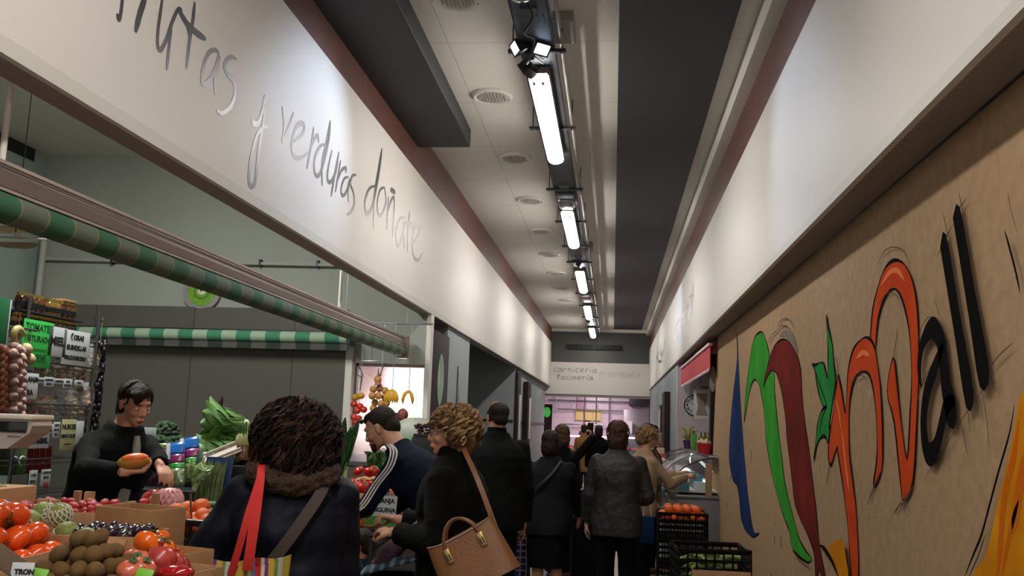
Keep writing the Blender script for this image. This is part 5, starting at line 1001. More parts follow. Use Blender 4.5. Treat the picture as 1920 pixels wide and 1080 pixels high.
# trolleys
def trolley(loc, rz, m, label, h=.62):
    t = E('shopping_trolley', loc, rz); T(t, label, 'shopping trolley')
    MB().bbox(-.15, -.12, .16, .15, .1, .16 + h, .035).build('bag', m, t); MB().bbox(-.155, -.13, .14 + h, .155, .11, .2 + h, .02).build('lid', mat('trolley_lid', '#3a2550', .7) if 'tartan' in label else M_blk, t)
    for k in (-1, 1): MB().tube([(k * .13, -.14, .05), (k * .13, -.15, .98)], .009, 8).build('frame_tube', M_dsteel, t); MB().tube([(k * .17 - .015, -.1, .075), (k * .17 + .015, -.1, .075)], .075, 20).build('wheel', M_blk, t)
    MB().tube([(-.13, -.15, .98), (.13, -.15, .98)], .012, 8).build('handle', M_blk, t); MB().tube([(-.17, -.1, .075), (.17, -.1, .075)], .008, 6).build('axle', M_dsteel, t)
    mb = MB(); mb.tube([(-.13, -.14, .06), (-.13, .1, .03), (.13, .1, .03), (.13, -.14, .06)], .008, 6); mb.build('foot_rest', M_dsteel, t); return t
tart = tile_mat('tartan', '#221a33', '#8a86a0', .055, .055, (0, 2), .8, .007, .2)
trolley((-.86, 8.35, 0), RD(8), tart, 'purple tartan shopping trolley at the left of the woman in the grey coat'); trolley((-.2, 8.5, 0), RD(-6), cloth('black_trolley', '#151416'), 'black wheeled shopping trolley between the two women in grey', .55)
pl = E('shopping_trolley', (-.1, 8.75, 0)); T(pl, 'pale grey plastic trolley behind the legs of the grey jacket woman', 'shopping trolley')
MB().bbox(-.12, -.1, .1, .07, .1, .86, .04).build('shell', mat('pale_shell', '#6f6c6a', .5), pl); MB().bbox(-.04, -.11, .66, -.01, -.098, .76, .004).build('grip_slot', M_blk, pl)
for k in (-.13, .08): MB().tube([(k - .01, 0, .06), (k + .01, 0, .06)], .06, 16).build('wheel', M_blk, pl)
# ================================================================== produce
rnd = random.Random(42)
M_wood = mat('crate_wood', '#a5805a', .75, bump=.3, bscale=40, var=.12, vscale=14); M_card = mat('cardboard', '#a47a52', .85, bump=.15, bscale=60, var=.06, vscale=5); M_cnt = mat('counter_front', '#4a3f38', .6)
def counter(name, poly, z, label):
    n = len(poly); cx_ = sum(p[0] for p in poly) / n; cy_ = sum(p[1] for p in poly) / n
    o = E(name, (cx_, cy_, 0)); T(o, label, 'counter'); q = [(p[0] - cx_, p[1] - cy_) for p in poly]
    mb = MB(); mb.poly_tri([(x, y, 0) for x, y in q], (0, 0, z - .03)); mb.build('base', M_cnt, o, smooth=False)
    mb = MB(); mb.poly_tri([(x * 1.01, y * 1.01, z - .03) for x, y in q], (0, 0, .03)); mb.build('counter_top', M_steel, o, smooth=False); return o
counter('fruit_counter', [(-1.0, 1.5), (-1.08, 2.5), (-1.3, 2.92), (-1.58, 3.1), (-1.6, 4.1), (-2.7, 4.1), (-2.7, 1.5)], 1.03, 'low fruit counter under the crates in the left foreground')
counter('vegetable_counter', [(-1.9, 4.62), (-1.9, 6.2), (-3.1, 6.2), (-3.1, 5.35), (-2.45, 4.9)], .98, 'counter carrying lettuces and packed greens behind the vendor')
counter('tomato_counter', [(-1.42, 5.1), (-1.42, 6.9), (-1.89, 6.9), (-1.89, 5.1)], .82, 'counter of tomatoes and oranges beside the man in the tracksuit')
counter('rear_counter', [(-1.5, 7.0), (-1.5, 8.55), (-2.6, 8.55), (-2.6, 7.0)], 1.22, 'small rear counter in front of the lit display opening')
def fruit(name, r, m, fn=None, stem=None, stem_m=None, sz=(1, 1, 1), n=(18, 12)):
    o = MB().ell((0, 0, 0), (r * sz[0], r * sz[1], r * sz[2]), n[0], n[1], fn=fn).build(name, m)
    if stem: stem(o, r)
    return o
def pile(proto, pts, label, cat, group=None, tilt=.4, scale=(.92, 1.08), labels=None):
    out = []
    for i, p in enumerate(pts):
        o = proto if i == 0 else copy_tree(proto)
        o.location = p; k = rnd.uniform(*scale); o.scale = (k, k, k); o.rotation_euler = (rnd.uniform(-tilt, tilt), rnd.uniform(-tilt, tilt), rnd.uniform(0, 6.28)); T(o, labels[i] if labels and i < len(labels) and labels[i] else label, cat, group); out.append(o)
    return out
def calyx(mm, k=5, w_=.5, dz=1.0):
    def f(o, r):
        mb = MB()
        for i in range(k):
            a = 2*pi*i/k; mb.ribbon([(0, 0, r * .9 * dz), (cos(a) * r * w_ * .6, sin(a) * r * w_ * .6, r * .93 * dz), (cos(a) * r * w_, sin(a) * r * w_, r * .84 * dz)], [r * .12, r * .3, r * .03], (0, 0, 1), r * .03)
        mb.tube([(0, 0, r * .88 * dz), (0, 0, r * 1.08 * dz)], r * .07, 6); mb.build('stalk', mm, o)
    return f
def dimple(d=.12): return lambda p, t, f: 1 - d * math.exp(-(f / .35) ** 2)
M_leafg = mat('stalk_green', '#3f5a25', .6, var=.2)
M_or = mat('orange_peel', '#dd5f10', .42, bump=.4, bscale=300, var=.05); M_pers = mat('persimmon', '#e65416', .18, var=.1, vscale=8, coat=.3); M_pers2 = mat('persimmon_light', '#e2620f', .18, coat=.3, var=.1); M_kiwi = mat('kiwi_skin', '#6b4e26', .85, bump=.6, bscale=350, var=.12, vscale=18)
M_straw = mat('strawberry', '#b0161a', .25, bump=.5, bscale=400, coat=.2); M_plum = mat('plum_skin', '#231722', .22, col2='#3a2434', vscale=25, coat=.2); M_tom = mat('tomato', '#b02415', .18, coat=.3, var=.12, vscale=9); M_tomb = mat('tomato_brown', '#8f3a1c', .22, coat=.3, var=.15, vscale=9); M_pom = mat('pomegranate', '#9c2526', .3, col2='#b8453a', vscale=14, coat=.2)
# kiwis
def heap(cx_, cy_, z0, nx, ny, layers, d, rot=0, jit=.15):
    out = []
    for l in range(layers):
        a, b_ = nx - l, ny - l
        for i in range(a):
            for j in range(b_):
                x = (i - (a - 1) / 2) * d + rnd.uniform(-jit, jit) * d; y = (j - (b_ - 1) / 2) * d + rnd.uniform(-jit, jit) * d
                out.append((cx_ + x * cos(rot) - y * sin(rot), cy_ + x * sin(rot) + y * cos(rot), z0 + l * d * .74 + rnd.uniform(-.05, .05) * d))
    return out
kp = fruit('kiwi', .0235, M_kiwi, sz=(.95, 1.22, .95))
def crate(x, y, z, w_, d_, h, rz, label, m=M_wood, name='crate', wall=.006, posts=False, slats=False, hole=False):
    o = E(name, (x, y, z), rz); T(o, label, 'crate')
    MB().box(-w_/2, -d_/2, 0, w_/2, d_/2, wall).build('bottom', m, o, smooth=False)
    if slats:
        mb = MB(); k = int(h / .045)
        for i in range(k + 1):
            zz = i * h / (k + .4)
            for s_ in (-1, 1): mb.box(-w_/2, s_ * d_/2 - wall/2, zz, w_/2, s_ * d_/2 + wall/2, zz + h / k * .35); mb.box(s_ * w_/2 - wall/2, -d_/2, zz, s_ * w_/2 + wall/2, d_/2, zz + h / k * .35)
        nx = int(w_ / .05)
        for i in range(nx + 1):
            xx = -w_/2 + w_ * i / nx
            for s_ in (-1, 1): mb.box(xx - .005, s_ * d_/2 - wall/2, 0, xx + .005, s_ * d_/2 + wall/2, h)
        ny = int(d_ / .05)
        for i in range(ny + 1):
            yy = -d_/2 + d_ * i / ny
            for s_ in (-1, 1): mb.box(s_ * w_/2 - wall/2, yy - .005, 0, s_ * w_/2 + wall/2, yy + .005, h)
        mb.build('lattice_walls', m, o, smooth=False)
        mb = MB(); mb.tube([(-w_/2, -d_/2, h), (w_/2, -d_/2, h), (w_/2, d_/2, h), (-w_/2, d_/2, h)], .011, 8, closed=True); mb.build('rim', m, o)
    else:
        for s_ in (-1, 1):
            MB().bbox(-w_/2, s_ * d_/2 - wall/2, 0, w_/2, s_ * d_/2 + wall/2, h, .001).build('side_board', m, o); e = MB().bbox(s_ * w_/2 - wall/2, -d_/2, 0, s_ * w_/2 + wall/2, d_/2, h, .001).build('end_board', m, o)
            if hole: mb = MB(); mb.prism([(.0 + .035 * cos(2*pi*k/20), s_ * (d_/2 + wall/2 + .0005), h * .6 + .012 * sin(2*pi*k/20)) for k in range(20)], (0, s_ * .0008, 0)); mb.build('hand_hole', M_blk, o, smooth=False)
    if posts:
        for a in (-1, 1):
            for b_ in (-1, 1): MB().prism([(a * w_/2, b_ * d_/2, 0), (a * (w_/2 - .035), b_ * d_/2, 0), (a * w_/2, b_ * (d_/2 - .035), 0)], (0, 0, h + .045)).build('corner_block', m, o, smooth=False)
    return o
crate(-1.39, 2.36, 1.03, .27, .27, .09, .05, 'shallow crate under the kiwi heap in the near left corner')
pile(kp, heap(-1.385, 2.36, 1.105, 5, 5, 4, .047), 'brown furry kiwi in the heap at the near left corner', 'kiwi', 'kiwis in the front heap', 1.2)
# persimmons front
crate(-1.90, 2.64, 1.03, .42, .36, .09, .05, 'crate under the glossy orange persimmons at the left edge')
pp1 = fruit('persimmon', .041, M_pers, dimple(.14), calyx(M_leafg, 4, .75), M_leafg, (1.08, 1.08, .86))
for o in pile(pp1, heap(-1.90, 2.63, 1.10, 5, 4, 3, .084, 0), 'glossy red orange persimmon in the pile at the left edge', 'persimmon', 'persimmons at the left edge', .7): o.rotation_euler.x += 2.6
# cherimoyas
def chm(p, t, f): return 1 + .05 * sin(7 * t + (4 if int(f * 6) % 2 else 0)) * sin(f * 7) - .0
M_chm = mat('cherimoya_skin', '#7d8a45', .6, bump=.4, bscale=60, var=.15); M_net = mat('foam_net', '#cfcdbb', .7); M_pnet = mat('pink_foam_net', '#d99a9d', .6)
def net(o, r, m, zmax=.15):
    mb = MB(); K = 14
    for k in range(K):
        for sgn in (-1, 1):
            pts = []
            for i in range(9):
                ph = pi * (.55 + .42 * i / 8) if zmax < .5 else pi * (.2 + .7 * i / 8); a = 2*pi*k/K + sgn * i * .16
                pts.append((cos(a) * sin(ph) * r * 1.06, sin(a) * sin(ph) * r * 1.06, cos(ph) * r * 1.06))
            mb.tube(pts, r * .06, 5)
    return mb.build('foam_net', m, o)
for i, (px, py, y, full) in enumerate([(112, 966, 3.05, 1), (126, 1000, 2.92, 0), (55, 978, 3.0, 0), (160, 1012, 2.9, 0), (80, 962, 3.15, 0)]):
    c = fruit('cherimoya', .04, M_chm, chm, sz=(1, 1, .95), n=(28, 18)); p = onY(px, py, y); p.z = max(p.z, 1.085); c.location = p; c.rotation_euler = (.5, .3 * i, i)
    T(c, ['green cherimoya fully wrapped in white foam net beside the strawberries', 'green cherimoya in foam net above the kiwis', 'dull green cherimoya behind the largest persimmons', 'small bright green cherimoya touching the kiwi heap', 'cherimoya at the foot of the strawberry crates'][i], 'cherimoya'); net(c, .04, M_net, 1 if full else .1)
    st = MB().box(-.04, -.04, 0, .04, .04, .02).build('tray', M_net)
    st.location = (p.x, p.y, p.z - .062); T(st, None); bpy.data.objects.remove(st)
crate(-1.97, 3.03, 1.03, .38, .34, .06, .0, 'shallow tray holding the netted cherimoyas')
# strawberries
st_p = fruit('strawberry', .019, M_straw, lambda p, t, f: 1 - .38 * (f / pi) ** 2, calyx(M_leafg, 6, .8), None, (1, 1, 1.35), (12, 9))
for (x, y, rz, lb) in ((-2.34, 3.5, .25, 'left wooden strawberry crate with corner blocks'), (-2.02, 3.56, .25, 'right wooden strawberry crate with corner blocks, next to the plums')): crate(x, y, 1.09, .3, .42, .07, rz, lb, posts=True)
for (x, y) in ((-2.34, 3.5), (-2.02, 3.56)):
    T(MB().box(-.17, -.22, 0, .17, .22, .06).build('crate_riser', M_card, None, (x, y, 1.03), (0, 0, .25), smooth=False), 'cardboard layer under the %s strawberry crate' % ('left' if x < -2.1 else 'right'), 'cardboard sheet')
for ci, (x, y) in enumerate(((-2.34, 3.5), (-2.02, 3.56))):
    pts = []
    for k in range(62): u, v = rnd.uniform(-.13, .13), rnd.uniform(-.19, .19); pts.append((x + u * cos(.25) - v * sin(.25), y + u * sin(.25) + v * cos(.25), 1.12 + (k % 3) * .02 + rnd.uniform(0, .008)))
    pr = st_p if ci == 0 else copy_tree(st_p); pile(pr, pts, 'red strawberry in the %s wooden crate' % ('left' if ci == 0 else 'right'), 'strawberry', 'strawberries in the %s crate' % ('left' if ci == 0 else 'right'), 1.6)
# plums
crate(-1.68, 2.99, 1.085, .3, .26, .06, .12, 'cardboard crate of dark plums between strawberries and persimmons', M_card)
pl_ = fruit('plum', .02, M_plum, sz=(1, 1.25, 1), n=(14, 10)); pts = []
for k in range(56): u, v = rnd.uniform(-.155, .155), rnd.uniform(-.105, .105); pts.append((-1.68 + u * .8, 2.99 + v, 1.115 + (k % 2) * .026 + rnd.uniform(0, .006)))
pile(pl_, pts, 'dark purple plum in the cardboard crate', 'plum', 'dark plums', 1.5)
# tall cardboard box
bx_ = E('cardboard_box', (-1.72, 3.26, 1.03), RD(-16)); bx_.scale = (.66, .85, 1.15); T(bx_, 'open brown cardboard box standing in front of the vendor', 'cardboard box')
for s_ in (-1, 1): MB().bbox(-.2, s_ * .1 - .003, 0, .2, s_ * .1 + .003, .15, .001).build('side_panel', M_card, bx_); MB().bbox(s_ * .2 - .003, -.1, 0, s_ * .2 + .003, .1, .15, .001).build('end_panel', M_card, bx_)
MB().box(-.2, -.1, 0, .2, .1, .005).build('bottom', M_card, bx_); L(MB().box(-.201, -.1045, .07, .201, -.1035, .073).build('fold_line', mat('fold_line', '#7a5636', .8), bx_), 'darker crease')
mb = MB(); mb.ell((-.05, .02, .05), (.1, .06, .05), 16, 10, fn=lambda p, t, f: 1 + .15 * sin(5 * t)); mb.build('plastic_lining', mat('clear_film', '#c9bfae', .15, alpha=.5), bx_)
# oranges in black crate
crate(-1.70, 3.62, 1.03, .32, .26, .10, RD(-12), 'black plastic crate of oranges beside the navy coat', M_blk, slats=True)
op = fruit('orange', .038, M_or, dimple(.05), calyx(M_leafg, 5, .15), None, (1, 1, .96))
lab = ['front orange resting on top in the black crate', 'large orange at the left end of the black crate', None]
pts = [onY(341, 973, 3.5), onY(331, 958, 3.62), onY(378, 950, 3.72), onY(382, 968, 3.6), onY(392, 980, 3.5), onY(360, 985, 3.56), onY(352, 955, 3.74), onY(366, 975, 3.66)]
oset = pile(op, pts, 'round orange in the black crate by the navy coat', 'orange', 'oranges in the black crate')
for k in range(5): o = copy_tree(op); o.location = (-1.8 + k * .055, 3.62 + .03 * (k % 2), 1.08); T(o, 'round orange in the black crate by the navy coat', 'orange', 'oranges in the black crate')
# wooden stick with price card among the oranges
T(recenter(MB().tube([onY(359, 985, 3.5), onY(357, 925, 3.52)], .004, 6).build('price_stick', mat('rust_stick', '#5a3520', .7))), 'thin wire price holder standing among the oranges', 'price holder')
# second persimmon box
crate(-1.44, 2.82, 1.03, .3, .22, .09, RD(-16), 'cardboard fruit box with an oval hand hole by the navy coat', M_card, hole=True)
pp2 = fruit('persimmon', .038, M_pers2, dimple(.14), calyx(M_leafg, 4, .7), None, (1.08, 1.08, .88))
pile(pp2, [onY(277, 1018, 2.74), onY(305, 1031, 2.7), onY(296, 1014, 2.85), (-1.40, 2.86, 1.09), (-1.50, 2.78, 1.08)], 'orange persimmon in the cardboard box behind the pomegranates', 'persimmon', 'persimmons in the cardboard box', .5)
# pomegranates, peaches
crate(-1.29, 2.6, 1.03, .24, .24, .07, RD(-10), 'wooden tray of pomegranates and pink tomatoes in front', M_wood)
def crown(o, r):
    mb = MB(); mb.lathe([(r * .16, r * .9), (r * .14, r * 1.05), (r * .26, r * 1.25), (r * .2, r * 1.22), (.0, r * 1.0)], 6); mb.build('crown', M_pom, o)
pom = fruit('pomegranate', .046, M_pom, lambda p, t, f: 1 + .03 * cos(6 * t) * sin(f), crown); pile(pom, [onY(301, 1053, 2.5), onY(318, 1062, 2.62), (-1.26, 2.56, 1.09), (-1.28, 2.66, 1.09)], 'dark red pomegranate in the wooden tray', 'pomegranate', 'pomegranates in the tray', .5)
pk = fruit('pink_tomato', .036, mat('pink_tomato', '#c5543c', .25, col2='#c97a58', vscale=12, coat=.2), lambda p, t, f: 1 + .05 * cos(8 * t) * sin(f) - .15 * math.exp(-(f / .4) ** 2), calyx(M_leafg, 5, .4), None, (1.1, 1.1, .8))
pile(pk, [onY(238, 1052, 2.5), onY(257, 1057, 2.46), onY(268, 1066, 2.4), onY(245, 1070, 2.35), (-1.33, 2.52, 1.08)], 'pinkish ribbed tomato beside the kiwi heap', 'tomato', 'pink tomatoes beside the kiwis', .6)
rp = E('red_package', onY(330, 1074, 2.42)); T(rp, 'shiny red wrapped package at the front beside the pomegranates', 'package'); MB().ell((0, 0, 0), (.05, .035, .022), 20, 10, fn=lambda p, t, f: 1 + .06 * sin(9 * t)).build('wrapped_body', mat('red_wrap', '#a30d10', .12, coat=.6), rp)
for k, (px, py, y, c, lb) in enumerate([(212, 1022, 2.62, M_card, 'small folded brown card between plums and kiwis'), (272, 1076, 2.3, mat('lime_label', '#6fb52a', .5), 'lime green label strip below the pink tomatoes'), (72, 1076, 2.05, _mc['lime_label'], 'lime green card at the bottom left beside the kiwis'), (12, 1050, 2.0, mat('brown_bag_fruit', '#5a4636', .8), 'brown paper bag corner at the bottom left edge')]):
    o = MB().bbox(-.035, -.004, -.022, .035, .004, .022, .001).build(['price_card', 'label_strip', 'label_strip', 'paper_bag'][k], c); o.location = onY(px, py, y); o.rotation_euler = (-.5, .15 if k != 3 else .6, .1 * k); T(o, lb, 'card'); o.scale = (.6, 1, .55) if k in (1, 2) else (1, 1, 1)
def sign(name, cpos, rot, w_, h, m, lines, label, ink=None, parent=None, cat='sign', bold=.0015, extra=None):
    """paper sign facing local -Y, lettering on its face"""
    o = E(name, cpos, rot=rot); T(o, label, cat); MB().bbox(-w_/2, 0, -h/2, w_/2, .0025, h/2, .0008).build('paper', m, o)
    for i, (txt, sz, x, z) in enumerate(lines):
        mb = MB(); text_into(mb, txt, sz, MX.Translation((x, -.0012, z)) @ MX.Rotation(RD(90), 4, 'X'), bold=bold); mb.build('lettering', ink or mat('sign_ink', '#15151a', .7), o, smooth=False)
    if extra: extra(o)
    return o
M_pap = mat('white_paper', '#c3c7cc', .8); M_ink = mat('sign_ink', '#15151a', .7)
sign('price_sign', onY(42, 1068, 2.0), (-.25, 0, .2), .07, .045, M_pap, [('TRON', .022, .008, -.008)], 'white printed card at the bottom left corner of the photo').scale = (.7, .7, .7)
# white printed bag at left
pb_ = E('printed_bag', onY(14, 958, 3.05), rot=(.2, .4, 0)); pb_.scale = (.7, .7, .7); T(pb_, 'white plastic bag with yellow and blue print between crates at the left edge', 'bag'); MB().ell((0, 0, 0), (.1, .05, .04), 18, 10, fn=lambda p, t, f: 1 + .08 * sin(6 * t)).build('plastic_body', mat('white_plastic', '#b9bcc4', .3), pb_); MB().bbox(-.05, -.053, -.008, .0, -.045, .022, .003).build('yellow_print', mat('yellow_print', '#c9a11e', .4), pb_)
# left edge tomatoes and card behind
for k, (px, py, y, lb) in enumerate([(2, 925, 3.5, 'red tomato at the far left edge above the strawberry crate'),]): o = fruit('tomato', .038, M_tom, dimple(.14), calyx(M_leafg, 5, .5), None, (1.05, 1.05, .85)); o.location = onY(px, py, y); T(o, lb, 'tomato')
sh_c = MB().bbox(-.09, -.12, 0, .09, .12, .2, .004).build('carton_stand', M_card, None, (onY(2, 940, 3.5).x - .02, 3.5, 1.03)); T(sh_c, 'brown carton at the left edge supporting the red tomato', 'carton')
# pomegranates + foam netted fruit under the vendor's reaching hand
tr_ = E('plastic_tray', (-2.02, 4.0, 1.03)); T(tr_, 'clear plastic tray under the netted fruit by the vendor\'s hand', 'tray'); MB().bbox(-.17, -.09, 0, .17, .09, .1, .01).build('tray_body', mat('clear_tray', '#b9b4ac', .15, alpha=.45), tr_)
p2 = [onY(283, 938, 3.95), onY(297, 946, 3.9), onY(290, 936, 4.02)]
for i, p in enumerate(p2): o = copy_tree(pom); o.location = p; o.rotation_euler = (.7, .3, i); T(o, ['red pomegranate at the left of the pink netted mango', 'red pomegranate touching the pink foam net', 'orange red pomegranate behind, by the vendor\'s hand'][i], 'pomegranate'); 
mg = fruit('mango', .055, mat('mango_pink', '#d9a09a', .5, var=.1), sz=(1.15, .95, 1)); mg.location = onY(318, 938, 3.92); T(mg, 'large fruit wrapped in pink foam net under the vendor\'s hand', 'mango'); net(mg, .056, M_pnet, 1)
mg2 = fruit('mango', .03, _mc['mango_pink'], sz=(1.2, 1, .8)); mg2.location = onY(303, 962, 3.86); T(mg2, 'smaller pink netted fruit at the edge of the cardboard box', 'mango'); net(mg2, .031, M_pnet, 1)
# ------------------------------------------------------------------ leafy greens
M_let = mat('romaine_leaf', '#456f2e', .5, col2='#678d45', vscale=9, bump=.5, bscale=25); M_letd = mat('dark_leaf', '#2c5424', .5, var=.25, vscale=9, bump=.4, bscale=30); M_rib = mat('leaf_rib', '#b9c79a', .5)
def leaf(mb, base, dirv, up, ln, wd, curl=.5, ruf=.012, seed=0, n=10, m=6):
    d = V(dirv).normalized(); u = V(up); u = (u - d * u.dot(d)).normalized(); s_ = d.cross(u); rr = random.Random(seed); ph = rr.uniform(0, 6)
    def f(a, b_):
        t = b_; x = (a - .5) * 2; w_ = wd * (sin(pi * min(1, .12 + t * .86)) ** .7)
        return V(base) + d * (ln * t * cos(curl * t * .6)) + u * (ln * t * sin(curl * t) * .5 + abs(x) ** 1.6 * w_ * .5 + ruf * sin(9 * t + ph + 3 * x) * abs(x)) + s_ * (x * w_)
    mb.grid(m, n, f)
def leafy_head(name, loc, rot, ln, rad, label, n=16, m=M_let, cat='lettuce'):
    o = E(name, loc, rot=rot); T(o, label, cat)
    for k in range(n):
        a = 2*pi*k/n * 1.62; ring = .35 + .65 * (k / n); mb = MB()
        leaf(mb, (cos(a) * rad * .2, sin(a) * rad * .2, 0), (cos(a) * .38 * ring, sin(a) * .38 * ring, 1), (-cos(a), -sin(a), .2), ln * (1.05 - .25 * (1 - ring)), rad * (.55 + .3 * ring), -.5 * ring, .014, k); lf = mb.build('leaf', m, o)
        so = lf.modifiers.new('t', 'SOLIDIFY'); so.thickness = .0022; ss = lf.modifiers.new('s', 'SUBSURF'); ss.levels = 1; ss.render_levels = 1; bake(lf)
        rb = MB().ribbon([V((cos(a) * rad * .2, sin(a) * rad * .2, 0)) + V((cos(a) * .38 * ring, sin(a) * .38 * ring, 1)).normalized() * ln * t * .9 + V((cos(a), sin(a), 0)) * (.004 + rad * .0) for t in (0, .3, .6, .85)], [.018, .012, .007, .002], (cos(a), sin(a), 0), .004).build('rib', M_rib, lf)
    MB().ell((0, 0, -.005), (rad * .33, rad * .33, .025), 12, 8).build('stem_base', M_rib, o); return o
# display steps for the greens
T(MB().bbox(-.4, -.15, 0, .38, .14, .12, .005).build('display_riser', M_blk, None, (-2.4, 5.27, .98)), 'low black riser under the salad bags', 'display stand')
sd = E('display_steps', (-2.35, 5.6, .98)); T(sd, 'dark stepped stand beneath the packed greens and lettuces', 'display stand')
MB().bbox(-.62, -.15, 0, .44, .58, .20, .005).build('lower_step', M_blk, sd); MB().bbox(-.62, .12, .2, .44, .58, .32, .005).build('upper_step', M_blk, sd)
leafy_head('lettuce', (-2.28, 5.62, 1.41), (0, RD(-92), RD(6)), .30, .11, 'large romaine lettuce lying on top with its leaves pointing left')
leafy_head('lettuce', (-2.26, 5.5, 1.33), (0, RD(-98), RD(-4)), .32, .11, 'romaine lettuce at the bottom of the lettuce pile')
leafy_head('lettuce', (-2.30, 5.56, 1.49), (0, RD(-84), RD(12)), .28, .10, 'romaine lettuce at the top with its leaf tips upright')
def broccoli(loc, r, label, seed):
    o = E('broccoli', loc); T(o, label, 'broccoli'); MB().tube([(0, 0, -r * 1.3), (0, 0, 0)], r * .35, 10).build('stem', mat('broccoli_stem', '#5f7a4a', .6), o)
    rr = random.Random(seed); mb = MB()
    for k in range(70):
        a = rr.uniform(0, 6.28); ph = math.acos(rr.uniform(.0, 1)); p = V((sin(ph) * cos(a), sin(ph) * sin(a), cos(ph) * .85)) * r; mb.ell(p, r * rr.uniform(.17, .27), 8, 6)
    mb.build('florets', mat('broccoli_floret', '#33502f', .85, bump=1, bscale=260, var=.25, vscale=40), o)
broccoli(onY(310, 812, 5.75), .075, 'broccoli at the top of the heap right of the vendor', 1); broccoli(onY(300, 840, 5.5), .075, 'broccoli in the middle of the heap right of the vendor', 2); broccoli(onY(334, 838, 5.55), .07, 'smaller broccoli at the right of the heap', 3); broccoli(onY(322, 822, 5.9), .05, 'broccoli tucked behind the others', 4)
gb = E('grape_bag', onY(284, 828, 5.6)); T(gb, 'net bag of black grapes with a white tag behind the vendor', 'bag of grapes')
mb = MB(); [mb.ell((rnd.uniform(-.05, .05), rnd.uniform(-.04, .04), rnd.uniform(-.09, .04)), .014, 8, 6) for _ in range(60)]; mb.build('grapes', mat('black_grape', '#1c1424', .2, coat=.3), gb); MB().bbox(-.05, -.055, .03, .055, -.05, .09, .004).build('white_tag', M_pap, gb)
def packet(px, py, y, w_, h, cols, label, rot=(0, 0, 0)):
    o = E('produce_bag', onY(px, py, y), rot=rot); T(o, label, 'produce bag')
    H = h; z = -H / 2
    for (fr, c) in cols:
        zz = z + H * fr; mb = MB(); mb.grid(8, 4, lambda u, v: V(((u - .5) * w_, -.03 * sin(pi * u) * (.4 + .6 * sin(pi * min(1, max(0, ((z + (zz - z) * v) + H/2) / H)))), z + (zz - z) * v))); b_ = mb.build('printed_band', c, o); so = b_.modifiers.new('t', 'SOLIDIFY'); so.thickness = .004; bake(b_); z = zz
    return o
M_bl = mat('pack_blue', '#1f5fa8', .25, coat=.3); M_pu = mat('pack_purple', '#3a1d30', .25, coat=.3, col2='#4f2a3f', vscale=12); M_mg = mat('pack_magenta', '#7a1f5a', .3, coat=.3); M_pg = mat('pack_green', '#3f7a2e', .3, coat=.3, col2='#58803c', vscale=20); M_cl = mat('clear_pack_greens', '#50603a', .2, col2='#8b9468', vscale=40, coat=.5); M_bg = mat('bright_green_pack', '#2f9a3e', .3)
packet(298, 872, 5.3, .12, .26, [(.85, M_pu), (.15, M_cl)], 'dark purple bag of salad next to the vendor', (-.2, 0, .1))
packet(330, 872, 5.25, .11, .27, [(.4, M_cl), (.12, M_bg), (.2, M_mg), (.28, M_bl)], 'blue topped clear salad bag, left of the two', (-.25, -.2, 0))
packet(357, 862, 5.3, .12, .27, [(.4, M_cl), (.12, M_bg), (.2, M_mg), (.28, M_bl)], 'blue topped clear salad bag, right of the two', (-.25, -.25, 0))
for (px, py) in ((331, 850), (344, 848)): 
    pb2 = [q for q in bpy.data.objects if q.name.startswith('produce_bag')][1 if px < 340 else 2]; o = MB().bbox(-.012, -.042, .03, .012, -.036, .13, .001).build('white_stripe_tag', M_pap, pb2); L(o, 'white vertical label stripe'); o.location.x = -.03
packet(380, 880, 5.2, .1, .2, [(1, mat('dark_green_pack', '#1d3324', .3, col2='#2f4a33', vscale=30, coat=.4))], 'dark green leafy pack in front of the lettuces', (-.2, 0, 0))
# blue crate with asparagus
bc2 = E('asparagus_tray', onY(398, 905, 4.72), rot=(-.15, 0, 0)); T(bc2, 'bundle of green asparagus standing in a blue backed tray', 'asparagus bundle')
MB().bbox(-.07, .04, -.12, .08, .05, .14, .004).build('blue_back', mat('blue_plastic', '#1c355f', .35), bc2); mb = MB(); mb.box(-.09, -.05, -.14, .1, .05, -.12); mb.build('black_base', M_blk, bc2)
M_asp = mat('asparagus', '#47572c', .55, col2='#6a7444', vscale=30)
for k in range(26):
    x = -.06 + (k % 9) * .0155 + rnd.uniform(-.003, .003); yy = -.03 + (k // 9) * .022; h = rnd.uniform(.06, .1); lx = rnd.uniform(-.012, .012); MB().tube([(x, yy, -.12), (x + lx * .5, yy, 0), (x + lx, yy, h), (x + lx, yy, h + .025)], [.0065, .006, .006, .001], 7).build('spear', M_asp, bc2)
leafy_head('cabbage', onY(366, 912, 4.55), (RD(10), RD(15), 0), .13, .045, 'pale green pointed cabbage in film in front of the asparagus', 10, mat('pale_cabbage', '#7da05c', .4, col2='#a9b98a', vscale=10), 'cabbage')
tb = E('cucumber_tray', onY(398, 945, 4.45), rot=(0, 0, .2)); T(tb, 'tray of small green cucumbers beside the oranges', 'vegetable tray'); MB().bbox(-.09, -.05, -.03, .09, .05, -.015, .004).build('tray', M_pap, tb)
for k in range(6): MB().ell((-.02 + .01 * (k % 2), -.04 + k * .016, .0), (.075, .012, .013), 12, 8).build('cucumber', mat('cucumber', '#2f5a26', .4, var=.2), tb)
tk = E('tray_riser', (-1.98, 4.46, 1.03)); bpy.data.objects.remove(tk)
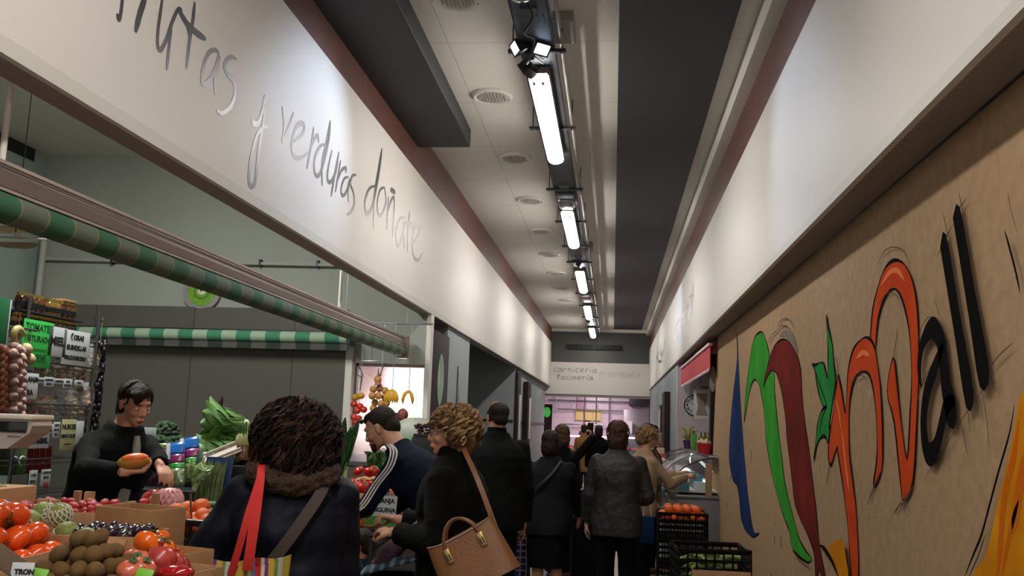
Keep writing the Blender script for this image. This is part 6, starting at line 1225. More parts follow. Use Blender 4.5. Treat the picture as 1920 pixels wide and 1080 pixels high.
# styrofoam trays, fennel in jar
for (px, py, y, rz, ry, lb) in ((418, 850, 5.0, .2, -.42, 'white foam tray tilted against the lettuces'), (487, 803, 5.2, 0, 0, 'white foam tray behind the fennel jar')):
    o = E('foam_tray', onY(px, py, y), rot=(.5, ry, rz)); T(o, lb, 'tray'); w_ = .11 if px < 450 else .06
    MB().bbox(-w_, -.05, -.012, w_, .05, 0, .006).build('tray_bottom', mat('foam_white', '#b8ab9c', .7), o); mb = MB(); mb.tube([(-w_, -.05, .012), (w_, -.05, .012), (w_, .05, .012), (-w_, .05, .012)], .008, 6, closed=True); mb.build('tray_rim', _mc['foam_white'], o)
fj = E('fennel_jar', onY(459, 845, 5.05)); T(fj, 'fennel bunch standing in a brown glass jar behind the navy coat', 'jar with fennel'); MB().lathe([(0, -.05), (.055, -.05), (.055, .0), (.048, .02), (.048, .03), (0, .03)], 20).build('glass_jar', mat('amber_jar', '#6a3f22', .12, coat=.4), fj)
MB().ell((0, 0, .06), (.055, .05, .05), 16, 10, fn=lambda p, t, f: 1 + .06 * sin(6 * t)).build('fennel_bulb', mat('fennel_bulb', '#a9ad74', .5), fj); mb = MB()
for k in range(60): a = rnd.uniform(0, 6.28); r_ = rnd.uniform(.02, .09); h = rnd.uniform(.12, .17); mb.ribbon([(cos(a) * .02, sin(a) * .02, .08), (cos(a) * r_ * .7, sin(a) * r_ * .7, h * .85), (cos(a) * r_, sin(a) * r_, h)], [.008, .006, .002], (cos(a), sin(a), .3), .002)
mb.build('fennel_fronds', mat('fennel_green', '#4b6a2c', .6, var=.3, vscale=20), fj)
js = MB().bbox(-.09, -.09, 0, .09, .09, .28, .01).build('jar_stand', M_blk, None, (fj.location.x, 5.05, .98)); T(js, 'dark box under the fennel jar', 'box')
rr_ = MB().tube([onY(408, 775, 5.9) - V((0, 0, .3)), onY(411, 772, 5.9), onY(414, 755, 5.9), onY(417, 743, 5.9)], [.012, .014, .016, .004], 8).build('purple_stalk', mat('purple_stalk', '#2c1420', .4)); T(recenter(rr_), 'dark purple stalk sticking up behind the lettuces', 'vegetable stalk')
# leeks
lk = E('leek_bunch', (-1.58, 5.32, 1.02), rot=(RD(-4), RD(-14), 0)); T(lk, 'bunch of leeks standing between the navy coat and the tracksuit man', 'leeks')
for k in range(5): x = -.05 + k * .025; MB().tube([(x, 0, 0), (x * 1.1, .01, .18), (x * 1.4, .01, .26)], [.014, .013, .02], 8).build('white_shaft', mat('leek_white', '#a8b486', .5), lk)
for k in range(16): a = -1.3 + k * .17; mb = MB(); leaf(mb, (sin(a) * .03, 0, .2), (sin(a) * .7, rnd.uniform(-.25, .25), 1), (0, -1, .2), .24 + .05 * (k % 3), .03, .3, .006, k); b_ = mb.build('leaf', M_letd, lk); so = b_.modifiers.new('t', 'SOLIDIFY'); so.thickness = .002; bake(b_)
# ------------------------------------------------------------------ tomato counter: sloping crates
def tilted_crate(x, y, z, w_, d_, h, ry, label, m): o = crate(x, y, z, w_, d_, h, 0, label, m); o.rotation_euler = (0, ry, 0); return o
tom = fruit('tomato', .036, M_tom, lambda p, t, f: 1 + .05 * cos(5 * t) * sin(f) - .16 * math.exp(-(f / .4) ** 2), calyx(M_leafg, 5, .5), None, (1.08, 1.08, .82)); tmb = fruit('tomato', .036, M_tomb, dimple(.12), calyx(M_leafg, 5, .4), None, (1, 1.25, .9))
crate(-1.66, 6.15, .98, .4, .5, .09, 0, 'wooden crate of ripe red tomatoes below the leeks'); T(MB().bbox(-.2, -.25, 0, .2, .25, .16, .004).build('crate_support', M_card, None, (-1.66, 6.15, .82)), 'carton under the red tomato crate', 'carton')
pile(tom, heap(-1.66, 6.12, 1.05, 5, 6, 2, .078) + [(-1.6, 6.0, 1.2), (-1.7, 6.1, 1.2), (-1.62, 6.2, 1.2)], 'glossy ribbed red tomato in the upper crate', 'tomato', 'red tomatoes in the upper crate', .8)
crate(-1.64, 5.72, .86, .4, .34, .1, 0, 'crate of brownish long tomatoes in front of the red ones'); T(MB().bbox(-.2, -.17, 0, .2, .17, .04, .004).build('crate_support', M_card, None, (-1.64, 5.72, .82)), 'cardboard sheet under the brownish tomatoes', 'carton')
pile(tmb, heap(-1.62, 5.72, .95, 5, 4, 2, .078), 'brownish red tomato in the middle crate', 'tomato', 'brownish tomatoes in the middle crate', .8)
crate(-1.6, 5.36, .82, .36, .3, .07, 0, 'black crate of small oranges at the child\'s side', M_blk); o2 = copy_tree(op); pile(o2, heap(-1.58, 5.36, .88, 4, 3, 2, .076), 'small orange in the black crate near the child', 'orange', 'oranges near the child', .5)
o3 = copy_tree(op); pile(o3, [onY(720, 940, 5.62), onY(712, 946, 5.55)], 'bright orange', 'orange', None, labels=['bright orange just below the blue price sign', 'bright orange resting on the blood orange sign'])
sign('price_sign', onY(716, 916, 5.62), (-.2, .0, RD(-10)), .1, .17, mat('blue_paper', '#4f9cc9', .7), [('6  .  6.', .03, -.005, .04), ('~ ~ -', .04, 0, .0)], 'light blue handwritten price sign on the tomatoes')
def greenp(o): MB().bbox(-.095, -.003, -.085, .095, -.0005, -.03, .0005).build('green_band', mat('sign_green', '#4c8a3a', .6), o); MB().bbox(-.095, -.0025, -.09, .095, -.0005, -.085, .0003).build('cream_edge', mat('cream_edge', '#b9a45f', .6), o)
sign('price_sign', onY(714, 958, 5.4), (-.15, 0, RD(-6)), .19, .18, M_pap, [('NARANJA', .036, .0, .058), ('SANGUINA', .036, .0, .005)], 'white blood orange sign with a green lower band', extra=greenp)
for i, (px, py, y, r_, lb) in enumerate([(705, 868, 6.6, .09, 'green leafy cabbage behind the tomatoes, nearest the leeks'), (725, 872, 6.5, .07, 'smaller green cabbage under the tracksuit man\'s chin')]): leafy_head('cabbage', onY(px, py, y) - V((0, 0, .06)), (0, .3 * i, i), .16, r_, lb, 10, M_letd, 'cabbage')
T(MB().bbox(-.2, -.25, 0, .2, .25, .3, .004).build('crate_support', M_card, None, (-1.66, 6.62, .82)), 'carton supporting the leafy cabbages', 'carton')
# ------------------------------------------------------------------ hanging fruit before the lit opening
def P8(px, py, y=8.3): return onY(px, py, y)
hkf = E('hook_frame', P8(697, 680, 8.4)); T(hkf, 'bent steel wire hook frame hanging above the fruit', 'hook'); mb = MB(); w0_ = P8(697, 680, 8.4)
mb.tube([P8(675, 732, 8.4) - w0_, P8(680, 702, 8.4) - w0_, P8(673, 686, 8.4) - w0_, P8(678, 677, 8.4) - w0_, P8(716, 677, 8.4) - w0_, P8(719, 684, 8.4) - w0_, P8(712, 706, 8.4) - w0_], .007, 8); mb.build('wire_frame', M_steel, hkf); mb = MB(); mb.tube([(0, 0, .01), (0, -.05, 2.45 - w0_.z)], .003, 5); mb.tube([P8(667, 700, 8.4) - w0_, P8(678, 708, 8.4) - w0_], .005, 6); mb.build('hanging_wire', M_steel, hkf)
rod_ = E('hanging_rod', (-2.24, 8.35, 2.45)); T(rod_, 'thin horizontal rail from which the fruit nets hang', 'rail'); MB().tube([(-.42, 0, 0), (.55, 0, 0)], .008, 8).build('rail', M_steel, rod_)
for x in (-.3, .3): MB().tube([(x, 0, 0), (x, 0, 1.75)], .003, 5).build('suspension_wire', M_steel, rod_)
pn = E('potato_net', P8(712, 750)); T(pn, 'hanging net of yellow potatoes tied at the top', 'net bag'); mb = MB(); c0 = P8(712, 750)
for (px, py) in [(708,712),(700,730),(712,728),(722,733),(698,742),(710,742),(722,745),(703,755),(715,757),(725,756),(700,766),(712,768),(724,768),(706,778),(718,780)]: q = P8(px, py, 8.3 + rnd.uniform(-.05, .05)) - c0; MB().ell(q, (.034, .032, .036), 14, 10).build('potato', mat('potato_skin', '#a5743a', .6, var=.2, vscale=12), pn)
mb = MB(); mb.tube([P8(709, 722) - c0, P8(708, 712) - c0, P8(709, 705) - c0, P8(709, 690) - c0 + V((0, .02, 0))], [.035, .016, .012, .003], 10); mb.build('net_tie', mat('net_tie', '#8f5b50', .6), pn); MB().tube([(0, 0, .1), (.0, .05, 2.45 - c0.z)], .003, 5).build('cord', M_steel, pn)
M_ban = mat('banana_skin', '#b98a1c', .45, var=.12, vscale=6)
def bananas(c, n, label, sp=.5):
    o = E('banana_bunch', c); T(o, label, 'bananas')
    for k in range(n):
        a = (k - (n - 1) / 2) * sp; pts = smooth_path([(0, 0, .05), (sin(a) * .05, -.02, .03), (sin(a) * .085, -.03, -.02), (sin(a) * .085, -.02, -.07)], 4); MB().tube(pts, [.006] + [.014] * 3 + [.017] * (len(pts) - 7) + [.012, .008, .005], 8).build('banana', M_ban, o)
    MB().tube([(0, 0, .05), (0, .02, 2.45 - c.z)], .003, 5).build('cord', M_steel, o); return o
bananas(P8(735, 742), 6, 'bunch of yellow bananas hanging right of the potato net', .28); bananas(P8(766, 744), 2, 'pair of curved bananas hanging at the right of the lit opening', 1.1)
ts = E('tomato_string', P8(672, 765)); T(ts, 'string of red tomatoes hanging at the left of the lit opening', 'tomato string'); c0 = P8(672, 765); MB().tube([(0, 0, -.15), (0, .05, 2.45 - c0.z)], .003, 5).build('cord', M_steel, ts)
for k, (px, py) in enumerate([(667,745),(677,742),(664,758),(675,762),(670,770),(664,782),(673,785),(668,792),(682,768)]): L(MB().ell(P8(px, py) - c0, (.034, .034, .031), 14, 10).build('tomato', M_tomb if k > 1 else M_ban, ts), 'yellowish fruit') if k < 2 else MB().ell(P8(px, py) - c0, (.034, .034, .031), 14, 10).build('tomato', M_tom, ts)
for (px, py, r_, c, lb) in ((755, 778, .05, mat('reddish_squash', '#6b3226', .5), 'dark red round squash on the rear counter'), (742, 783, .04, mat('dark_gourd', '#3a211c', .5), 'dark brown gourd left of the round squash')):
    o = fruit('squash', r_, c, lambda p, t, f: 1 + .04 * cos(8 * t), calyx(M_leafg, 3, .2), None, (1, 1, 1.15)); o.location = P8(px, py, 8.1); T(o, lb, 'squash'); b_ = MB().bbox(-.04, -.04, 0, .04, .04, P8(px, py, 8.1).z - 1.22 - r_, .004).build('stand', M_blk, None, (P8(px, py, 8.1).x, 8.1, 1.22)); T(b_, 'dark stand beneath the %s' % ('round squash' if px > 750 else 'brown gourd'), 'stand')
wb = E('white_sack', P8(778, 812, 7.9)); T(wb, 'pale plastic sack with green print leaning on the rear counter', 'sack'); MB().ell((0, 0, 0), (.2, .1, .13), 20, 12, fn=lambda p, t, f: 1 + .08 * sin(5 * t)).build('sack_body', mat('pale_sack', '#9fa192', .5), wb); MB().ell((-.03, -.075, -.06), (.1, .03, .04), 14, 8).build('green_print', mat('sack_green', '#4f7a3a', .5), wb)
q_ = P8(795, 800, 7.6); T(MB().bbox(-.09, -.05, 0, .09, .05, q_.z - .09 - 1.22, .004).build('stand', M_blk, None, (q_.x, 7.6, 1.22)), 'dark stand beneath the tray of dates', 'stand')
db = E('date_tray', P8(795, 800, 7.6)); T(db, 'tray of dark dried dates sloping beside the pale sack', 'dried fruit'); MB().bbox(-.08, -.04, -.09, .08, .04, -.06, .004).build('tray', M_blk, db)
for k in range(30): MB().ell((rnd.uniform(-.07, .07), rnd.uniform(-.03, .03), rnd.uniform(-.055, .02)), (.018, .011, .011), 8, 6).build('date', mat('date_brown', '#33171a', .35), db)
wl_ = E('scale', P8(752, 800, 8.0)); T(wl_, 'small pale kitchen scale behind the tracksuit man\'s head', 'scale'); MB().bbox(-.06, -.05, -.07, .06, .05, .05, .01).build('scale_body', M_white, wl_)
# ------------------------------------------------------------------ shelving rack along the stall (x = -3.6)
XK = -3.6
def K(px, py, x=XK): return onX(px, py, x)
pr_ = K(187, 584); y1r = pr_.y; ztop = pr_.z; y0r = 4.55
z_s = [K(110, 712).z + .108, K(110, 788).z + .108, K(40, 893).z + .108, K(40, 960).z + .108]
rk = E('wire_shelf_rack', (XK - .2, (y0r + y1r) / 2, .1)); T(rk, 'metal wire shelf rack full of jars and bags behind the vendor', 'shelf rack'); ox, oy = XK - .2, (y0r + y1r) / 2; zt = (K(145, 642).z + K(40, 610).z) / 2
M_chr = mat('chrome_wire', '#6f7072', .3, .9)
for y in (y0r, y1r, K(20, 880).y):
    for x in (XK, XK - .4): MB().tube([(x - ox, y - oy, 0), (x - ox, y - oy, ztop - .1)], .012, 10).build('post', M_chr, rk)
for z in [zt] + z_s + [.2]:
    mb = MB(); zz = z - .108
    for x in (XK, XK - .4): mb.tube([(x - ox, y0r - oy, zz), (x - ox, y1r - oy, zz)], .006, 6); mb.tube([(x - ox, y0r - oy, zz - .03), (x - ox, y1r - oy, zz - .03)], .004, 6)
    for k in range(10): x = XK - .4 * k / 9; mb.tube([(x - ox, y0r - oy, zz), (x - ox, y1r - oy, zz)], .0022, 4)
    for k in range(7): y = y0r + (y1r - y0r) * k / 6; mb.tube([(XK - ox, y - oy, zz - .004), (XK - .4 - ox, y - oy, zz - .004)], .003, 4)
    mb.build('wire_shelf', M_chr, rk)
rotK = (0, 0, RD(90))   # signs face the aisle (+X)
def ksign(px, py, w_, h, m, lines, label, ink=None, x=XK + .018, rx=0, extra=None, bold=.0018): return sign('paper_sign', onX(px, py, x), (rx, 0, RD(90)), w_, h, m, lines, label, ink, extra=extra, bold=bold)
M_gsig = mat('green_paper', '#2eb84a', .7); M_inkg = mat('marker_green_dark', '#0f4f22', .7); M_ysig = mat('pale_yellow_paper', '#b5b284', .75)
def uline(o): MB().bbox(-.1, -.001, -.035, .1, .0, -.031, .0002).build('underline', M_inkg, o); MB().bbox(-.08, -.001, -.045, .1, .0, -.042, .0002).build('underline', M_inkg, o)
ksign(70, 645, .30, .29, M_gsig, [('TOMATE', .06, -.01, .1), ('TRITURADO', .05, 0, .03), ('1.00€', .07, .02, -.09)], 'bright green handwritten tomato sign on the rack', M_inkg, extra=uline)
ksign(108, 641, .19, .19, M_pap, [('MIEL', .075, 0, 0)], 'white sign reading MIEL on the rack', bold=.004)
ksign(143, 653, .30, .23, M_pap, [('ÑORAS', .045, 0, .068), ('GUINDILLAS', .04, 0, .0), ('PIM.CHORICERO', .033, 0, -.068)], 'white sign listing ÑORAS and GUINDILLAS on the rack', bold=.003)
ksign(55, 724, .17, .16, M_pap, [('ELLANA', .045, -.01, .04), ('CARA', .045, -.02, -.04)], 'white hazelnut sign half hidden by the garlic braids', bold=.003)
for (px, py, t1, t2, lb) in ((75, 713, 'PISTACHO', '', 'first small shelf label from the left on the upper shelf'), (92, 716, 'ALMENDRA', 'CRUDA', 'second small shelf label on the upper shelf'), (111, 715, 'ALMENDRA', '', 'third small shelf label on the upper shelf'), (127, 719, 'MAIZ', 'TOSTADO', 'fourth small shelf label on the upper shelf'), (148, 718, 'NUEZ', '', 'last small shelf label on the upper shelf')):
    ksign(px, py, .1, .06 if t2 else .035, M_pap, [(t1, .017, 0, .012 if t2 else 0)] + ([(t2, .017, 0, -.014)] if t2 else []), lb, bold=.001)
ksign(75, 815, .2, .17, M_pap, [('PAPAS', .05, .02, .04), ('MARIBEL', .045, 0, -.04)], 'white sign reading PAPAS MARIBEL on the rack', bold=.003, x=XK + .03)
ksign(92, 804, .09, .06, M_pap, [('NUEZ', .02, 0, .012), ('CALIFOR.', .016, 0, -.012)], 'small nut label above the crisps sign on the middle shelf', bold=.001, x=XK + .035); ksign(106, 806, .07, .1, M_pap, [('HIGOS', .018, 0, .03), ('SECOS', .018, 0, 0), ('KILO', .018, 0, -.03)], 'small tall white label left of the pale yellow sign', bold=.001, x=XK + .035)
ksign(128, 815, .16, .2, M_ysig, [('NUECES', .042, 0, .05), ('ESPAÑOLES', .03, 0, -.01), ('~~~', .04, 0, -.06)], 'pale yellow handwritten nuts sign on the rack', x=XK + .04); ksign(148, 812, .1, .16, M_pap, [], 'blank white sheet right of the pale yellow sign', x=XK + .028)
ksign(62, 897, .08, .1, M_pap, [('5 HAZ', .02, 0, .02), ('SECO', .022, 0, -.02)], 'small white label on the lower shelf, left one', bold=.001); ksign(86, 895, .1, .1, M_pap, [('5 CIRUELAS', .018, 0, .03), ('SECAS', .02, 0, 0)], 'small white label on the lower shelf, right one', bold=.001)
o = MB().bbox(-.02, -.002, -.03, .02, .0, .01, .0004).build('red_tag', mat('red_tag', '#9a2f35', .6)); o.location = K(86, 907, XK + .022); o.rotation_euler = (0, 0, RD(90)); T(o, 'small red tag hanging under the right lower shelf label', 'tag')
sign('green_banner', K(4, 602, -3.5), (0, 0, RD(90)), .12, .26, mat('green_banner', '#0f6b3a', .6), [], 'dark green banner with a white edge at the left edge of the photo', extra=lambda o: MB().bbox(.05, -.003, -.13, .062, 0, .13, .001).build('white_edge', M_pap, o))
# jars
M_lid = mat('jar_lid', '#a08a4a', .3, .8); M_lid2 = mat('jar_lid_dark', '#14151c', .4, .3); JM = [mat('jar_dark', '#2a120c', .12, coat=.6), mat('jar_amber', '#472208', .12, coat=.6), mat('jar_honey', '#63481a', .12, coat=.6), mat('jar_black', '#191412', .12, coat=.6)]
def jar(r, h, m):
    o = E('glass_jar'); MB().lathe([(0, 0), (r * .92, 0), (r, h * .12), (r * 1.02, h * .5), (r * .95, h * .72), (r * .75, h * .82), (0, h * .82)], 18).build('jar_body', m, o); MB().lathe([(0, h * .82), (r * .8, h * .82), (r * .8, h), (0, h)], 18).build('lid', M_lid, o); MB().lathe([(r * 1.03, h * .2), (r * 1.035, h * .48), (r * 1.0, h * .48), (r * 1.0, h * .2)], 18).build('paper_label', M_lid2, o); return o
protos = [jar(.043, .11, m) for m in JM]; used = [0] * 4
zt = (K(145, 642).z + K(40, 610).z) / 2
def put_jar(y, z, k, label, group, dx=0):
    o = protos[k] if not used[k] else copy_tree(protos[k]); used[k] = 1; o.location = (XK - .06 + dx, y, z); T(o, label, 'jar', group)
ya = K(45, 600).y; yb = K(150, 625).y
n1 = 12
for i in range(n1): 
    y = ya + (yb - ya) * (i + .5) / n1
    for dx in (0, -.1): put_jar(y, zt, [2, 0, 1, 3, 2, 2, 0, 1][i % 8], 'glass jar in the lower tier on top of the rack', 'jars in the lower tier', dx)
T(MB().bbox(-.17, ya - .02, 0, .06, yb + .02, .012, .002).build('cardboard_layer', mat('navy_card', '#151b2b', .6), None, (XK - .06, 0, zt + .112)), 'dark cardboard layer between the two tiers of jars', 'cardboard sheet')
for i in range(10):
    if i in (4,): continue
    y = ya + (yb - ya) * (i + .7) / 10.6
    put_jar(y, zt + .124, [0, 3, 1, 1, 2, 2, 2, 0, 1, 1][i], 'glass jar in the upper tier on top of the rack', 'jars in the upper tier')
T(recenter(MB().bbox(XK - .12, yb - .18, zt + .235, XK - .02, yb - .04, zt + .25, .002).build('flat_box', M_card)), 'thin flat packet on top of the right hand jars', 'box')
# bags of nuts
def nutbag(px, py, r, h, c1, c2, label, zshelf, kind='smooth', x=XK - .08):
    p = onX(px, py, x); o = E('nut_bag', (x, p.y, zshelf)); T(o, label, 'bag of nuts'); rr = random.Random(int(px * 7 + py)); mm = [mat('nut_' + c1, c1, .5, var=.2, vscale=20), mat('nut_' + c2, c2, .5, var=.2, vscale=20)]
    mb = MB()
    for k in range(70): a = rr.uniform(0, 6.28); q = rr.random() ** .5; z = rr.uniform(.05, .8) * h; mb.cm = k % 2; s_ = r * (.3 if kind == 'nuts' else .2); mb.ell((cos(a) * q * r * .85, sin(a) * q * r * .85, z), (s_, s_, s_ * .8), 7, 5)
    T(mb.build('nuts', mm, o), None, kind='stuff')
    MB().lathe([(0, 0), (r * .9, .0), (r * 1.05, h * .3), (r, h * .7), (r * .35, h * .95), (r * .5, h * 1.15), (.0, h * .98)], 16).build('film', mat('cellophane', '#d9d9d9', .08, alpha=.16, coat=.5), o)
for a in [(70, 690, .06, .16, '#8a6a3a', '#6b4f2a', 'tall bag of golden nuts, first from the left on the upper shelf'), (88, 692, .06, .11, '#a08f5a', '#7d7a4a', 'bag of pale pistachios on the upper shelf'), (103, 696, .06, .1, '#8f5a3a', '#a0764a', 'bag of reddish almonds on the upper shelf'), (118, 690, .055, .17, '#9a7a40', '#6b5430', 'tall golden bag at the middle of the upper shelf'), (150, 690, .06, .2, '#8a4a1a', '#6b3a18', 'bag of orange brown dried fruit at the right of the upper shelf'), (168, 690, .06, .25, '#9a7a48', '#5e4420', 'tallest shiny golden bag beside the rack post')]: nutbag(*a, z_s[0] - .1)
for a in [(62, 770, .07, .14, '#a8692a', '#8f3a22', 'orange snack bag at the left of the middle shelf'), (72, 765, .06, .17, '#b03a22', '#a8862a', 'red and yellow snack bag standing behind on the middle shelf'), (88, 768, .055, .16, '#a8742a', '#8f5f22', 'amber snack bag on the middle shelf'), (103, 765, .05, .18, '#6f7a8a', '#4a4f5a', 'silvery grey bag on the middle shelf'), (115, 765, .05, .17, '#5f3438', '#7a4a44', 'dark red nut bag on the middle shelf'), (130, 768, .06, .17, '#8f8a62', '#a8a07a', 'pale seed bag on the middle shelf')]: nutbag(*a, z_s[1] - .1)
nutbag(150, 760, .085, .26, '#6a4a3a', '#8a6a52', 'large net bag of walnuts at the right of the middle shelf', z_s[1] - .1, 'nuts'); nutbag(156, 765, .08, .23, '#7a5f4a', '#5a4034', 'second large bag of walnuts next to the rack post', z_s[1] - .1, 'nuts', XK - .22)
for k in range(14):
    px = 58 + (k % 5) * 11; lay = k // 5
    o = E('red_jar', (XK - .07 - (.0), K(px, 880).y, z_s[2] - .1 + lay * .085)); T(o, 'dark red preserve jar on the lower shelf', 'jar', 'red preserve jars'); MB().lathe([(0, 0), (.036, 0), (.038, .02), (.036, .065), (0, .066)], 14).build('jar_body', mat('red_preserve', '#4f0f12', .12, coat=.6), o); MB().lathe([(0, .066), (.034, .066), (.034, .082), (0, .082)], 14).build('lid', mat('red_lid', '#6f1a1e', .4), o)
for (px, c, lb) in ((30, '#2b3a1c', 'tin with white crescent print at the left of the lower shelf'), (45, '#4a6a2c', 'green and white carton on the lower shelf')):
    o = MB().bbox(-.05, -.045, 0, .05, .045, .2, .006).build('food_tin', mat('tin' + c, c, .3, var=.5, vscale=15), None, (XK - .07, K(px, 880).y, z_s[2] - .1)); T(o, lb, 'food carton'); mb = MB(); mb.tube([(.052, .03 * cos(t_), .08 + .03 * sin(t_)) for t_ in [x * .4 for x in range(2, 12)]], .007, 6); mb.build('white_crescent', M_pap, o)
# garlic braids, sausages, gourd, dark dried peppers
M_gar = mat('garlic_skin', '#94706e', .6, col2='#b5968c', vscale=12)
gbr = E('garlic_braid', K(33, 640, -3.55)); T(gbr, 'hanging braid of pink garlic bulbs at the left edge', 'garlic braid'); c0 = K(33, 640, -3.55)
def bulb(p): return MB().ell(p, (.03, .03, .027), 14, 10, fn=lambda q, t, f: (1 + .06 * cos(6 * t) * sin(f)) * (1 + .35 * math.exp(-(f / .25) ** 2)), M=MX.Rotation(rnd.uniform(1.2, 1.9), 3, 'Y') @ MX.Rotation(rnd.uniform(-1, 1), 3, 'X'))
for k in range(30):
    py = 650 + k * 4.4 + rnd.uniform(-1, 1); px = [27, 36, 43][k % 3] + (0 if py > 700 else -2) - (py - 650) * .03; q = K(px, py, -3.54 + .02 * (k % 2)) - c0; bulb(q).build('garlic_bulb', M_gar, gbr)
MB().tube([(0, 0, -.45), (0, 0, .1), (0, .0, zt - c0.z)], .012, 6).build('braid_stalk', mat('dry_stalk', '#8a7350', .8), gbr)
sbr = E('sausage_string', K(6, 690, -3.55)); T(sbr, 'string of orange red dried peppers at the very left edge', 'dried peppers'); c0 = K(6, 690, -3.55)
for k in range(26): py = 655 + k * 4.6; q = K([1, 8, 14][k % 3], py, -3.55) - c0; MB().ell(q, (.022, .026, .04), 10, 8).build('pepper', mat('dry_pepper', '#7d3c2b', .5, col2='#7a5238', vscale=14), sbr)
MB().tube([(0, 0, -.3), (0, 0, zt - c0.z)], .004, 6).build('string', _mc['dry_stalk'], sbr)
mb = MB(); gp_ = [K(44, 630, -3.54), K(40, 621, -3.54), K(33, 617, -3.54), K(27, 622, -3.54), K(26, 634, -3.54), K(32, 645, -3.54), K(41, 650, -3.54)]; gg = smooth_path(gp_, 5); mb.tube(gg, [.008 + .016 * sin(pi * min(1, i / len(gg) + .1)) for i in range(len(gg))], 12); gd = mb.build('gourd', mat('gourd_yellow', '#a99a5a', .45)); T(recenter(gd), 'curved pale yellow gourd hanging beside the green sign', 'gourd')
for k, (px, py, lb) in enumerate([(48, 655, 'pale garlic head hanging under the yellow gourd'), (54, 674, 'pale garlic head lower down beside the green sign')]): o = MB().ell((0, 0, 0), (.04, .04, .038), 14, 10, fn=lambda q, t, f: 1 + .06 * cos(6 * t)).build('garlic', mat('pale_garlic', '#b09a72', .55), None, K(px, py, -3.54)); T(o, lb, 'garlic'); MB().tube([(0, 0, .03), (0, 0, zt - o.location.z)], .002, 4).build('string', _mc['dry_stalk'], o)
MB().tube([(0, 0, 0), (0, 0, .2)], .002, 4).build('string', _mc['dry_stalk'], gd)
hr_ = E('hanging_rail', (-3.55, 5.2, zt + .0)); T(hr_, 'thin rail above the rack from which garlic braids hang', 'rail'); MB().tube([(0, -.7, 0), (0, K(52, 640).y - 5.2, 0)], .008, 8).build('rail', M_chr, hr_)
for y in (-.6, K(52, 640).y - 5.22): MB().tube([(0, y, 0), (-.06, y, -.01)], .005, 5).build('support_arm', M_chr, hr_)
dp_ = E('dried_pepper_string', K(190, 715, -3.58)); T(dp_, 'long bundle of black dried peppers hanging at the end of the rack', 'dried peppers'); c0 = V(dp_.location); yy = y1r + .13; dp_.location.y = yy; dp_.location.x = XK - .05; dp_.location.z = 1.75
for k in range(95): a = rnd.uniform(0, 6.28); MB().ell((cos(a) * .034, sin(a) * .034, .28 - k * .0066), (.017, .017, .026), 8, 6).build('pepper', mat('black_pepper', '#120c12', .35), dp_)
MB().tube([(0, 0, -.3), (0, 0, ztop - 1.78)], .003, 6).build('cord', _mc['dry_stalk'], dp_); MB().tube([(0, 0, ztop - 1.75 - .05), (0, -.13, ztop - 1.75 - .05)], .005, 6).build('hook_arm', M_chr, dp_)
# counter scale at the left
cs = E('counter_scale', (-1.72, 2.42, 1.03)); xs_ = onY(62, 790, 2.39).x + 1.72; zs_ = onY(40, 777, 2.39).z - 1.03; zl_ = onY(60, 812, 2.39).z - 1.03; zb_ = onY(5, 841, 2.39).z - 1.03; T(cs, 'cream counter scale head with dark display at the left edge', 'weighing scale')
M_scl = mat('scale_cream', '#a99a90', .4); MB().tube([(-.1, .03, 0), (-.1, .03, zb_ + .01)], .015, 12).build('pole', M_steel, cs); mb = MB(); pr2 = [(-.2, zs_ - .012), (xs_ - .004, zs_ - .012), (xs_, zs_ - .03), (xs_ - .008, zl_), (xs_ - .07, zb_), (-.2, zb_ - .01)]; mb.prism([(a, -.03, b_) for a, b_ in pr2], (0, .09, 0)); hd_ = mb.build('display_head', M_scl, cs, smooth=False); MB().bbox(-.2, -.04, zs_ - .014, xs_ + .002, .065, zs_, .005).build('light_top', mat('scale_top', '#c9bfae', .35), cs)
MB().bbox(xs_ - .1, -.034, zs_ - .05, xs_ - .015, -.029, zs_ - .02, .002).build('lcd_screen', mat('lcd', '#1c1f1a', .15), cs); MB().bbox(xs_ - .07, -.033, zs_ - .062, xs_ - .03, -.0305, zs_ - .059, .0005).build('print_mark', mat('print_grey', '#6f655e', .5), cs); MB().bbox(-.2, -.1, 0, .0, .16, .03, .01).build('base', M_steel, cs)
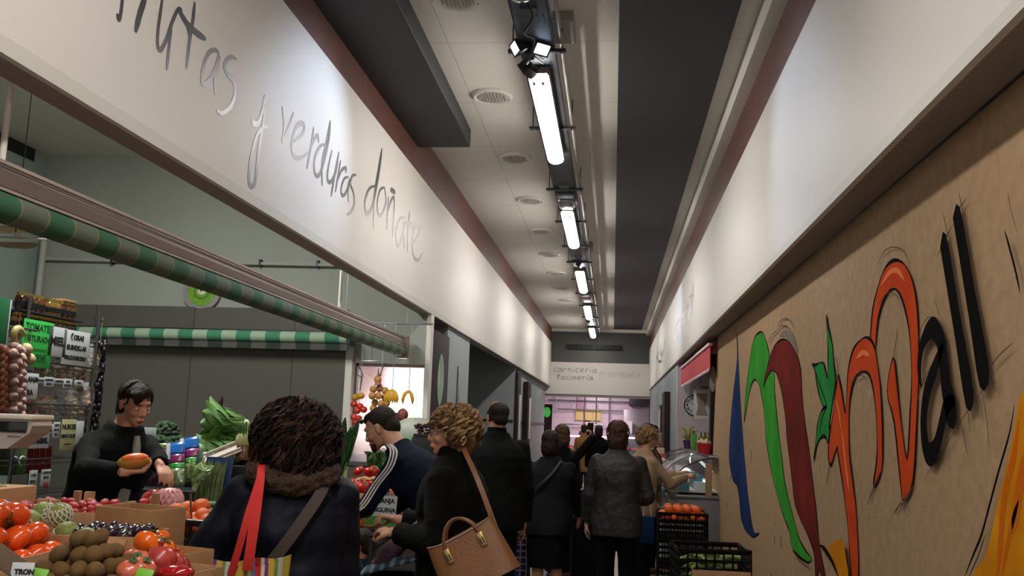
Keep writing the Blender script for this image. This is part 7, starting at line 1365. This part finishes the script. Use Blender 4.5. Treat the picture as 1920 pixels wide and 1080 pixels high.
# ------------------------------------------------------------------ right side crates
def black_crate(x, y, z, w_, d_, h, label, rz=0, nm='plastic_crate'): return crate(x, y, z, w_, d_, h, rz, label, mat('crate_black', '#08080a', .7, spec=.15), nm, slats=True, wall=.008)
for k in range(4): black_crate(.6, 8.02, .005 + k * .215, .40, .34, .205, ['black crate at the bottom of the stack by the display case', 'second black crate from the floor in the stack', 'third black crate from the floor in the stack', 'top black crate of the stack, holding the oranges'][k])
o4 = copy_tree(op); pile(o4, heap(.6, 8.0, .83, 5, 4, 2, .075), 'bright orange on top of the crate stack at the right', 'orange', 'oranges on the crate stack', .4)
for k in range(3): black_crate(.57, 5.5, .005 + k * .29, .40, .34, .28 if k < 2 else .3, ['lowest black crate in front of the mural', 'middle black crate in front of the mural', 'top black crate with green vegetables in front of the mural'][k], RD(4))
mb_ = mat('green_bean', '#5f8030', .5, col2='#98a558', vscale=15); bn = MB().tube(smooth_path([(-.07, 0, 0), (-.03, .01, .006), (.03, .01, .006), (.08, 0, 0)], 4), [.004] + [.011] * 11 + [.004], 8).build('courgette', mb_); pts = [(.575 + rnd.uniform(-.13, .13), 5.5 + rnd.uniform(-.12, .12), .66 + .022 * (k % 9)) for k in range(72)]; pile(bn, pts, 'slim green pepper in the black crate by the mural', 'green pepper', 'green peppers in the crate', .35)
T(MB().bbox(-.16, -.02, -.03, .16, .02, .02, .004).build('wooden_slat', M_wood, None, tuple(onY(1352, 1078, 5.3)), (0, 0, 0)), 'pale wooden slat at the front of the vegetable crate', 'wooden slat')
hb_ = E('herb_bunch', (.50, 9.25, .98)); T(hb_, 'clear bag of dark green herbs hanging before the display case', 'herbs'); mb = MB()
for k in range(140): a = rnd.uniform(0, 6.28); e_ = rnd.uniform(-1, 1); q = V((cos(a) * .15, sin(a) * .08, e_ * .17)); mb.ribbon([q * .2, q * .7, q + V((0, 0, -.02))], [.003, .012, .004], (sin(a), -cos(a), .4), .0015)
mb.build('leaves', mat('herb_green', '#2b3f2a', .6, col2='#5b7358', vscale=20), hb_); MB().ell((0, 0, 0), (.17, .1, .19), 20, 12, fn=lambda p, t, f: 1 + .07 * sin(6 * t) * sin(4 * f)).build('clear_bag', _mc['cellophane'], hb_)
# small white paper near lower right of board etc.
